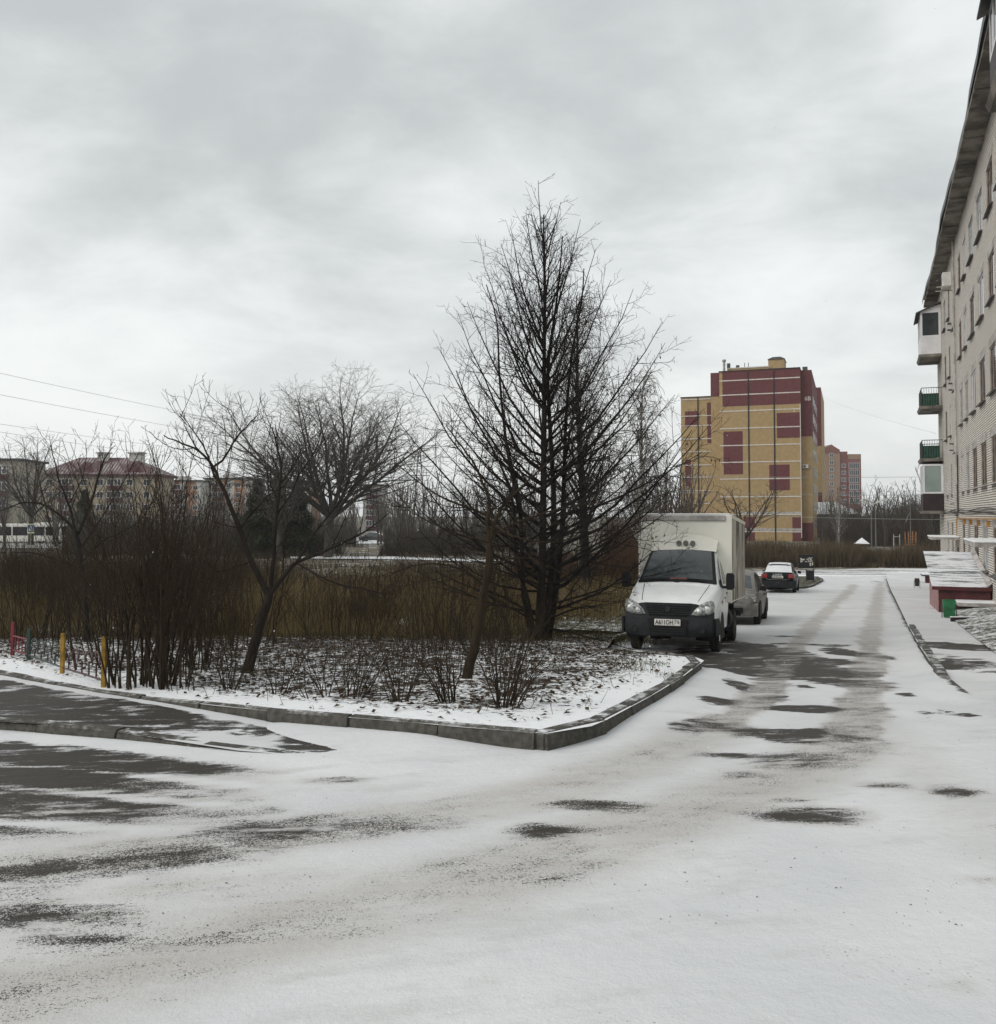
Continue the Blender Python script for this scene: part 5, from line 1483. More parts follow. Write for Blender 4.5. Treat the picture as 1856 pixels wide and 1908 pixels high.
for u0, v0, u1, v1, dy, sd in limbs:
    a, b = A(u0, v0, 0.1), A(u1, v1, dy)
    L = math.dist(a, b); n = 7; pts = []
    for i in range(n + 1):
        t = i / n
        # leaves the stem at a wide angle, then sweeps upward
        k = t ** 1.45 if sd != 'D' else t
        sag = -0.10 * L * math.sin(math.pi * t) * (0.9 if sd != 'D' else -0.6)
        w = 0.035 * L * math.sin(t * 5 + u1)
        pts.append((a[0] + (b[0]-a[0])*t + rnd.gauss(0, 0.012)*L*0.4, a[1] + (b[1]-a[1])*t + w*0.4, a[2] + (b[2]-a[2])*(0.35*t + 0.65*k) + sag*0.35 + rnd.gauss(0, 0.008)*L))
    lists[1].append((pts, 0.010 + 0.0085*L, 0.005))
SP = [dict(sp=0.17, t0=0.12, ang=(28, 60), len=(0.35, 1.45), n=5, up=0.05, wob=0.09, taper=0.45, refL=2.0, rr=0.5, rmax=0.010, rmin=0.005),
      dict(sp=0.13, t0=0.10, ang=(30, 65), len=(0.18, 0.62), n=4, up=0.03, wob=0.11, taper=0.5, refL=0.7, rr=0.6, rmin=0.0037, rtip=0.0026),
      dict(sp=0.15, t0=0.25, ang=(30, 60), len=(0.08, 0.30), n=3, up=0.02, wob=0.12, rr=0.7, rmin=0.0034, rtip=0.0026)]
ll = [None, lists[1], lists[2], lists[3], lists[4]]
for pts, r0, r1 in list(lists[1]):
    ramify(rnd, [None, lists[2], lists[3], lists[4]], pts, r0, r1, [dict(SP[0], sp=0.20), dict(SP[1], sp=0.13), dict(SP[2], sp=0.26)])
SPB = [dict(SP[0], sp=0.20), dict(SP[1], sp=0.13), dict(SP[2], sp=0.26)]
env_v = [330, 380, 450, 550, 650, 750, 850, 950, 1050, 1120, 1180]; env_h = [4, 30, 80, 152, 225, 280, 310, 325, 300, 260, 205]
def lime_env(z):
    v = CV - (z - CAMZ) / LY * F + 64
    return float(np.interp(v, env_v, env_h)) / F * LY
lead = lists[0][0][0]; zt_l = lead[-1][2]
NP_ = 92
for i in range(NP_):
    t = 0.06 + 0.88 * ((i + rnd.random()) / NP_) ** 0.9
    src = lead if (rnd.random() < 0.65 or t > 0.55) else lists[0][rnd.randrange(1, 4)][0]
    p, tg = along(src, t)
    a_ = rnd.uniform(0, 6.28); low = 1 - t
    el_ = R(18 + 42 * t + rnd.uniform(-10, 10))
    kf = rnd.uniform(0.70, 1.02); Lb = 1.0
    for _ in range(4): Lb = 0.5 * Lb + 0.5 * lime_env(p[2] + 0.72 * Lb) * kf / math.cos(el_)
    Lb = max(0.35, Lb - 0.8 * abs(p[0] - lead[0][0]))
    d = (math.cos(a_) * math.cos(el_), math.sin(a_) * math.cos(el_), math.sin(el_))
    q = path(rnd, p, d, Lb, 8, lambda s_, k=low: (0.085 if k < 0.8 else 0.02) * (0.3 + s_), 0.055)
    rb = min(0.030, 0.006 + 0.0075 * Lb); lists[1].append((q, rb, 0.0042))
    ramify(rnd, [None, lists[2], lists[3], lists[4]], q, rb, 0.004, SPB)
lime = make_tree('lime_tree', 'tall bare lime tree with conical crown of upswept branches left of the van', (LB.x, LB.y, LB.z), lists, 2, (M_BARK, M_TWIG))
hang_leaves(rnd, lists[3], lime, (LB.x, LB.y, LB.z), 260, lambda p: p[0] > at(1120, 900, LY).x and p[2] < at(0, 640, LY).z, M_LEAFD)

# ---- crooked fruit trees with hand-placed limbs
def limb_tree(name, label, base_uv, limbs, specs, mats, seed, boff=0.15, thin=1.0):
    rnd = random.Random(seed)
    b = gp(*base_uv, boff); lists = [[], [], [], [], []]
    for pix, r0, r1, lv in limbs:
        pts = []
        for p in pix:
            q = at(p[0], p[1], b.y + (p[2] if len(p) > 2 else 0)); pts.append((q.x, q.y, q.z))
        c = catmull(pts, 3)
        c = [(x + rnd.gauss(0, 0.006), y + rnd.gauss(0, 0.006), z + rnd.gauss(0, 0.006)) for x, y, z in c]
        r0, r1 = r0 * 0.82, r1 * 0.8
        lists[lv].append((c, r0, r1))
        ramify(rnd, [None, lists[2], lists[3], lists[4]], c, r0, r1, specs[lv])
    return make_tree(name, label, (b.x, b.y, b.z - 0.1), lists, 2, mats), lists
APS = dict(sp=0.14, t0=0.15, ang=(30, 75), len=(0.22, 0.95), n=5, up=0.22, wob=0.07, taper=0.25, rr=0.45, rmax=0.009, rmin=0.005)
APS2 = dict(sp=0.12, t0=0.12, ang=(35, 70), len=(0.12, 0.50), n=4, up=0.16, wob=0.07, rr=0.6, rmin=0.0036, rtip=0.0024)
APS3 = dict(sp=0.16, t0=0.2, ang=(35, 70), len=(0.06, 0.20), n=3, up=0.06, wob=0.12, rr=0.7, rmin=0.003, rtip=0.0022)
aspec = {0: [dict(APS, t0=0.65, sp=0.5), APS2, APS3], 1: [APS, APS2, APS3]}
apple_limbs = [
    ([(458,1262),(468,1225),(480,1180),(494,1135),(500,1108)], 0.095, 0.072, 0),
    ([(500,1108),(480,1072),(462,1030),(447,985),(432,945),(412,905),(398,870),(372,840),(340,826),(305,812)], 0.060, 0.010, 1),
    ([(398,870),(420,850),(440,815),(455,800),(468,785),(480,772)], 0.022, 0.007, 1),
    ([(412,905),(396,880),(388,850),(374,822),(358,800),(335,770)], 0.022, 0.006, 1),
    ([(502,1110),(508,1060),(512,1000),(518,930),(524,870),(514,822),(508,795)], 0.045, 0.009, 1),
    ([(502,1112),(530,1070),(556,1045),(600,1030),(650,1005),(690,985),(720,960)], 0.050, 0.009, 1),
    ([(556,1045,0.3),(580,1000,0.5),(620,950,0.6),(660,905,0.7),(700,870,0.8)], 0.025, 0.007, 1),
    ([(556,1050,-0.4),(620,1085,-0.7),(690,1100,-0.8),(740,1110,-0.8)], 0.020, 0.006, 1),
    ([(447,985),(470,955),(498,925),(530,905),(560,860)], 0.022, 0.006, 1),
    ([(470,1045),(440,1055),(405,1065),(380,1035),(350,1025)], 0.018, 0.005, 1),
    ([(372,840),(350,808),(342,785),(334,768)], 0.012, 0.004, 1),
    ([(516,960),(545,915),(560,880),(590,835),(600,790)], 0.018, 0.005, 1),
    ([(440,815),(440,798),(436,778),(428,760)], 0.010, 0.004, 1)]
limb_tree('apple_tree', 'leaning bare fruit tree with forked trunk left of centre in the bed', (458,1257), apple_limbs, aspec, (M_APPLE, M_TWIG), 5)
mid_limbs = [
    ([(866,1275),(876,1235),(888,1190),(898,1130),(908,1070),(912,1020)], 0.090, 0.062, 0),
    ([(912,1020),(918,985),(930,955),(948,930),(975,905),(1000,880),(1040,850)], 0.050, 0.008, 1),
    ([(912,1020),(908,975),(912,940),(900,900),(880,860),(850,820),(830,790)], 0.042, 0.008, 1),
    ([(914,1000),(950,980),(1000,960),(1060,945),(1120,935)], 0.028, 0.007, 1),
    ([(908,960,0.3),(870,945,0.3),(820,925,0.4),(770,890,0.4),(735,860,0.5)], 0.026, 0.006, 1),
    ([(900,1090,-0.3),(860,1060,-0.4),(800,1050,-0.5),(750,1060,-0.6),(720,1075,-0.6)], 0.022, 0.005, 1),
    ([(905,1060,0.3),(950,1040,0.3),(1000,1045,0.4),(1050,1070,0.4),(1090,1100,0.4)], 0.020, 0.005, 1),
    ([(912,1010,-0.4),(870,1000,-0.5),(830,985,-0.6),(780,960,-0.6),(720,900,-0.6)], 0.022, 0.005, 1),
    ([(920,980,-0.3),(960,1000,-0.5),(1010,1010,-0.6),(1080,1000,-0.6)], 0.018, 0.005, 1)]
limb_tree('fruit_tree', 'brown trunked bare tree leaning right in front of the tall lime', (866,1270), mid_limbs, {0: [dict(APS, t0=0.5, sp=0.3), APS2, APS3], 1: [dict(APS, sp=0.10, up=0.10), APS2, dict(APS3, sp=0.2)]}, (M_BROWN, M_TWIG), 8)
left_limbs = [
    ([(163,1200),(160,1150),(155,1090),(148,1030),(140,990)], 0.085, 0.055, 0),
    ([(140,990),(118,965),(90,945),(55,935),(20,945),(-20,960)], 0.035, 0.008, 1),
    ([(140,990),(128,940),(112,900),(102,860),(96,830)], 0.035, 0.007, 1),
    ([(142,1000),(160,960),(175,920),(185,880),(200,845),(215,830)], 0.038, 0.007, 1),
    ([(150,1050),(190,1010),(230,990),(270,960),(300,900)], 0.024, 0.006, 1),
    ([(152,1060),(110,1045),(60,1030),(0,1030),(-40,1020)], 0.024, 0.006, 1),
    ([(150,1020),(180,980),(210,930),(240,880),(262,840)], 0.022, 0.006, 1),
    ([(128,940),(150,900),(160,860),(160,820)], 0.014, 0.005, 1)]
limb_tree('fruit_tree', 'dark bare tree standing behind the painted fence at the far left', (163,1198), left_limbs, aspec, (M_BARK, M_TWIG), 21)

# ---- shrubs: many stems from one foot
def shrub(name, label, u, v, h, spread, stems, seed, mat=M_SHRUB, rr=0.008, twig=1.0, off=0.18, foot=0.15, group=None, lean=(0, 0), pos=None, up=0.05):
    rnd = random.Random(seed)
    b = gp(u, v, off) if pos is None else Vector(pos)
    lists = [[], [], []]
    for k in range(stems):
        a = rnd.uniform(0, 6.28); r = foot * math.sqrt(rnd.random())
        tilt = R(rnd.uniform(0, spread)) 
        d = (math.cos(a)*math.sin(tilt) + lean[0], math.sin(a)*math.sin(tilt) + lean[1], math.cos(tilt))
        ln = h * rnd.uniform(0.55, 1.0) / max(0.6, math.cos(tilt))
        q = path(rnd, (b.x + r*math.cos(a), b.y + r*math.sin(a), b.z - 0.06), d, ln, 7, up, 0.095)
        rad = rr * rnd.uniform(0.6, 1.4)
        lists[0].append((q, rad, 0.003))
        ramify(rnd, [None, lists[1], lists[2]], q, rad, 0.003, [dict(sp=0.22 / twig, t0=0.25, ang=(18, 50), len=(0.15, 0.30 * h + 0.1), n=4, up=0.06, wob=0.09, rr=0.6, rmin=0.0035, rtip=0.0025),
                                                                  dict(sp=0.25 / twig, t0=0.2, ang=(25, 55), len=(0.06, 0.25), n=3, up=0.04, wob=0.1, rr=0.7, rmin=0.0028, rtip=0.002)])
    t = thing(name, label, 'shrub', (b.x, b.y, b.z), group=group)
    o = np.array((b.x, b.y, b.z))
    V, Fq = tubes_np(lists[0], 4); mesh_np('stems', V - o, Fq, mat, t)
    parts = [tubes_np(l, 3) for l in lists[1:] if l]
    if parts:
        V, Fq = joinVF(parts); mesh_np('twigs', V - o, Fq, mat, t, kind='stuff')
    return t
shrub('tall_shrub', 'tall dense shrub of upright stems beside the yellow fence post', 262, 1278, 3.3, 16, 40, 31, foot=0.42, rr=0.013, twig=1.4)
shrub('tall_shrub', 'tall upright shrub just right of the densest one', 322, 1283, 3.1, 15, 24, 32, foot=0.22, rr=0.013, twig=1.4)
shrub('tall_shrub', 'loose tall shrub between the dense shrubs and the leaning fruit tree', 372, 1250, 2.7, 22, 26, 33, foot=0.35, rr=0.010, twig=1.5)
shrub('tall_shrub', 'wide tall thicket behind the painted fence', 225, 1240, 3.0, 24, 36, 34, foot=0.9, rr=0.010, twig=1.3)
shrub('tall_shrub', 'tall brown thicket left of the leaning fruit tree at the back of the bed', 420, 1205, 2.8, 26, 34, 35, foot=1.0, rr=0.011, twig=1.4)
shrub('tall_shrub', 'tall brown thicket behind the foot of the dark left tree', 120, 1195, 2.7, 28, 36, 36, foot=1.1, rr=0.011, twig=1.3)
shrub('tall_shrub', 'thin tall thicket at the left frame edge', 25, 1190, 2.4, 28, 40, 37, foot=1.0, rr=0.010, twig=1.3)
shrub('tall_shrub', 'low dark thicket between the leaning fruit tree and the brown trunk', 640, 1188, 1.6, 35, 45, 38, foot=1.2, rr=0.008, twig=1.3)
shrub('tall_shrub', 'dark tangled thicket left of the lime trunks', 850, 1192, 2.2, 30, 50, 39, foot=1.0, rr=0.009, twig=1.4)
small = [(430,1287,0.95,30,20,'knee high bare shrub left of the leaning fruit tree foot'), (518,1292,0.70,24,8,'thin bare sapling shrub right of the leaning fruit tree foot'),
         (594,1300,0.75,20,12,'small upright bare shrub with dark stump like stems'), (655,1302,0.80,34,22,'spreading bare shrub in the middle of the bed front'),
         (745,1306,0.95,28,24,'bushy bare shrub left of the brown leaning trunk'), (838,1310,0.90,22,22,'narrow bare shrub hugging the brown leaning trunk'),
         (945,1316,0.95,24,34,'dense bare shrub nearest the kerb corner'), (340,1290,0.5,40,10,'low tangle of twigs at the foot of the tall shrubs')]
for i, (u, v, h, spd, st, lb) in enumerate(small):
    shrub('small_shrub', lb, u, v, h, spd, st, 50 + i, foot=0.08 + 0.10 * ((i * 7) % 5) / 5, rr=0.005 + 0.002 * ((i * 3) % 4) / 3, group='small bare shrubs along the bed front', lean=(0.25 * math.sin(i * 2.3), 0.2 * math.cos(i * 1.7)), up=0.02, twig=1.3)
shrub('low_shrub', 'low brown shrub spreading under the lime tree', 800, 1215, 1.1, 45, 40, 71, foot=0.5, rr=0.006)
shrub('low_shrub', 'low tangled shrub at the foot of the lime trunks', 960, 1205, 1.2, 40, 40, 72, foot=0.5, rr=0.006)
shrub('low_shrub', 'reddish low shrub between lime tree and fruit tree foot', 905, 1225, 1.0, 35, 26, 73, foot=0.35, rr=0.006)

# scrub scattered through the field grass (stuff)
rb_ = random.Random(12); sl_ = [[], [], []]
for i in range(26):
    y_ = rb_.uniform(24, 46); q_ = at(rb_.uniform(430, 930), 1000, y_)
    if q_.x > 0.35 * (y_ - 20): continue
    h_ = rb_.uniform(1.1, 2.3)
    for k in range(20):
        a_ = rb_.uniform(0, 6.28); r_ = 0.5 * math.sqrt(rb_.random()); tl_ = R(rb_.uniform(0, 38))
        pth = path(rb_, (q_.x + r_*math.cos(a_), y_ + r_*math.sin(a_), gz(y_) - 0.08), (math.cos(a_)*math.sin(tl_), math.sin(a_)*math.sin(tl_), math.cos(tl_)), h_ * rb_.uniform(0.55, 1.1), 6, 0.03, 0.1)
        sl_[0].append((pth, 0.009 * rb_.uniform(0.6, 1.3), 0.004))
        ramify(rb_, [None, sl_[1], sl_[2]], pth, 0.008, 0.004, [dict(sp=0.24, t0=0.25, ang=(18, 50), len=(0.15, 0.75), n=4, up=0.06, wob=0.09, rr=0.6, rmin=0.0045, rtip=0.003), dict(sp=0.28, t0=0.2, ang=(25, 55), len=(0.06, 0.3), n=3, up=0.04, wob=0.1, rr=0.7, rmin=0.0035, rtip=0.0025)])
V, Fq = joinVF([tubes_np(l, 3) for l in sl_ if l])
o = mesh_np('field_scrub', V, Fq, M_SHRUB, kind='stuff'); tag(o, 'bare brown scrub standing among the dry grass of the field', 'scrub')

# ---- dry grass and reeds filling the field (stuff)
def vcol_mat(name, cols):
    m, nt, b = new_mat(name); g = G(nt)
    a = g.attr('tint')
    cr = N(g.n, 'ShaderNodeValToRGB'); el_ = cr.color_ramp.elements
    el_[0].position, el_[0].color = 0.0, (*cols[0], 1); el_[1].position, el_[1].color = 1.0, (*cols[-1], 1)
    for i, c in enumerate(cols[1:-1]):
        e_ = el_.new((i + 1) / (len(cols) - 1)); e_.color = (*c, 1)
    g.l.new(a, cr.inputs[0]); g.l.new(cr.outputs[0], b.inputs['Base Color'])
    b.inputs['Roughness'].default_value = 0.9; b.inputs['Specular IOR Level'].default_value = 0.1
    return m
def blades(name, X, Y, Z, H, W, tint, mat, rng, lean=0.25, kind='stuff', seg=3):
    n = len(X)
    az = rng.uniform(0, 2*np.pi, n); la = rng.uniform(0, 2*np.pi, n); ln = np.abs(rng.normal(0, lean, n))
    t = np.linspace(0, 1, seg + 1)
    cx = X[:, None] + (np.cos(la) * ln * H)[:, None] * (t ** 1.8)[None]
    cy = Y[:, None] + (np.sin(la) * ln * H)[:, None] * (t ** 1.8)[None]
    cz = Z[:, None] + H[:, None] * t[None] * (1 - 0.25 * ln[:, None] * t[None])
    w = W[:, None] * (1 - 0.75 * t)[None] * 0.5
    dx, dy = np.cos(az)[:, None] * w, np.sin(az)[:, None] * w
    V = np.stack([np.stack([cx - dx, cy - dy, cz], -1), np.stack([cx + dx, cy + dy, cz], -1)], 2).reshape(-1, 3)
    k = 2 * (seg + 1)
    b = np.arange(n)[:, None] * k + 2 * np.arange(seg)[None]
    Fq = np.stack([b, b + 1, b + 3, b + 2], -1).reshape(-1, 4)
    return mesh_np(name, V, Fq, mat, attrs={'tint': np.repeat(tint, k)}, smooth=False, kind=kind)
rg = np.random.default_rng(99)
M_REED = vcol_mat('dry grass blades', [(0.028, 0.020, 0.011), (0.070, 0.050, 0.024), (0.190, 0.142, 0.070), (0.095, 0.082, 0.038)])
n = 120000
Dd = 18.2 + 46 * rg.random(n) ** 1.6
Xx = (rg.uniform(-0.62, 0.17, n)) * Dd
edge_ = 20.4 + 4.2 * (vnoise(Xx, Xx * 0 + 3.3, 1.5, 40) - 0.42) + 2.0 * (vnoise(Xx, Xx * 0, 0.45, 45) - 0.5)
dens = vnoise(Xx, Dd, 1.3, 41) * 0.55 + vnoise(Xx, Dd, 5.0, 42) * 0.45
kp = (rg.random(n) < sm(dens, 0.22, 0.62)) & (Dd > edge_) & ~((Xx > 0.1 * Dd - 0.9) & (Dd < 26)) & (Xx < 0.35 * (Dd - 20) + 1.0)
Xx, Dd, dens, edge_ = Xx[kp], Dd[kp], dens[kp], edge_[kp]
cl_ = vnoise(Xx, Dd, 0.75, 47)
Hh = (0.12 + 1.3 * dens * (0.35 + 1.3 * cl_)) * rg.uniform(0.4, 1.25, len(Xx)) * (1.0 - 0.25 * sm(Dd, 30, 60)) * (0.45 + 0.55 * sm(Dd - edge_, 0.0, 1.8))
tint = np.clip(0.9 * vnoise(Xx, Dd, 2.2, 43) + 0.5 * rg.random(len(Xx)) - 0.2, 0, 1)
nw = 2600     # scattered taller weed stalks
Dw = 21.5 + 34 * rg.random(nw) ** 1.5; Xw = rg.uniform(-0.6, 0.15, nw) * Dw; okw = (vnoise(Xw, Dw, 2.0, 48) > 0.42) & (Xw < 0.35 * (Dw - 20) + 0.5) & ~((Xw > 0.1 * Dw - 0.6) & (Dw < 26))
Xw, Dw = Xw[okw], Dw[okw]; nw = len(Xw)
Xx = np.concatenate([Xx, Xw]); Dd = np.concatenate([Dd, Dw]); Hh = np.concatenate([Hh, rg.uniform(0.9, 2.0, nw)]); tint = np.concatenate([tint, rg.uniform(0, 0.35, nw)])
rd = blades('dry_grass', Xx, Dd, gza(Dd) - 0.06 + np.where(Dd < 22.5, np.maximum(bed_off(Xx, Dd), 0), 0), Hh, rg.uniform(0.007, 0.020, len(Xx)) * (Dd / 26), tint, M_REED, rg, 0.30, seg=2)
tag(rd, 'tall brown dry grass and reeds filling the field behind the bed', 'dry grass')
# short green-brown grass along the back edge of the bed and by the bay
n = 13000
Xx = rg.uniform(-13, 3.4, n); Dd = rg.normal(20.6, 0.9, n) + 0.12 * np.abs(Xx)
n2 = 5000
X2 = rg.uniform(1.6, 4.2, n2); D2 = rg.uniform(11.5, 15.5, n2)
ok = inside(X2, D2, K1c + [(1.0, 14)]) & (vnoise(X2, D2, 0.9, 55) > 0.5)
n3 = 9000
D3 = rg.uniform(20, 48, n3); X3 = 0.355 * (D3 - 20.6) + 2.3 - rg.uniform(0.1, 3.0, n3)
Xx = np.concatenate([Xx, X2[ok], X3]); Dd = np.concatenate([Dd, D2[ok], D3])
zz_ = gza(Dd) + np.where(Dd < 19.5, BEDH - 0.03, 0.02)
M_GRASS = vcol_mat('winter grass blades', [(0.022, 0.026, 0.009), (0.050, 0.052, 0.018), (0.085, 0.068, 0.028), (0.110, 0.085, 0.042)])
gg = blades('winter_grass', Xx, Dd, zz_, rg.uniform(0.05, 0.22, len(Xx)) * np.where(Dd < 17, 0.35, 1.0), rg.uniform(0.006, 0.014, len(Xx)), np.clip(rg.random(len(Xx)) * 0.7 + 0.3 * vnoise(Xx, Dd, 1.5, 61), 0, 1), M_GRASS, rg, 0.5, seg=2)
tag(gg, 'short green brown winter grass along the back of the bed', 'grass')

# ---- fallen leaves and bits on the bed (stuff)
n = 16000
Xx = rg.uniform(-12, 4.2, n); Dd = rg.uniform(9.0, 21.0, n)
ok = inside(Xx, Dd, bed_poly)
kd = poly_dist(Xx, Dd, K2 + K1c[:8])
ok &= (rg.random(n) < 0.10 + 0.9 * sm(kd, 0.25, 1.6)) & (kd > 0.18)
Xx, Dd = Xx[ok], Dd[ok]; n = len(Xx)
z0 = gza(Dd) + bed_off(Xx, Dd) + 0.006
az = rg.uniform(0, 6.28, n); s = rg.uniform(0.016, 0.05, n); c1, s1 = np.cos(az), np.sin(az)
def lp_(a, b, dz): return np.stack([Xx + (c1*a - s1*b)*s, Dd + (s1*a + c1*b)*s, z0 + dz*s], -1)
r_ = lambda lo, hi: rg.uniform(lo, hi, n)
V = np.stack([lp_(-1, 0, r_(0, .3)), lp_(0, -0.6, r_(0, .9)), lp_(1, 0, r_(0.1, .8)), lp_(0, 0.6, r_(0, .9))], 1).reshape(-1, 3)
Fq = np.arange(4*n).reshape(-1, 4)
M_LITTER = vcol_mat('fallen leaves', [(0.018, 0.012, 0.008), (0.040, 0.026, 0.016), (0.075, 0.046, 0.026), (0.052, 0.050, 0.028)])
lo_ = mesh_np('fallen_leaves', V, Fq, M_LITTER, attrs={'tint': np.repeat(rg.random(n), 4)}, smooth=False, kind='stuff')
tag(lo_, 'dark fallen leaves scattered over the snowy bed', 'leaves')
# grit and twig crumbs on the snow of the driveway (stuff)
n = 900
Dd = 4.4 + 15 * rg.random(n) ** 1.5; Xx = rg.uniform(-0.56, 0.56, n) * Dd
ok = ~inside(Xx, Dd, bed_poly) & ~inside(Xx, Dd, foot_poly) & (vnoise(Xx, Dd, 1.8, 77) > 0.35)
Xx, Dd = Xx[ok], Dd[ok]; n = len(Xx)
z0 = gza(Dd) + yard_z(Xx, Dd) + 0.003
az = rg.uniform(0, 6.28, n); s = rg.uniform(0.0013, 0.0045, n); c1, s1 = np.cos(az), np.sin(az); el_ = rg.uniform(0.4, 2.2, n)
P4 = [np.stack([Xx + (c1*a*el_ - s1*b)*s, Dd + (s1*a*el_ + c1*b)*s, z0], -1) for a, b in ((-1,-0.5),(1,-0.5),(1,0.5),(-1,0.5))]
top = np.stack([Xx, Dd, z0 + s*0.9], -1)
V = np.stack(P4 + [top], 1).reshape(-1, 3); b = np.arange(n)[:, None] * 5
Fq = np.concatenate([b + np.array([[0, 1, 4]]), b + np.array([[1, 2, 4]]), b + np.array([[2, 3, 4]]), b + np.array([[3, 0, 4]])])
gr_ = mesh_np('grit', V, Fq, M_LITTER, attrs={'tint': np.repeat(rg.random(n) * 0.6, 5)}, smooth=False, kind='stuff')
tag(gr_, 'dark grit and leaf crumbs strewn on the snowy driveway', 'grit')

# dead stalks sticking out of the bed (stuff)
rnd = random.Random(77); lst = []
for k in range(1500):
    x, y = rnd.uniform(-11, 3.8), rnd.uniform(9.2, 21)
    if not inside(np.array([x]), np.array([y]), bed_poly)[0]: continue
    kd_ = float(poly_dist(np.array([x]), np.array([y]), K2 + K1c[:8])[0])
    if kd_ < 0.3 or rnd.random() > 0.2 + 0.8 * min(1, kd_ / 2): continue
    h = rnd.uniform(0.08, 0.45) * (0.6 + 0.4 * min(1, kd_))
    z = gz(y) + BEDH - 0.04
    q = path(rnd, (x, y, z), (rnd.gauss(0, .4), rnd.gauss(0, .4), 1), h, 3, 0.0, 0.15); lst.append((q, 0.0035, 0.002))
    if rnd.random() < 0.6:
        p, tg = along(q, 0.5); lst.append((path(rnd, p, side_dir(rnd, tg, 0.7), h * 0.5, 3, 0, 0.15), 0.0026, 0.002))
V, Fq = tubes_np(lst, 3)
o = mesh_np('dead_stalks', V, Fq, M_SHRUB, kind='stuff'); tag(o, 'thin dead stalks standing in the snowy bed', 'stalks')
# ================================================================== far buildings
FL0 = -2.85
M_YBR = plain('ochre yellow brick', (0.36, 0.252, 0.122), 0.85, 0.07, 1.6, bump=0.12, bscale=8.0)
M_RBR = plain('burgundy brick', (0.120, 0.030, 0.034), 0.85, 0.09, 1.6, bump=0.12, bscale=8.0)
M_BAND = plain('pale concrete band', (0.60, 0.555, 0.50), 0.8, 0.1, 2.0)
M_JOINT = plain('dark movement joint', (0.020, 0.012, 0.012), 0.8, 0.1, 2.0)
M_ROOFD = plain('dark roof felt', (0.045, 0.045, 0.048), 0.8, 0.2, 2.0)
M_FRAMEW = plain('white window frame', (0.62, 0.62, 0.62), 0.5, 0.05, 2.0)
M_FGLASS = glass('far window glass', (0.04, 0.045, 0.055), 0.1)
YR = 155.0
rp = at(1494, 1010, YR)
ROT = (0, 0, -R(20.5))
tower = thing('panel_tower', 'ochre and burgundy brick apartment building with pale floor bands behind the van', 'building', (rp.x, YR, FL0), ROT)
def vz(v, y): return at(0, v, y).z - FL0           # height above FL0 for a photo row
ZT_ = vz(686, YR)
def P(nm, mat, *b): return MB().box(*b).build(nm, mat, tower)
P('wall', M_YBR, -13.1, 0, 0, 20, -1, ZT_)
P('wall', M_YBR, -14.6, -13.1, 0.5, 18, -1, ZT_ + 0.02)
zl = vz(738, YR + 5)
P('wall', M_YBR, -19.8, -14.6, 0.9, 16, -1, zl)
P('wall', M_YBR, 0, 1.75, 1.4, 30, -1, vz(690, YR + 1))
# burgundy areas stand 3 cm proud of the ochre brick
def red(x0, x1, v0, v1, y=0.0, d=YR): P('red_panel', M_RBR, x0, x1, y - 0.03, y + 0.02, vz(v1, d), vz(v0, d))
def ux(u, y0=YR, off=0.0):
    """local x on the front face for a photo column"""
    k = (u - CU) / F; c, s = math.cos(ROT[2]), math.sin(ROT[2])
    # world = rp + x*(c,s) + off*(-s,c);  world.x = k*world.y
    return (k * (YR + off * c) - (rp.x - off * s)) / (c - k * s)
X2, X3 = ux(1518, off=20), ux(1532, off=36)
P('wall', M_YBR, 1.0, X2, 20, 34, -1, vz(705, YR + 20))
P('wall', M_YBR, 0, X3, 36, 62, -1, vz(722, YR + 33))
red(ux(1348) , 0.03, 685.2, 752)
MB().box(-14.63, -13.13, 0.45, 0.5, vz(737, YR + 4), ZT_ + 0.02).build('red_panel', M_RBR, tower)
red(ux(1449), ux(1493), 768, 815); red(ux(1349), ux(1385), 800, 882); red(ux(1434), ux(1472), 865, 913)
red(ux(1385), ux(1406), 963, 1014); red(ux(1476), 0.03, 963, 1014)
P('red_panel', M_RBR, 0.035, 1.78, 1.36, 1.42, vz(813, YR + 1), vz(689.5, YR + 1))
P('red_panel', M_RBR, 0.035, 1.78, 1.36, 1.42, -1, vz(974, YR + 1))
MB().box(1.75, 1.80, 1.42, 30, vz(813, YR + 1), vz(689.5, YR + 1)).build('red_panel', M_RBR, tower)
MB().box(1.0, X3 + 0.03, 35.95, 36.0, vz(831, YR + 34), vz(722, YR + 33) + 0.02).build('red_panel', M_RBR, tower)
MB().box(1.0, X3 + 0.03, 35.95, 36.0, vz(960, YR + 34), vz(918, YR + 34)).build('red_panel', M_RBR, tower)
MB().box(1.0, X3 + 0.03, 35.95, 36.0, -1, vz(974, YR + 34)).build('red_panel', M_RBR, tower)
for u0, u1, v0, v1 in ((1277.5, 1301, 765, 792), (1319, 1331, 750, 825), (1277.5, 1288, 856, 905)):
    MB().box(ux(u0, off=0.9), ux(u1, off=0.9), 0.86, 0.92, vz(v1, YR + 6), vz(v0, YR + 6)).build('red_panel', M_RBR, tower)
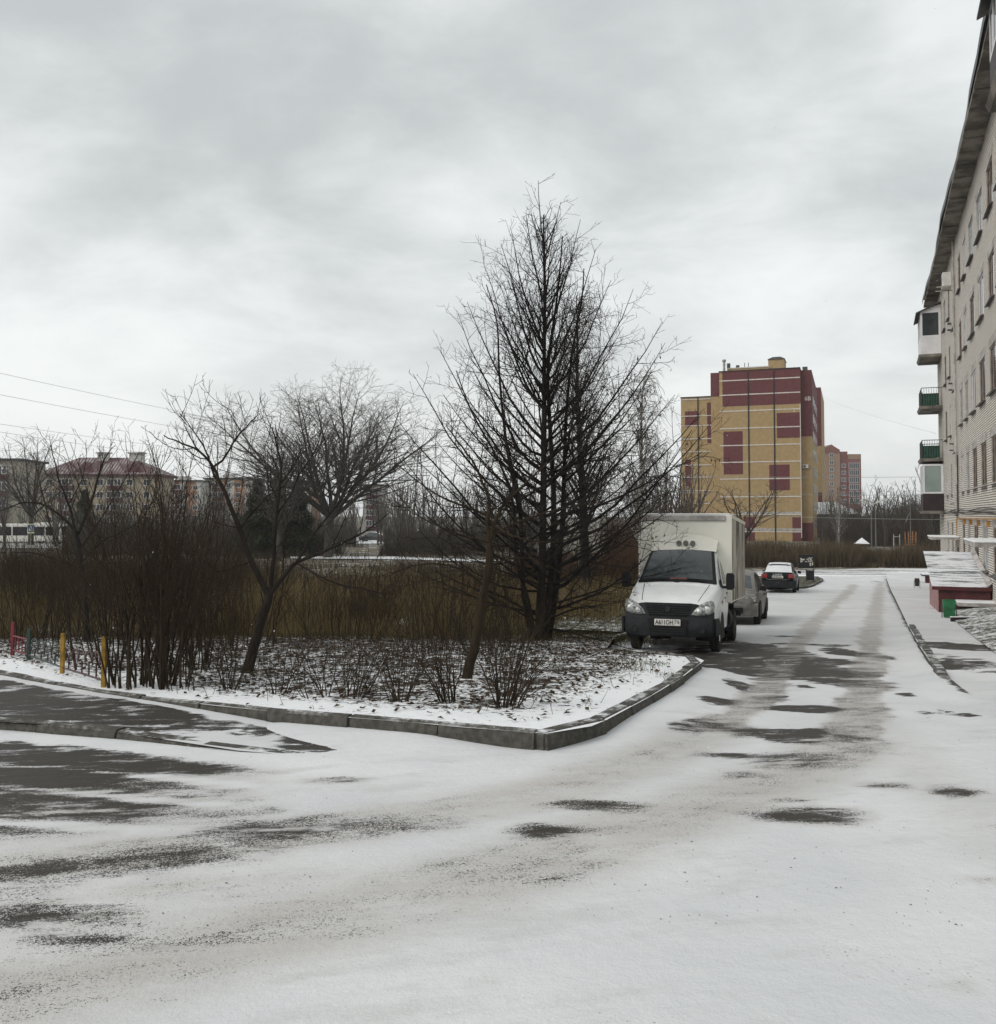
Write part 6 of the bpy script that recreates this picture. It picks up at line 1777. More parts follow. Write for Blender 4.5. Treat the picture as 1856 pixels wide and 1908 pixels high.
# pale bands at every floor
zs = [vz(v, YR) for v in (703, 730.5, 761.5, 794.5, 827, 859, 891, 925, 958.5, 991)]
for z in zs:
    MB().box(-13.1, 0.05, -0.07, -0.035, z - 0.09, z + 0.09).build('floor_band', M_BAND, tower)
for v in (743, 774, 792, 817, 841, 866, 889, 914, 938):
    z = vz(v, YR + 6)
    MB().box(-19.8, -14.62, 0.80, 0.855, z - 0.07, z + 0.07).build('floor_band', M_BAND, tower)
for v in (955, 986): MB().box(-10.0, 0.02, -0.033, 0.0, vz(v + 3, YR), vz(v - 1.5, YR)).build('grey_band', M_CONC, tower)
for u in (1396.5, 1444.5):
    x = ux(u); MB().box(x - 0.10, x + 0.10, -0.10, -0.02, 0, ZT_ - 0.2).build('movement_joint', M_JOINT, tower)
x = ux(1302, off=0.9); MB().box(x - 0.08, x + 0.08, 0.75, 0.83, 0, zl - 0.1).build('movement_joint', M_JOINT, tower)
MB().box(-0.06, 0.06, -0.05, 0.0, 0.5, vz(752, YR)).build('corner_strip', M_BAND, tower)
MB().box(-13.2, 0.08, -0.10, 20.1, ZT_, ZT_ + 0.18).build('parapet_cap', M_JOINT, tower)
MB().box(-19.9, -14.6, 0.78, 16.1, zl, zl + 0.15).build('parapet_cap', M_ROOFD, tower)
# roof structures
P('roof_house', M_YBR, ux(1357, off=5), ux(1436, off=5), 5, 12, ZT_, vz(681, YR + 5))
P('roof_house_trim', M_BAND, ux(1357, off=5) - 0.05, ux(1436, off=5), 4.9, 12.1, vz(681, YR + 5), vz(679, YR + 5))
P('lift_house', M_YBR, ux(1434, off=6), ux(1464, off=6), 6, 11, ZT_, vz(667, YR + 6))
x0, x1, z = ux(1433, off=6), ux(1465.5, off=6), vz(667, YR + 6)
MB().add([(x0, 5.8, z), (x1, 5.8, z), (x1, 11.2, z), (x0, 11.2, z), (x0 + .8, 7, z + .55), (x1 - .8, 7, z + .55), (x1 - .8, 10, z + .55), (x0 + .8, 10, z + .55)],
         [(0,3,2,1),(4,5,6,7),(0,1,5,4),(1,2,6,5),(2,3,7,6),(3,0,4,7)]).build('lift_house_roof', M_ROOFD, tower)
x = ux(1351.5, off=4); MB().lathe([(0.22, ZT_), (0.22, vz(667, YR + 4)), (0.34, vz(666, YR + 4)), (0.34, vz(663, YR + 4)), (0.0, vz(661.5, YR + 4))], 12, 'z', (x, 4, 0)).build('flue', M_CONC, tower)
for u, h in ((1360, 0.9), (1377, 0.5)): MB().box(ux(u, off=5.5) - 0.3, ux(u, off=5.5) + 0.25, 5.5, 6, vz(679, YR+5), vz(679, YR+5) + h).build('roof_vent', M_ROOFD, tower)
for u in (1390, 1397): MB().tube([(ux(u, off=5.5), 5.5, vz(680, YR+5)), (ux(u, off=5.5), 5.5, vz(670, YR+5))], 0.06, 5).build('antenna', M_ROOFD, tower)
MB().box(0.3, 1.1, 3, 4, vz(690, YR+1), vz(684, YR+3)).build('roof_vent', M_ROOFD, tower)
text_mesh('house_number', '6B', 0.95, M_BAND, tower, (1.15, 1.33, vz(743, YR + 1)), (R(90), 0, 0), 0.02)
a = MB().bbox(0.25, 1.15, 0.95, 1.35, vz(872, YR), vz(865, YR), 0.03).build('air_conditioner', M_AC, tower)
MB().lathe([(0.0, 0.0), (0.2, 0.0), (0.2, 0.02)], 12, 'y', (0.55, 0.935, vz(868.5, YR))).build('fan_grille', M_DKMETAL, a)
# side facade: window strips seen edge-on
for k in range(8):
    z = 2.0 + 3.0 * k
    for yy in (6, 12, 18, 24):
        w_ = MB().box(1.78, 1.86, yy, yy + 1.6, z, z + 1.5).build('window', M_FRAMEW, tower)
        MB().box(1.86, 1.87, yy + 0.1, yy + 1.5, z + 0.1, z + 1.4).build('pane', M_FGLASS, w_)

# ---- distant nine-storey block
YF = 380.0
fp_ = at(1536, 1000, YF)
M_FY = plain('distant tan brick', (0.28, 0.185, 0.125), 0.9, 0.08, 0.2)
M_FR = plain('distant red brick', (0.20, 0.075, 0.065), 0.9, 0.08, 0.2)
far = thing('distant_block', 'tan and red stepped apartment tower far beyond the street lamps', 'building', (fp_.x, YF, FL0), (0, 0, 0))
def fx(u): return (u - 1536) * YF / F
def fz(v): return at(0, v, YF).z - FL0
x0, x1, x2, x3 = fx(1533), fx(1567), fx(1583), fx(1607)
pk = MB().prism([(x0, -2), (x1, -2), (x1, fz(838)), (x1 - 1.2, fz(836)), (fx(1552), fz(828)), (x0, fz(836))], 0, 12, 'y'); pk.build('wall', M_FY, far)
MB().box(x1, x2, 1.0, 12, -2, fz(841)).build('wall', M_FR, far)
MB().box(x2, x3, 0.4, 12, -2, fz(847)).build('wall', M_FR, far)
MB().box(x2 - 0.05, x3, 0.3, 0.4, fz(855), fz(846)).build('attic_band', M_FY, far)
MB().prism([(x0, fz(845)), (x1, fz(845)), (x1, fz(838)), (fx(1552), fz(829)), (x0, fz(837))], -0.08, 0, 'y').build('gable_band', M_FR, far)
MB().box(fx(1534), fx(1537), 3, 5, fz(836), fz(825)).build('chimney', M_ROOFD, far)
fw = {}
def fwin(x, z, w, h, y, n=2):
    f = MB().box(x - w/2, x + w/2, y - 0.1, y, z - h/2, z + h/2).build('window', M_FRAMEW, far)
    for i in range(n):
        a = x - w/2 + 0.12 + (w - 0.12) * i / n
        MB().box(a, a + (w - 0.12) / n - 0.14, y - 0.14, y - 0.1, z - h/2 + 0.15, z + h/2 - 0.12).build('pane', M_FGLASS, f)
for k in range(6):
    fwin(fx(1551), fz(848 + 13.4 * k), 1.6, 1.7, 0.0, 2)
    fwin(fx(1575), fz(867.5 + 13.2 * k), 1.9, 1.6, 1.0, 3)
    fwin(fx(1594), fz(867.5 + 13.2 * k), 4.3, 2.3, 0.4, 5)

# ---- left-hand housing: 4-storey blocks with balconies
M_CREAM = plain('cream plaster', (0.33, 0.28, 0.21), 0.9, 0.12, 0.5)
M_CREAM2 = plain('pale beige plaster', (0.40, 0.37, 0.30), 0.9, 0.10, 0.5)
M_FWHITE = plain('whitewashed panel', (0.50, 0.49, 0.46), 0.9, 0.10, 0.5)
M_FBRK = plain('far orange brick', (0.30, 0.16, 0.095), 0.9, 0.15, 0.5)
M_MAR = plain('maroon balcony cladding', (0.085, 0.018, 0.026), 0.7, 0.2, 1.0)
def redroof():
    m, nt, b = new_mat('red sheet roof with thin snow'); g = G(nt)
    w = N(g.n, 'ShaderNodeTexWave', bands_direction='X'); w.inputs['Scale'].default_value = 0.45; w.inputs['Distortion'].default_value = 0.6
    g.l.new(g.obj, w.inputs['Vector'])
    mk = g.math('MULTIPLY', g.step(w.outputs['Fac'], 0.45, 0.75), g.step(g.noise(0.25, 4.0, 0.6), 0.40, 0.62))
    g.l.new(g.mix(g.math('MULTIPLY', mk, 0.55), (0.075, 0.026, 0.028), (0.55, 0.54, 0.55)), b.inputs['Base Color'])
    b.inputs['Roughness'].default_value = 0.6
    return m
M_RROOF = redroof()
def far_windows(t, xs, zs, w, h, y=0.0, balc=()):
    fm = MB().box(-w/2, w/2, -0.08, 0, 0, h).mesh('window', M_FRAMEW)
    p1 = MB().box(-w/2 + 0.12, -0.05, -0.12, -0.08, 0.12, h - 0.12).mesh('pane', M_FGLASS)
    p2 = MB().box(0.05, w/2 - 0.12, -0.12, -0.08, 0.12, h - 0.12).mesh('pane', M_FGLASS)
    for i, x in enumerate(xs):
        for z in zs:
            if i in balc:
                b = MB().box(x - 1.6, x + 1.6, y - 1.1, y, z - 0.95, z + 0.05).build('balcony', M_MAR, t)
                f = MB()
                f.box(x - 1.6, x + 1.6, y - 1.1, y - 1.02, z + 0.05, z + 0.15).box(x - 1.6, x + 1.6, y - 1.1, y - 1.02, z + 1.45, z + 1.55)
                for j in range(5): f.box(x - 1.6 + 0.775 * j, x - 1.5 + 0.775 * j, y - 1.1, y - 1.02, z + 0.15, z + 1.45)
                f.build('glazing_frame', M_FRAMEW, b)
                MB().box(x - 1.5, x + 1.5, y - 1.02, y - 1.0, z + 0.15, z + 1.45).build('pane', M_FGLASS, b)
            else:
                o = link('window', fm, t, (x, y, z)); link('pane', p1, o); link('pane', p2, o)
# cream slab at the left edge
YC = 165.0
cp = at(35, 985, YC)
cb = thing('cream_block', 'cream plastered block with maroon balconies at the left edge', 'building', (cp.x, YC, FL0), (0, 0, R(6)))
hc = at(0, 858, YC).z - FL0
MB().box(-30, 0, 0, 12, -1, hc).build('wall', M_CREAM2, cb)
MB().box(-30.4, 0.5, -0.5, 12.5, hc, hc + 0.35).build('roof', M_ROOFD, cb)
far_windows(cb, [-3.4, -9.0, -14, -19, -24], [hc - 2.5 - 2.85 * k for k in range(4)], 1.7, 1.5, 0, balc=(0, 2))
# red-roofed block
YB = 215.0
bp_ = at(294, 990, YB)
rb = thing('red_roof_block', 'beige four storey block under a maroon hipped roof with white chimneys', 'building', (bp_.x, YB, FL0), (0, 0, R(4)))
hb = at(0, 884, YB).z - FL0; wl_ = 26.0; hr = at(0, 850, YB).z - FL0
MB().box(-wl_, 0, 0, 13, -1, hb).build('wall', M_CREAM, rb)
MB().box(-wl_ - 0.6, 0.7, -0.7, 13.6, hb - 0.45, hb).build('eaves', M_MAR, rb)
MB().add([(-wl_ - 0.8, -0.9, hb), (0.9, -0.9, hb), (0.9, 13.8, hb), (-wl_ - 0.8, 13.8, hb), (-wl_ + 6, 6.5, hr), (-7.5, 6.5, hr)],
         [(0, 1, 5, 4), (1, 2, 5), (2, 3, 4, 5), (3, 0, 4)]).build('roof', M_RROOF, rb, fix=True)
for x in (-16.5, -5.5):
    d = MB().add([(x - 2.2, 0.0, hb + 0.4), (x + 2.2, 0.0, hb + 0.4), (x, 0.0, hb + 2.9), (x, 5.0, hb + 2.9), (x - 2.2, 2.0, hb + 0.6), (x + 2.2, 2.0, hb + 0.6)], [(0, 1, 2), (0, 2, 3, 4), (1, 5, 3, 2)]).build('dormer', M_MAR, rb)
for x, w in ((-14.2, 2.4), (-6.6, 3.2)):
    c = MB().box(x - w/2, x + w/2, 5, 6.5, hr - 2.5, hr + 0.9).build('chimney', M_FWHITE, rb)
    MB().box(x - w/2 - 0.3, x + w/2 + 0.3, 4.7, 6.8, hr + 0.9, hr + 1.2).build('chimney_cap', M_CONC, c)
far_windows(rb, [-2.6, -6.4, -9.6, -13.0, -16.6, -20.4, -24.2], [hb - 2.6 - 2.85 * k for k in range(4)], 1.5, 1.5, 0, balc=(2, 5))
# long row behind
for i, (u0, u1, v0, y, m1, lb) in enumerate(((300, 372, 897, 262, M_FWHITE, 'long pale block with brick stairwells right of the maroon roof'), (380, 470, 893, 270, M_FWHITE, 'white block seen between fruit tree branches'),
                                  (552, 580, 898, 240, M_FBRK, 'narrow brick and white block end beside the dark conifers'), (676, 712, 905, 250, M_FWHITE, 'pale block end with maroon balconies beyond the field'))):
    q0, q1 = at(u0, 990, y), at(u1, 990, y)
    t = thing('housing_block', lb, 'building', (q0.x, y, FL0))
    w = q1.x - q0.x; h = at(0, v0, y).z - FL0
    MB().box(0, w, 0, 12, -1, h).build('wall', m1, t)
    MB().box(-0.4, w + 0.4, -0.4, 12.4, h, h + 0.4).build('roof', M_ROOFD, t)
    if i < 2:
        for x in (w * 0.22, w * 0.62): MB().box(x, x + 3.0, -0.06, 0.0, -1, h).build('brick_strip', M_FBRK, t)
        MB().box(w * 0.3, w * 0.3 + 3, 4, 6, h + 0.4, h + 1.6).build('chimney', M_FWHITE, t)
    elif i == 2: MB().box(w * 0.5, w, -0.06, 0.0, -1, h).build('white_strip', M_FWHITE, t)
    xs_ = [w * (k + 0.5) / max(1, int(w / 2.6)) for k in range(max(1, int(w / 2.6)))]
    far_windows(t, xs_, [h - 2.4 - 2.8 * k for k in range(4)], 1.4, 1.4, 0, balc=(1,) if i != 3 else (0,))
# snowy hipped roofs of low houses
M_SLATE = snowy('grey roof under thin snow', (0.20, 0.20, 0.20), cover=0.72, nscale=1.2, up=0.2, soft=0.2, bump=0.1)
M_DKWALL = plain('dark house wall', (0.10, 0.085, 0.07), 0.9, 0.15, 1.0)
for u0, u1, ur0, ur1, v0, v1, y, lb in ((1500, 1611, 1515, 1575, 935, 958, 175, 'low house with snowy hipped roof right of the ochre tower'), (1698, 1790, 1728, 1770, 932, 958, 165, 'low house with snowy roof behind the end balconies')):
    q = at(u0, 990, y); k = y / F
    t = thing('low_house', lb, 'house', (q.x, y, FL0))
    w = (u1 - u0) * k; he = at(0, v1, y).z - FL0; hr_ = at(0, v0, y).z - FL0
    MB().box(0.5, w - 0.5, 0.5, 9.5, -1, he).build('wall', M_DKWALL, t)
    MB().add([(0, 0, he), (w, 0, he), (w, 10, he), (0, 10, he), ((ur0 - u0)*k, 5, hr_), ((ur1 - u0)*k, 5, hr_)], [(0,1,5,4),(1,2,5),(2,3,4,5),(3,0,4),(0,3,2,1)]).build('roof', M_SLATE, t)

# ================================================================== street furniture
# street lamps
M_POLE = plain('grey lamp pole', (0.15, 0.145, 0.14), 0.6, 0.1, 2.0, metal=0.3)
for i, (u, y, lb) in enumerate(((1632, 118, 'nearer twin arm street lamp beyond the hedge'), (1624, 128, 'farther twin arm street lamp beyond the hedge'))):
    q = at(u, 1000, y); top = at(0, 938 if i == 0 else 941, y).z - FL0
    t = thing('street_lamp', lb, 'street lamp', (q.x, y, FL0), group='street lamps beyond the hedge')
    MB().tube([(0, 0, 0), (0, 0, top)], [0.09, 0.05], 7).build('pole', M_POLE, t)
    for sx in (-1, 1):
        a = MB().tube([(0, 0, top - 0.1), (sx * 0.25, 0, top + 0.05), (sx * 0.45, 0, top + 0.14)], 0.05, 5).build('arm', M_CONC, t)
        MB().loft([[(sx * 0.4, -0.1, top + 0.1), (sx * 0.4, 0.1, top + 0.1), (sx * 0.4, 0.1, top + 0.2), (sx * 0.4, -0.1, top + 0.2)], [(sx * 1.0, -0.16, top + 0.34), (sx * 1.0, 0.16, top + 0.34), (sx * 1.0, 0.16, top + 0.52), (sx * 1.0, -0.16, top + 0.52)],
                   [(sx * 1.5, -0.1, top + 0.55), (sx * 1.5, 0.1, top + 0.55), (sx * 1.5, 0.1, top + 0.66), (sx * 1.5, -0.1, top + 0.66)]]).build('lamp_head', M_FWHITE, a)
q = at(1697, 1010, 112)
t = thing('lamp_post', 'single lamp post with drooping head near the playground', 'street lamp', (q.x, 112, FL0))
top = at(0, 950, 112).z - FL0
MB().tube([(0, 0, 0), (0, 0, top), (0.05, 0, top + 2.0)], [0.06, 0.045, 0.03], 6).build('pole', M_POLE, t)
MB().tube([(0, 0, top - 0.3), (-0.3, 0, top - 0.8), (-0.55, 0, top - 1.5)], 0.05, 5).build('arm', M_POLE, t)
# playground behind the hedge
q = at(1606, 1005, 100)
t = thing('playhouse', 'small playground pyramid roof behind the hedge', 'playhouse', (q.x, 100, FL0))
MB().add([(-0.62, -0.62, 1.3), (0.62, -0.62, 1.3), (0.62, 0.62, 1.3), (-0.62, 0.62, 1.3), (0, 0, 1.95)], [(0,1,4),(1,2,4),(2,3,4),(3,0,4),(3,2,1,0)]).build('roof', M_SLATE, t)
for sx in (-0.45, 0.45):
    for sy in (-0.45, 0.45): MB().box(sx - 0.04, sx + 0.04, sy - 0.04, sy + 0.04, 0, 1.3).build('post', M_OLDWOOD, t)
q = at(1671, 1008, 100)
t = thing('pull_up_bar', 'metal pull up bar frame between playhouse and slide', 'exercise bar', (q.x, 100, FL0))
for sx in (-0.32, 0.32): MB().tube([(sx, 0, 0), (sx, 0, 2.3)], 0.05, 6).build('post', M_CONC, t)
MB().tube([(-0.32, 0, 2.05), (0.32, 0, 2.05)], 0.04, 6).build('bar', M_CONC, t)
q = at(1697, 1010, 100)
t = thing('climbing_frame', 'orange playground climbing frame behind the hedge', 'climbing frame', (q.x, 100, FL0))
M_ORG = plain('orange playground paint', (0.33, 0.14, 0.045), 0.6, 0.2, 3.0)
for sx in (-0.4, 0.4):
    for sy in (-0.4, 0.4): MB().tube([(sx, sy, 0), (sx, sy, 2.6)], 0.05, 5).build('post', M_ORG, t)
MB().box(-0.45, 0.45, -0.45, 0.45, 1.15, 1.25).build('deck', M_ORG, t)
for z in (1.5, 1.8, 2.1): MB().tube([(-0.4, -0.4, z), (0.4, -0.4, z)], 0.03, 5).build('rail', M_ORG, t)
MB().add([(-0.5, -0.25, 1.2), (-0.5, 0.25, 1.2), (-1.5, 0.25, 0.2), (-1.5, -0.25, 0.2)], [(0,1,2,3)]).build('slide', M_ORG, t)
# notice board
q = gp(1510, 1084, 0.1)
t = thing('notice_board', 'black notice board with white lettering on two posts behind the black sedan', 'sign', (q.x, q.y, q.z), (0, 0, -R(8)))
kk = q.y / F
def nb(u): return (u - 1510) * kk
def nz(v): return (1084 - v) * kk
M_BOARD = plain('black sign panel', (0.010, 0.010, 0.013), 0.5, 0.1, 3.0)
MB().box(nb(1489), nb(1516.5), -0.03, 0.03, nz(1059), nz(1034)).build('panel', M_BOARD, t)
MB().box(nb(1489), nb(1516.5), -0.035, 0.035, nz(1059) - 0.05, nz(1059)).build('panel_rail', M_CONC, t)
MB().box(nb(1504), nb(1516), -0.03, 0.03, nz(1081), nz(1063)).build('lower_panel', M_BOARD, t)
for u in (1503.5, 1516.5): MB().box(nb(u) - 0.03, nb(u) + 0.03, 0.03, 0.08, -0.1, nz(1034)).build('post', M_DKMETAL, t)
for a, b, c, d in ((1492, 1494.5, 1042, 1040), (1493, 1500, 1044, 1041.5), (1492.5, 1495, 1048, 1044.5), (1496, 1497.2, 1047, 1044.5), (1501, 1504, 1047.5, 1045.8), (1505.8, 1507, 1048, 1039.5), (1502.5, 1506, 1042.8, 1041.8), (1508, 1511, 1041.5, 1039.2), (1512, 1514, 1040.5, 1039), (1509.5, 1512.5, 1044, 1042), (1508, 1511, 1047, 1045), (1511.8, 1514, 1046.5, 1044.5), (1509, 1511.5, 1054.5, 1048.5), (1513, 1515, 1053.5, 1048)):
    MB().box(nb(a), nb(b), -0.036, -0.031, nz(c), nz(d)).build('lettering', M_PLATE, t)
# pedestrian crossing sign by the bus
q = at(57, 1010, 122); k = 122 / F
t = thing('crossing_sign', 'pedestrian crossing sign with blue square and white triangle in front of the bus', 'sign', (q.x, 122, FL0))
zc_ = at(0, 985, 122).z - FL0
M_LIME = plain('fluorescent yellow backing', (0.50, 0.55, 0.30), 0.6, 0.1, 3.0); M_BLUE = plain('sign blue', (0.02, 0.055, 0.16), 0.5, 0.1, 3.0)
MB().tube([(0, 0.06, 0), (0, 0.06, zc_)], 0.05, 6).build('post', M_CONC, t)
bk = MB().box(-0.46, 0.46, 0, 0.03, zc_ - 0.62, zc_ + 0.62).build('backing', M_LIME, t)
MB().box(-0.36, 0.36, -0.012, 0, zc_ - 0.42, zc_ + 0.50).build('sign_plate', M_BLUE, bk)
MB().prism([(-0.27, zc_ - 0.25), (0.27, zc_ - 0.25), (0.0, zc_ + 0.38)], -0.02, -0.013, 'y').build('white_triangle', M_PVC, bk)
MB().prism([(-0.03, zc_ + 0.2), (0.05, zc_ + 0.2), (0.14, zc_ - 0.2), (0.07, zc_ - 0.2), (0.02, zc_ - 0.02), (-0.08, zc_ - 0.2), (-0.14, zc_ - 0.2)], -0.028, -0.021, 'y').build('walking_figure', M_INK, bk)
# painted low fence at the left
M_FRED = plain('red fence paint', (0.15, 0.010, 0.018), 0.55, 0.25, 8.0); M_FGRN = plain('dark green fence paint', (0.012, 0.030, 0.022), 0.55, 0.25, 8.0)
M_FYEL = plain('yellow fence paint', (0.30, 0.165, 0.010), 0.55, 0.3, 6.0); M_FMAR = plain('dark maroon fence paint', (0.060, 0.016, 0.020), 0.55, 0.25, 8.0)
fpts = [gp(23, 1222, 0.17), gp(53, 1232, 0.17), gp(116, 1257, 0.17), gp(193, 1283, 0.17)]
fo = fpts[0]
t = thing('low_fence', 'low ornamental metal fence with red, green and yellow painted posts', 'fence', (fo.x, fo.y, fo.z))
tops = [1160, 1172, 1180, 1186]; pm = [M_FRED, M_FGRN, M_FYEL, M_FYEL]; pickm = [M_FRED, M_FGRN, M_FMAR]
for i, p in enumerate(fpts):
    h = (p.z - 0) ; zt = at(0, tops[i], p.y).z
    MB().box(p.x - fo.x - 0.024, p.x - fo.x + 0.024, p.y - fo.y - 0.024, p.y - fo.y + 0.024, p.z - fo.z - 0.1, zt - fo.z).build('post', pm[i], t, rot=None)
for i in range(3):
    a, b = fpts[i] - fo, fpts[i+1] - fo
    za_, zb_ = at(0, tops[i], fpts[i].y).z - fo.z - 0.12, at(0, tops[i+1], fpts[i+1].y).z - fo.z - 0.12
    MB().tube([(a.x, a.y, a.z + 0.10), (b.x, b.y, b.z + 0.10)], 0.014, 5).build('bottom_rail', pickm[i], t)
    if i == 0: MB().tube([(a.x, a.y, za_ - 0.1), (b.x, b.y, zb_ - 0.05)], 0.014, 5).build('top_rail', pickm[i], t)
    n = (5, 5, 6)[i]
    for k in range(1, n):
        s_ = k / n; p = a.lerp(b, s_); zt = (za_ + (zb_ - za_) * s_) - 0.10 - (0.12 if i else 0)
        m_ = MB().tube([(p.x, p.y, p.z + 0.10), (p.x, p.y, zt)], 0.011, 5)
        m_.build('picket', pickm[i], t)
        if i:   # curved scroll over the picket
            d = (b - a).normalized(); r_ = (b - a).length / n * 0.5
            pts = [(p.x + d.x * r_ * math.cos(w), p.y + d.y * r_ * math.cos(w), zt + r_ * 0.9 * math.sin(w)) for w in np.linspace(0, math.pi, 7)]
            MB().tube(pts, 0.010, 4).build('scroll', pickm[i], t)
# lattice pylon far off
q = at(781, 1000, 420); t = thing('power_pylon', 'thin lattice power pylon on the skyline left of the lime tree', 'pylon', (q.x, 420, FL0)); hp = at(0, 842, 420).z - FL0
m_ = MB()
for sx in (-1, 1):
    for sy in (-1, 1): m_.tube([(sx*2.6, sy*2.6, 0), (sx*0.5, sy*0.5, hp)], 0.14, 4)
m_.build('legs', M_FARBK, t)
for k in range(9):
    z0_, z1_ = hp * k / 9, hp * (k + 1) / 9; w0, w1 = 2.6 - 2.1 * k / 9, 2.6 - 2.1 * (k + 1) / 9
    MB().tube([(-w0, -w0, z0_), (w1, -w1, z1_)], 0.09, 3).build('brace', M_FARBK, t)
    MB().tube([(w0, -w0, z0_), (-w1, -w1, z1_)], 0.09, 3).build('brace', M_FARBK, t)
for z, w in ((hp * 0.93, 4.5), (hp * 0.80, 6.0), (hp * 0.67, 4.5)): MB().tube([(-w, 0, z), (w, 0, z)], 0.14, 4).build('cross_arm', M_FARBK, t)
# overhead wires
M_WIRE = plain('wire', (0.30, 0.31, 0.31), 0.6, 0.1, 3.0)
def wire(label, a, b, sag, r, n=24):
    pts = []
    for i in range(n + 1):
        s = i / n; p = Vector(a).lerp(Vector(b), s); p.z -= sag * 4 * s * (1 - s); pts.append(p)
    o = MB().tube(pts, r, 4).build('overhead_wire', M_WIRE); tag(o, label, 'wire', 'overhead wires')
wire('highest thin wire crossing the sky at the left', at(-120, 668, 70), at(560, 808, 130), 0.3, 0.014)
wire('second thin wire crossing the sky at the left', at(-120, 712, 70), at(600, 838, 130), 0.3, 0.014)
wire('third wire above the left trees', at(-120, 772, 80), at(480, 850, 150), 0.3, 0.015)
wire('lowest wire above the maroon roof', at(-120, 786, 80), at(480, 868, 150), 0.3, 0.015)
wire('wire passing in front of the ochre tower at mid height', at(1240, 886, 110), at(1900, 886, 100), 0.2, 0.02)
wire('wire passing in front of the ochre tower low down', at(1240, 917, 110), at(1900, 921, 100), 0.2, 0.02)
wire('lowest wire in front of the ochre tower', at(1330, 958, 110), at(1900, 968, 100), 0.2, 0.02)
wire('faint wire from the ochre tower towards the brick block', at(1530, 738, 150), at(1745, 808, 60), 0.3, 0.007)

# ================================================================== far trees
def gen_tree(seed, H, R_, trunk_h, fork=5, style='round', dens=1.0, rt=0.012):
    """returns branch lists for a bare tree standing at the origin"""
    rnd = random.Random(seed); L = [[], [], [], [], []]
    r0 = 0.022 * H + 0.04
    if style == 'birch':
        q = path(rnd, (0, 0, -0.2), (rnd.gauss(0, .02), rnd.gauss(0, .02), 1), H, 12, 0.03, 0.03)
        L[0].append((q, r0 * 0.7, 0.015))
        n = int(46 * dens)
        for i in range(n):
            t = 0.22 + 0.76 * i / n; p, tg = along(q, t)
            d = side_dir(rnd, tg, R(rnd.uniform(25, 45)))
            ln = R_ * (1.25 - t) * rnd.uniform(0.8, 1.5)
            c = path(rnd, p, d, ln, 6, lambda s: 0.22 - 0.55 * s, 0.08); L[1].append((c, r0 * 0.16 * (1.2 - t), 0.012))
            ramify(rnd, [None, L[2], L[3]], c, 0.03, 0.01, [dict(sp=0.30/dens, t0=0.2, ang=(25, 70), len=(0.5, 1.3), n=4, up=-0.22, wob=0.1, rr=0.5, rmin=rt, rtip=rt*0.7), dict(sp=0.30/dens, t0=0.1, ang=(20, 60), len=(0.5, 1.4), n=4, up=-0.5, wob=0.06, rr=0.7, rmin=rt*0.8, rtip=rt*0.6)])
        return L
    q = path(rnd, (0, 0, -0.2), (0, 0, 1), trunk_h, 4, 0.05, 0.02); L[0].append((q, r0, r0 * 0.8))
    top = q[-1]
    for k in range(fork):
        a = k * 6.28 / fork + rnd.uniform(-0.4, 0.4); tl = R(rnd.uniform(6, 52 if style == 'round' else 24))
        d = (math.cos(a)*math.sin(tl), math.sin(a)*math.sin(tl), math.cos(tl))
        ln = (H - trunk_h) * rnd.uniform(0.8, 1.02) * (1.0 - 0.15 * (tl / R(44)))
        c = path(rnd, top, d, ln, 9, 0.035, 0.06); L[1].append((c, r0 * 0.5, 0.02))
        ramify(rnd, [None, L[2], L[3], L[4]], c, r0 * 0.5, 0.02, [dict(sp=0.55/dens, t0=0.12, ang=(25, 55), len=(0.22*H, 0.40*H), n=6, up=0.05, wob=0.08, taper=0.75, rr=0.45, rmin=0.02, rtip=rt),
            dict(sp=0.55/dens, t0=0.15, ang=(25, 60), len=(0.07*H, 0.16*H), n=4, up=0.03, wob=0.10, rr=0.5, rmin=rt, rtip=rt*0.7),
            dict(sp=0.45/dens, t0=0.15, ang=(25, 60), len=(0.03*H, 0.07*H), n=3, up=0.02, wob=0.12, rr=0.6, rmin=rt*0.8, rtip=rt*0.55)])
    return L
def place_tree(name, label, u, y, v_top, seed, style='round', trunk=0.22, fork=6, dens=1.0, rt=0.012, R_=2.0, mats=None, group=None, wide=1.0):
    q = at(u, 950, y); H = at(0, v_top, y).z - gz(y)
    L = gen_tree(seed, H, R_, H * trunk, fork, style, dens, rt)
    zmax = max(p[2] for lst in L for b in lst for p in b[0]); k = H / zmax
    L = [[([(p[0] * k * wide, p[1] * k * wide, p[2] * k) for p in b[0]], b[1], b[2]) for b in lst] for lst in L]
    t = thing(name, label, 'tree', (q.x, y, gz(y)), group=group)
    parts = [tubes_np(l, (7, 5, 4, 3, 3)[i]) for i, l in enumerate(L) if l]
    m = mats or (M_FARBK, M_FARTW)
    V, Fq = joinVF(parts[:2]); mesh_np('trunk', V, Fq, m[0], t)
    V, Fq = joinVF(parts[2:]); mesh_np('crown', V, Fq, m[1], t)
    return t
place_tree('broad_tree', 'big round crowned bare tree on the skyline between fruit tree and lime', 612, 96, 676, 3, fork=12, trunk=0.20, dens=1.3, rt=0.014, wide=1.4)
place_tree('broad_tree', 'round crowned bare tree in front of the red roofed block', 58, 135, 797, 14, fork=8, trunk=0.25, dens=0.9, rt=0.020, wide=1.3)
place_tree('birch_tree', 'tall birch with hanging twigs right behind the lime tree', 1092, 40, 528, 5, style='birch', dens=1.9, rt=0.0075, R_=2.9, mats=(M_BARK, M_FARTW))
place_tree('birch_tree', 'white stemmed birch rising behind the van box', 1196, 46, 690, 6, style='birch', dens=1.6, rt=0.008, R_=2.3, mats=(M_BIRCH, M_FARTW))
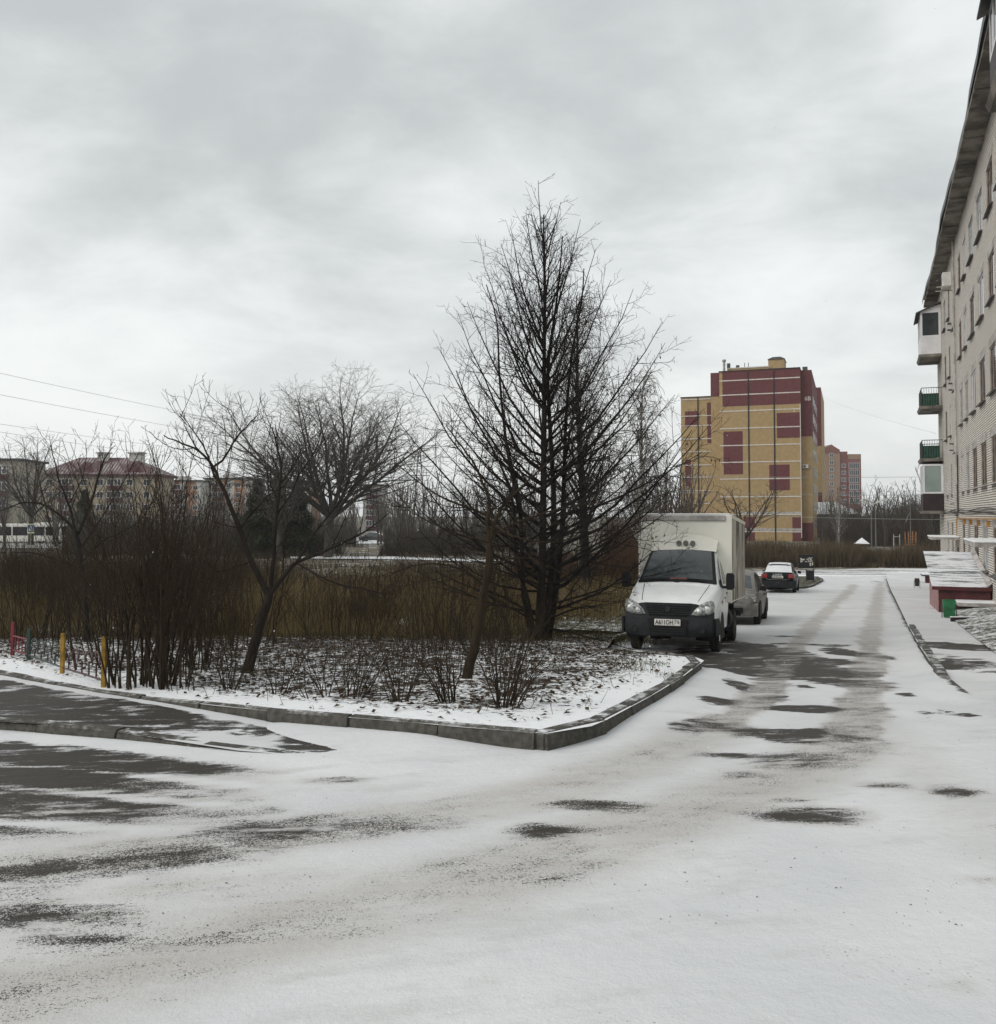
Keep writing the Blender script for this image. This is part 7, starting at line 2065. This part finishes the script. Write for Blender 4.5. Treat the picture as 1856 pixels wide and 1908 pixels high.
place_tree('orchard_tree', 'small spreading bare tree in front of the ochre tower', 1388, 95, 893, 9, fork=7, trunk=0.25, dens=1.2, rt=0.018, wide=1.6)
place_tree('birch_tree', 'pale stemmed young birch beside the ochre tower', 1563, 112, 925, 17, style='birch', dens=0.6, rt=0.014, R_=1.9, mats=(M_BIRCH, M_FARTW))
place_tree('broad_tree', 'dark forked bare tree behind the street lamps', 1640, 150, 884, 23, fork=7, trunk=0.2, dens=0.6, rt=0.030)
place_tree('broad_tree', 'bare tree left of the end balconies', 1700, 140, 890, 24, fork=6, trunk=0.22, dens=0.55, rt=0.028)
place_tree('broad_tree', 'thin bare tree under the green balconies', 1738, 130, 858, 25, fork=5, trunk=0.25, dens=0.5, rt=0.024)
place_tree('broad_tree', 'slender bare tree between red roof and fruit tree', 520, 90, 790, 31, fork=7, trunk=0.2, dens=1.1, rt=0.017)
# conifers
def conifer(label, u, y, v_top, seed):
    rnd = random.Random(seed); rg_ = np.random.default_rng(seed)
    q = at(u, 950, y); H = at(0, v_top, y).z - gz(y)
    t = thing('conifer', label, 'tree', (q.x, y, gz(y)), group='conifers beyond the field')
    MB().tube([(0, 0, -0.2), (0, 0, H * 0.95)], [0.16, 0.03], 6).build('trunk', M_FARBK, t)
    n = 6500; zz2 = H * (0.06 + 0.94 * rg_.random(n) ** 1.15); lob = 0.75 + 0.25 * np.sin(zz2 * 3.3 + rg_.normal(0, .3, n))
    rr = (1 - (zz2 / (H * 1.03)) ** 1.6) * H * 0.36 * lob; a = rg_.uniform(0, 6.28, n); rad = rr * np.sqrt(rg_.uniform(0.15, 1.0, n))
    c = np.stack([np.cos(a) * rad, np.sin(a) * rad, zz2 - 0.25 * rad], -1)
    d = np.stack([np.cos(a), np.sin(a), rg_.normal(-0.25, 0.3, n)], -1); d /= np.linalg.norm(d, axis=1, keepdims=True)
    s_ = np.stack([-np.sin(a), np.cos(a), rg_.normal(0, 0.4, n)], -1); ln = rg_.uniform(0.25, 0.6, n)[:, None]; w = rg_.uniform(0.05, 0.11, n)[:, None]
    V = np.stack([c - s_*w, c + d*ln, c + s_*w, c - d*ln*0.3], 1).reshape(-1, 3)
    mesh_np('crown', V, np.arange(4*n).reshape(-1, 4), M_NEEDLE, t, smooth=False, attrs={'tint': np.repeat(rg_.random(n), 4)})
M_NEEDLE = vcol_mat('conifer needles', [(0.014, 0.022, 0.011), (0.030, 0.043, 0.019), (0.048, 0.060, 0.028)])
conifer('dark green conifer left of the big round tree', 480, 98, 893, 1); conifer('tallest dark conifer beside the big round tree', 518, 104, 882, 2)
conifer('dark conifer touching the big round tree', 555, 100, 897, 3); conifer('lone dark conifer in front of the red roofed block', 158, 150, 912, 4)
# far woods that read as one mass (stuff)
def wood(name, label, items, seed, sides=3):
    rnd = random.Random(seed); protos = []
    for k in range(4):
        L = gen_tree(seed + k, 10.0, 2, 2.0, 5, 'round' if k % 2 else 'narrow', 0.36, 0.030)
        V, Fq = joinVF([tubes_np(l, 4 if i < 2 else 3) for i, l in enumerate(L) if l]); V[:, 2] *= 10.0 / V[:, 2].max(); protos.append((V, Fq))
    parts = []
    for u, y, vt in items:
        V, Fq = protos[rnd.randrange(4)]; q = at(u, 950, y); H = at(0, vt, y).z - gz(y); k = H / 10.0
        a = rnd.uniform(0, 6.28); c, s = math.cos(a), math.sin(a)
        W = np.stack([(V[:, 0]*c - V[:, 1]*s)*k + q.x, (V[:, 0]*s + V[:, 1]*c)*k + y, V[:, 2]*k + gz(y)], -1); parts.append((W, Fq))
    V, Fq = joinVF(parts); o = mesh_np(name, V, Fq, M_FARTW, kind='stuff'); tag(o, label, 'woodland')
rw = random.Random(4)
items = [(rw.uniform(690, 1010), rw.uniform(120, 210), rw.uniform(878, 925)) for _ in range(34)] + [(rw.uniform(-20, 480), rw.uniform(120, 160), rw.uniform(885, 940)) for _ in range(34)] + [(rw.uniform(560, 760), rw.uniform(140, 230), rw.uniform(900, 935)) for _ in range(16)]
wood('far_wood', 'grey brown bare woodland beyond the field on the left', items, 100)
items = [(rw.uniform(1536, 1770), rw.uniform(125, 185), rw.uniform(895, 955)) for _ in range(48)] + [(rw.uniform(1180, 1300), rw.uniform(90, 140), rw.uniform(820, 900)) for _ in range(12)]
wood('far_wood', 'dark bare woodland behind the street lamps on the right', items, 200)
# hedge and thickets of twigs (stuff)
def thicket(name, label, X, Y, H, W, cols, seed, lean=0.3):
    r_ = np.random.default_rng(seed)
    o = blades(name, X, Y, gza(Y) - 0.05, H, W, np.clip(r_.random(len(X)) * 0.6 + 0.4 * vnoise(X, Y, 4.0, seed), 0, 1), vcol_mat(name + ' twigs', cols), r_, lean, seg=3)
    tag(o, label, 'hedge')
n = 19000; D_ = rg.uniform(79, 92, n); U_ = rg.uniform(1330, 1850, n)
gap = np.abs(U_ - 1622) < 16
X_ = (U_ - CU) / F * D_
thicket('hedge', 'brown bare hedge running behind the cross road', X_, D_, (1.0 + 1.5 * vnoise(X_, D_, 2.2, 81)) * rg.uniform(0.5, 1.1, n) * np.where(gap & (D_ < 84), 0.25, 1.0), rg.uniform(0.03, 0.07, n), [(0.024, 0.017, 0.012), (0.060, 0.044, 0.030), (0.115, 0.088, 0.058), (0.080, 0.070, 0.040)], 82)
n = 16000; D_ = rg.uniform(44, 60, n); U_ = rg.uniform(960, 1180, n); X_ = (U_ - CU) / F * D_
ok = D_ > 52
D_, X_ = D_[ok], X_[ok]
thicket('thicket', 'reddish brown thicket behind the lime tree and van', X_, D_, (1.6 + 2.2 * vnoise(X_, D_, 2.5, 91)) * rg.uniform(0.5, 1.0, len(X_)), rg.uniform(0.012, 0.03, len(X_)), [(0.030, 0.016, 0.010), (0.060, 0.034, 0.020), (0.095, 0.055, 0.032)], 92, 0.35)
n = 26000; D_ = rg.uniform(100, 128, n); U_ = rg.uniform(-40, 960, n); X_ = (U_ - CU) / F * D_
ok = (vnoise(X_, D_, 5.0, 95) > 0.42) & ~((U_ > 610) & (U_ < 820) & (vnoise(X_, D_, 5.0, 95) < 0.62)) & (U_ > 118)
D_, X_ = D_[ok], X_[ok]
thicket('thicket', 'grey brown scrub along the far side of the field', X_, D_, (1.2 + 3.4 * vnoise(X_, D_, 6.0, 93)) * rg.uniform(0.5, 1.0, len(X_)), rg.uniform(0.03, 0.07, len(X_)), [(0.026, 0.020, 0.016), (0.050, 0.040, 0.031), (0.075, 0.060, 0.044)], 94, 0.35)
n = 22000; D_ = 27 + 45 * rg.random(n); U_ = rg.uniform(-60, 520, n); X_ = (U_ - CU) / F * D_
ok = vnoise(X_, D_, 2.4, 96) * (1 - sm(U_, 380, 520) * 0.5) > 0.36
D_, X_ = D_[ok], X_[ok]
thicket('thicket', 'brown scrub standing in the field behind the painted fence and tall shrubs', X_, D_, (0.9 + 2.6 * vnoise(X_, D_, 2.8, 97)) * rg.uniform(0.45, 1.0, len(X_)), rg.uniform(0.008, 0.02, len(X_)) * D_ / 30, [(0.016, 0.012, 0.008), (0.038, 0.029, 0.018), (0.080, 0.060, 0.034)], 98, 0.30)
n = 14000; D_ = 58 + 40 * rg.random(n); U_ = rg.uniform(440, 1180, n); X_ = (U_ - CU) / F * D_
ok = (vnoise(X_, D_, 4.0, 99) > 0.45) & ~((D_ > 80) & (D_ < 94))
D_, X_ = D_[ok], X_[ok]
thicket('weeds', 'low brown weeds along the field beyond the tall grass', X_, D_, (0.3 + 1.5 * vnoise(X_, D_, 3.0, 101)) * rg.uniform(0.5, 1.0, len(X_)), rg.uniform(0.03, 0.06, len(X_)), [(0.030, 0.022, 0.013), (0.060, 0.044, 0.025), (0.095, 0.070, 0.040)], 102, 0.30)
n = 9000; D_ = rg.uniform(128, 168, n); U_ = rg.uniform(1528, 1790, n); X_ = (U_ - CU) / F * D_
thicket('thicket', 'tall brown bare thicket filling the gap behind the street lamps', X_, D_, (2.5 + 6.5 * vnoise(X_, D_, 7.0, 103)) * rg.uniform(0.4, 1.0, n), rg.uniform(0.035, 0.08, n), [(0.030, 0.024, 0.019), (0.055, 0.044, 0.035), (0.085, 0.068, 0.053)], 104, 0.28)
n = 17000; D_ = rg.uniform(128, 178, n); U_ = rg.uniform(120, 1010, n); X_ = (U_ - CU) / F * D_
ok = (vnoise(X_, D_, 9.0, 105) > 0.33) & ~((np.abs(U_ - 690) < 26) & (D_ > 100))
D_, X_ = D_[ok], X_[ok]
thicket('thicket', 'tall grey bare thicket along the far left tree belt', X_, D_, (1.5 + 6.0 * vnoise(X_, D_, 9.0, 106)) * rg.uniform(0.4, 1.0, len(X_)), rg.uniform(0.035, 0.08, len(X_)), [(0.030, 0.025, 0.021), (0.056, 0.047, 0.039), (0.085, 0.072, 0.058)], 107, 0.28)
n = 9000; D_ = rg.uniform(66, 104, n); U_ = rg.uniform(1130, 1330, n); X_ = (U_ - CU) / F * D_
thicket('thicket', 'tall reddish brown thicket behind the cargo box of the van', X_, D_, (2.0 + 6.0 * vnoise(X_, D_, 5.0, 108)) * rg.uniform(0.4, 1.0, n) * (1 - 0.5 * sm(U_, 1250, 1330)), rg.uniform(0.022, 0.05, n), [(0.034, 0.020, 0.014), (0.064, 0.039, 0.026), (0.098, 0.062, 0.042)], 109, 0.30)
# falling snow (stuff)
n = 420; D_ = 3.5 + 27 * rg.random(n); X_ = rg.uniform(-0.6, 0.6, n) * D_; Z_ = CAMZ + rg.uniform(-0.25, 0.62, n) * D_
ok = Z_ > gza(D_) + 0.2
D_, X_, Z_ = D_[ok], X_[ok], Z_[ok]; n = len(D_)
s = rg.uniform(0.0015, 0.0032, n)
c = np.stack([X_, D_, Z_], -1)
off = np.array([(1,0,0),(-1,0,0),(0,1,0),(0,-1,0),(0.5,0.2,1.6),(-0.5,-0.2,-1.6)])
V = (c[:, None, :] + off[None] * s[:, None, None]).reshape(-1, 3)
fc = np.array([(0,2,4),(2,1,4),(1,3,4),(3,0,4),(2,0,5),(1,2,5),(3,1,5),(0,3,5)])
Fq = (np.arange(n)[:, None, None] * 6 + fc[None]).reshape(-1, 3)
fl = mesh_np('snowflakes', V, Fq, M_SNOW, smooth=False, kind='stuff'); tag(fl, 'sparse snowflakes falling through the air', 'snow')


# ================================================================== snowy air
def haze_box():
    m = bpy.data.materials.new('snowy air'); m.use_nodes = True
    nt = m.node_tree; nt.nodes.clear()
    out = N(nt.nodes, 'ShaderNodeOutputMaterial')
    v = N(nt.nodes, 'ShaderNodeVolumePrincipled')
    v.inputs['Color'].default_value = (0.93, 0.95, 0.96, 1)
    v.inputs['Density'].default_value = 0.0003
    nt.links.new(v.outputs[0], out.inputs['Volume'])
    o = MB().box(-1300, 1300, -75, 1600, -4.2, 34.0).build('haze', m)
    tag(o, 'thin snowy haze in the air over the whole place', 'haze', kind='stuff')
haze_box()
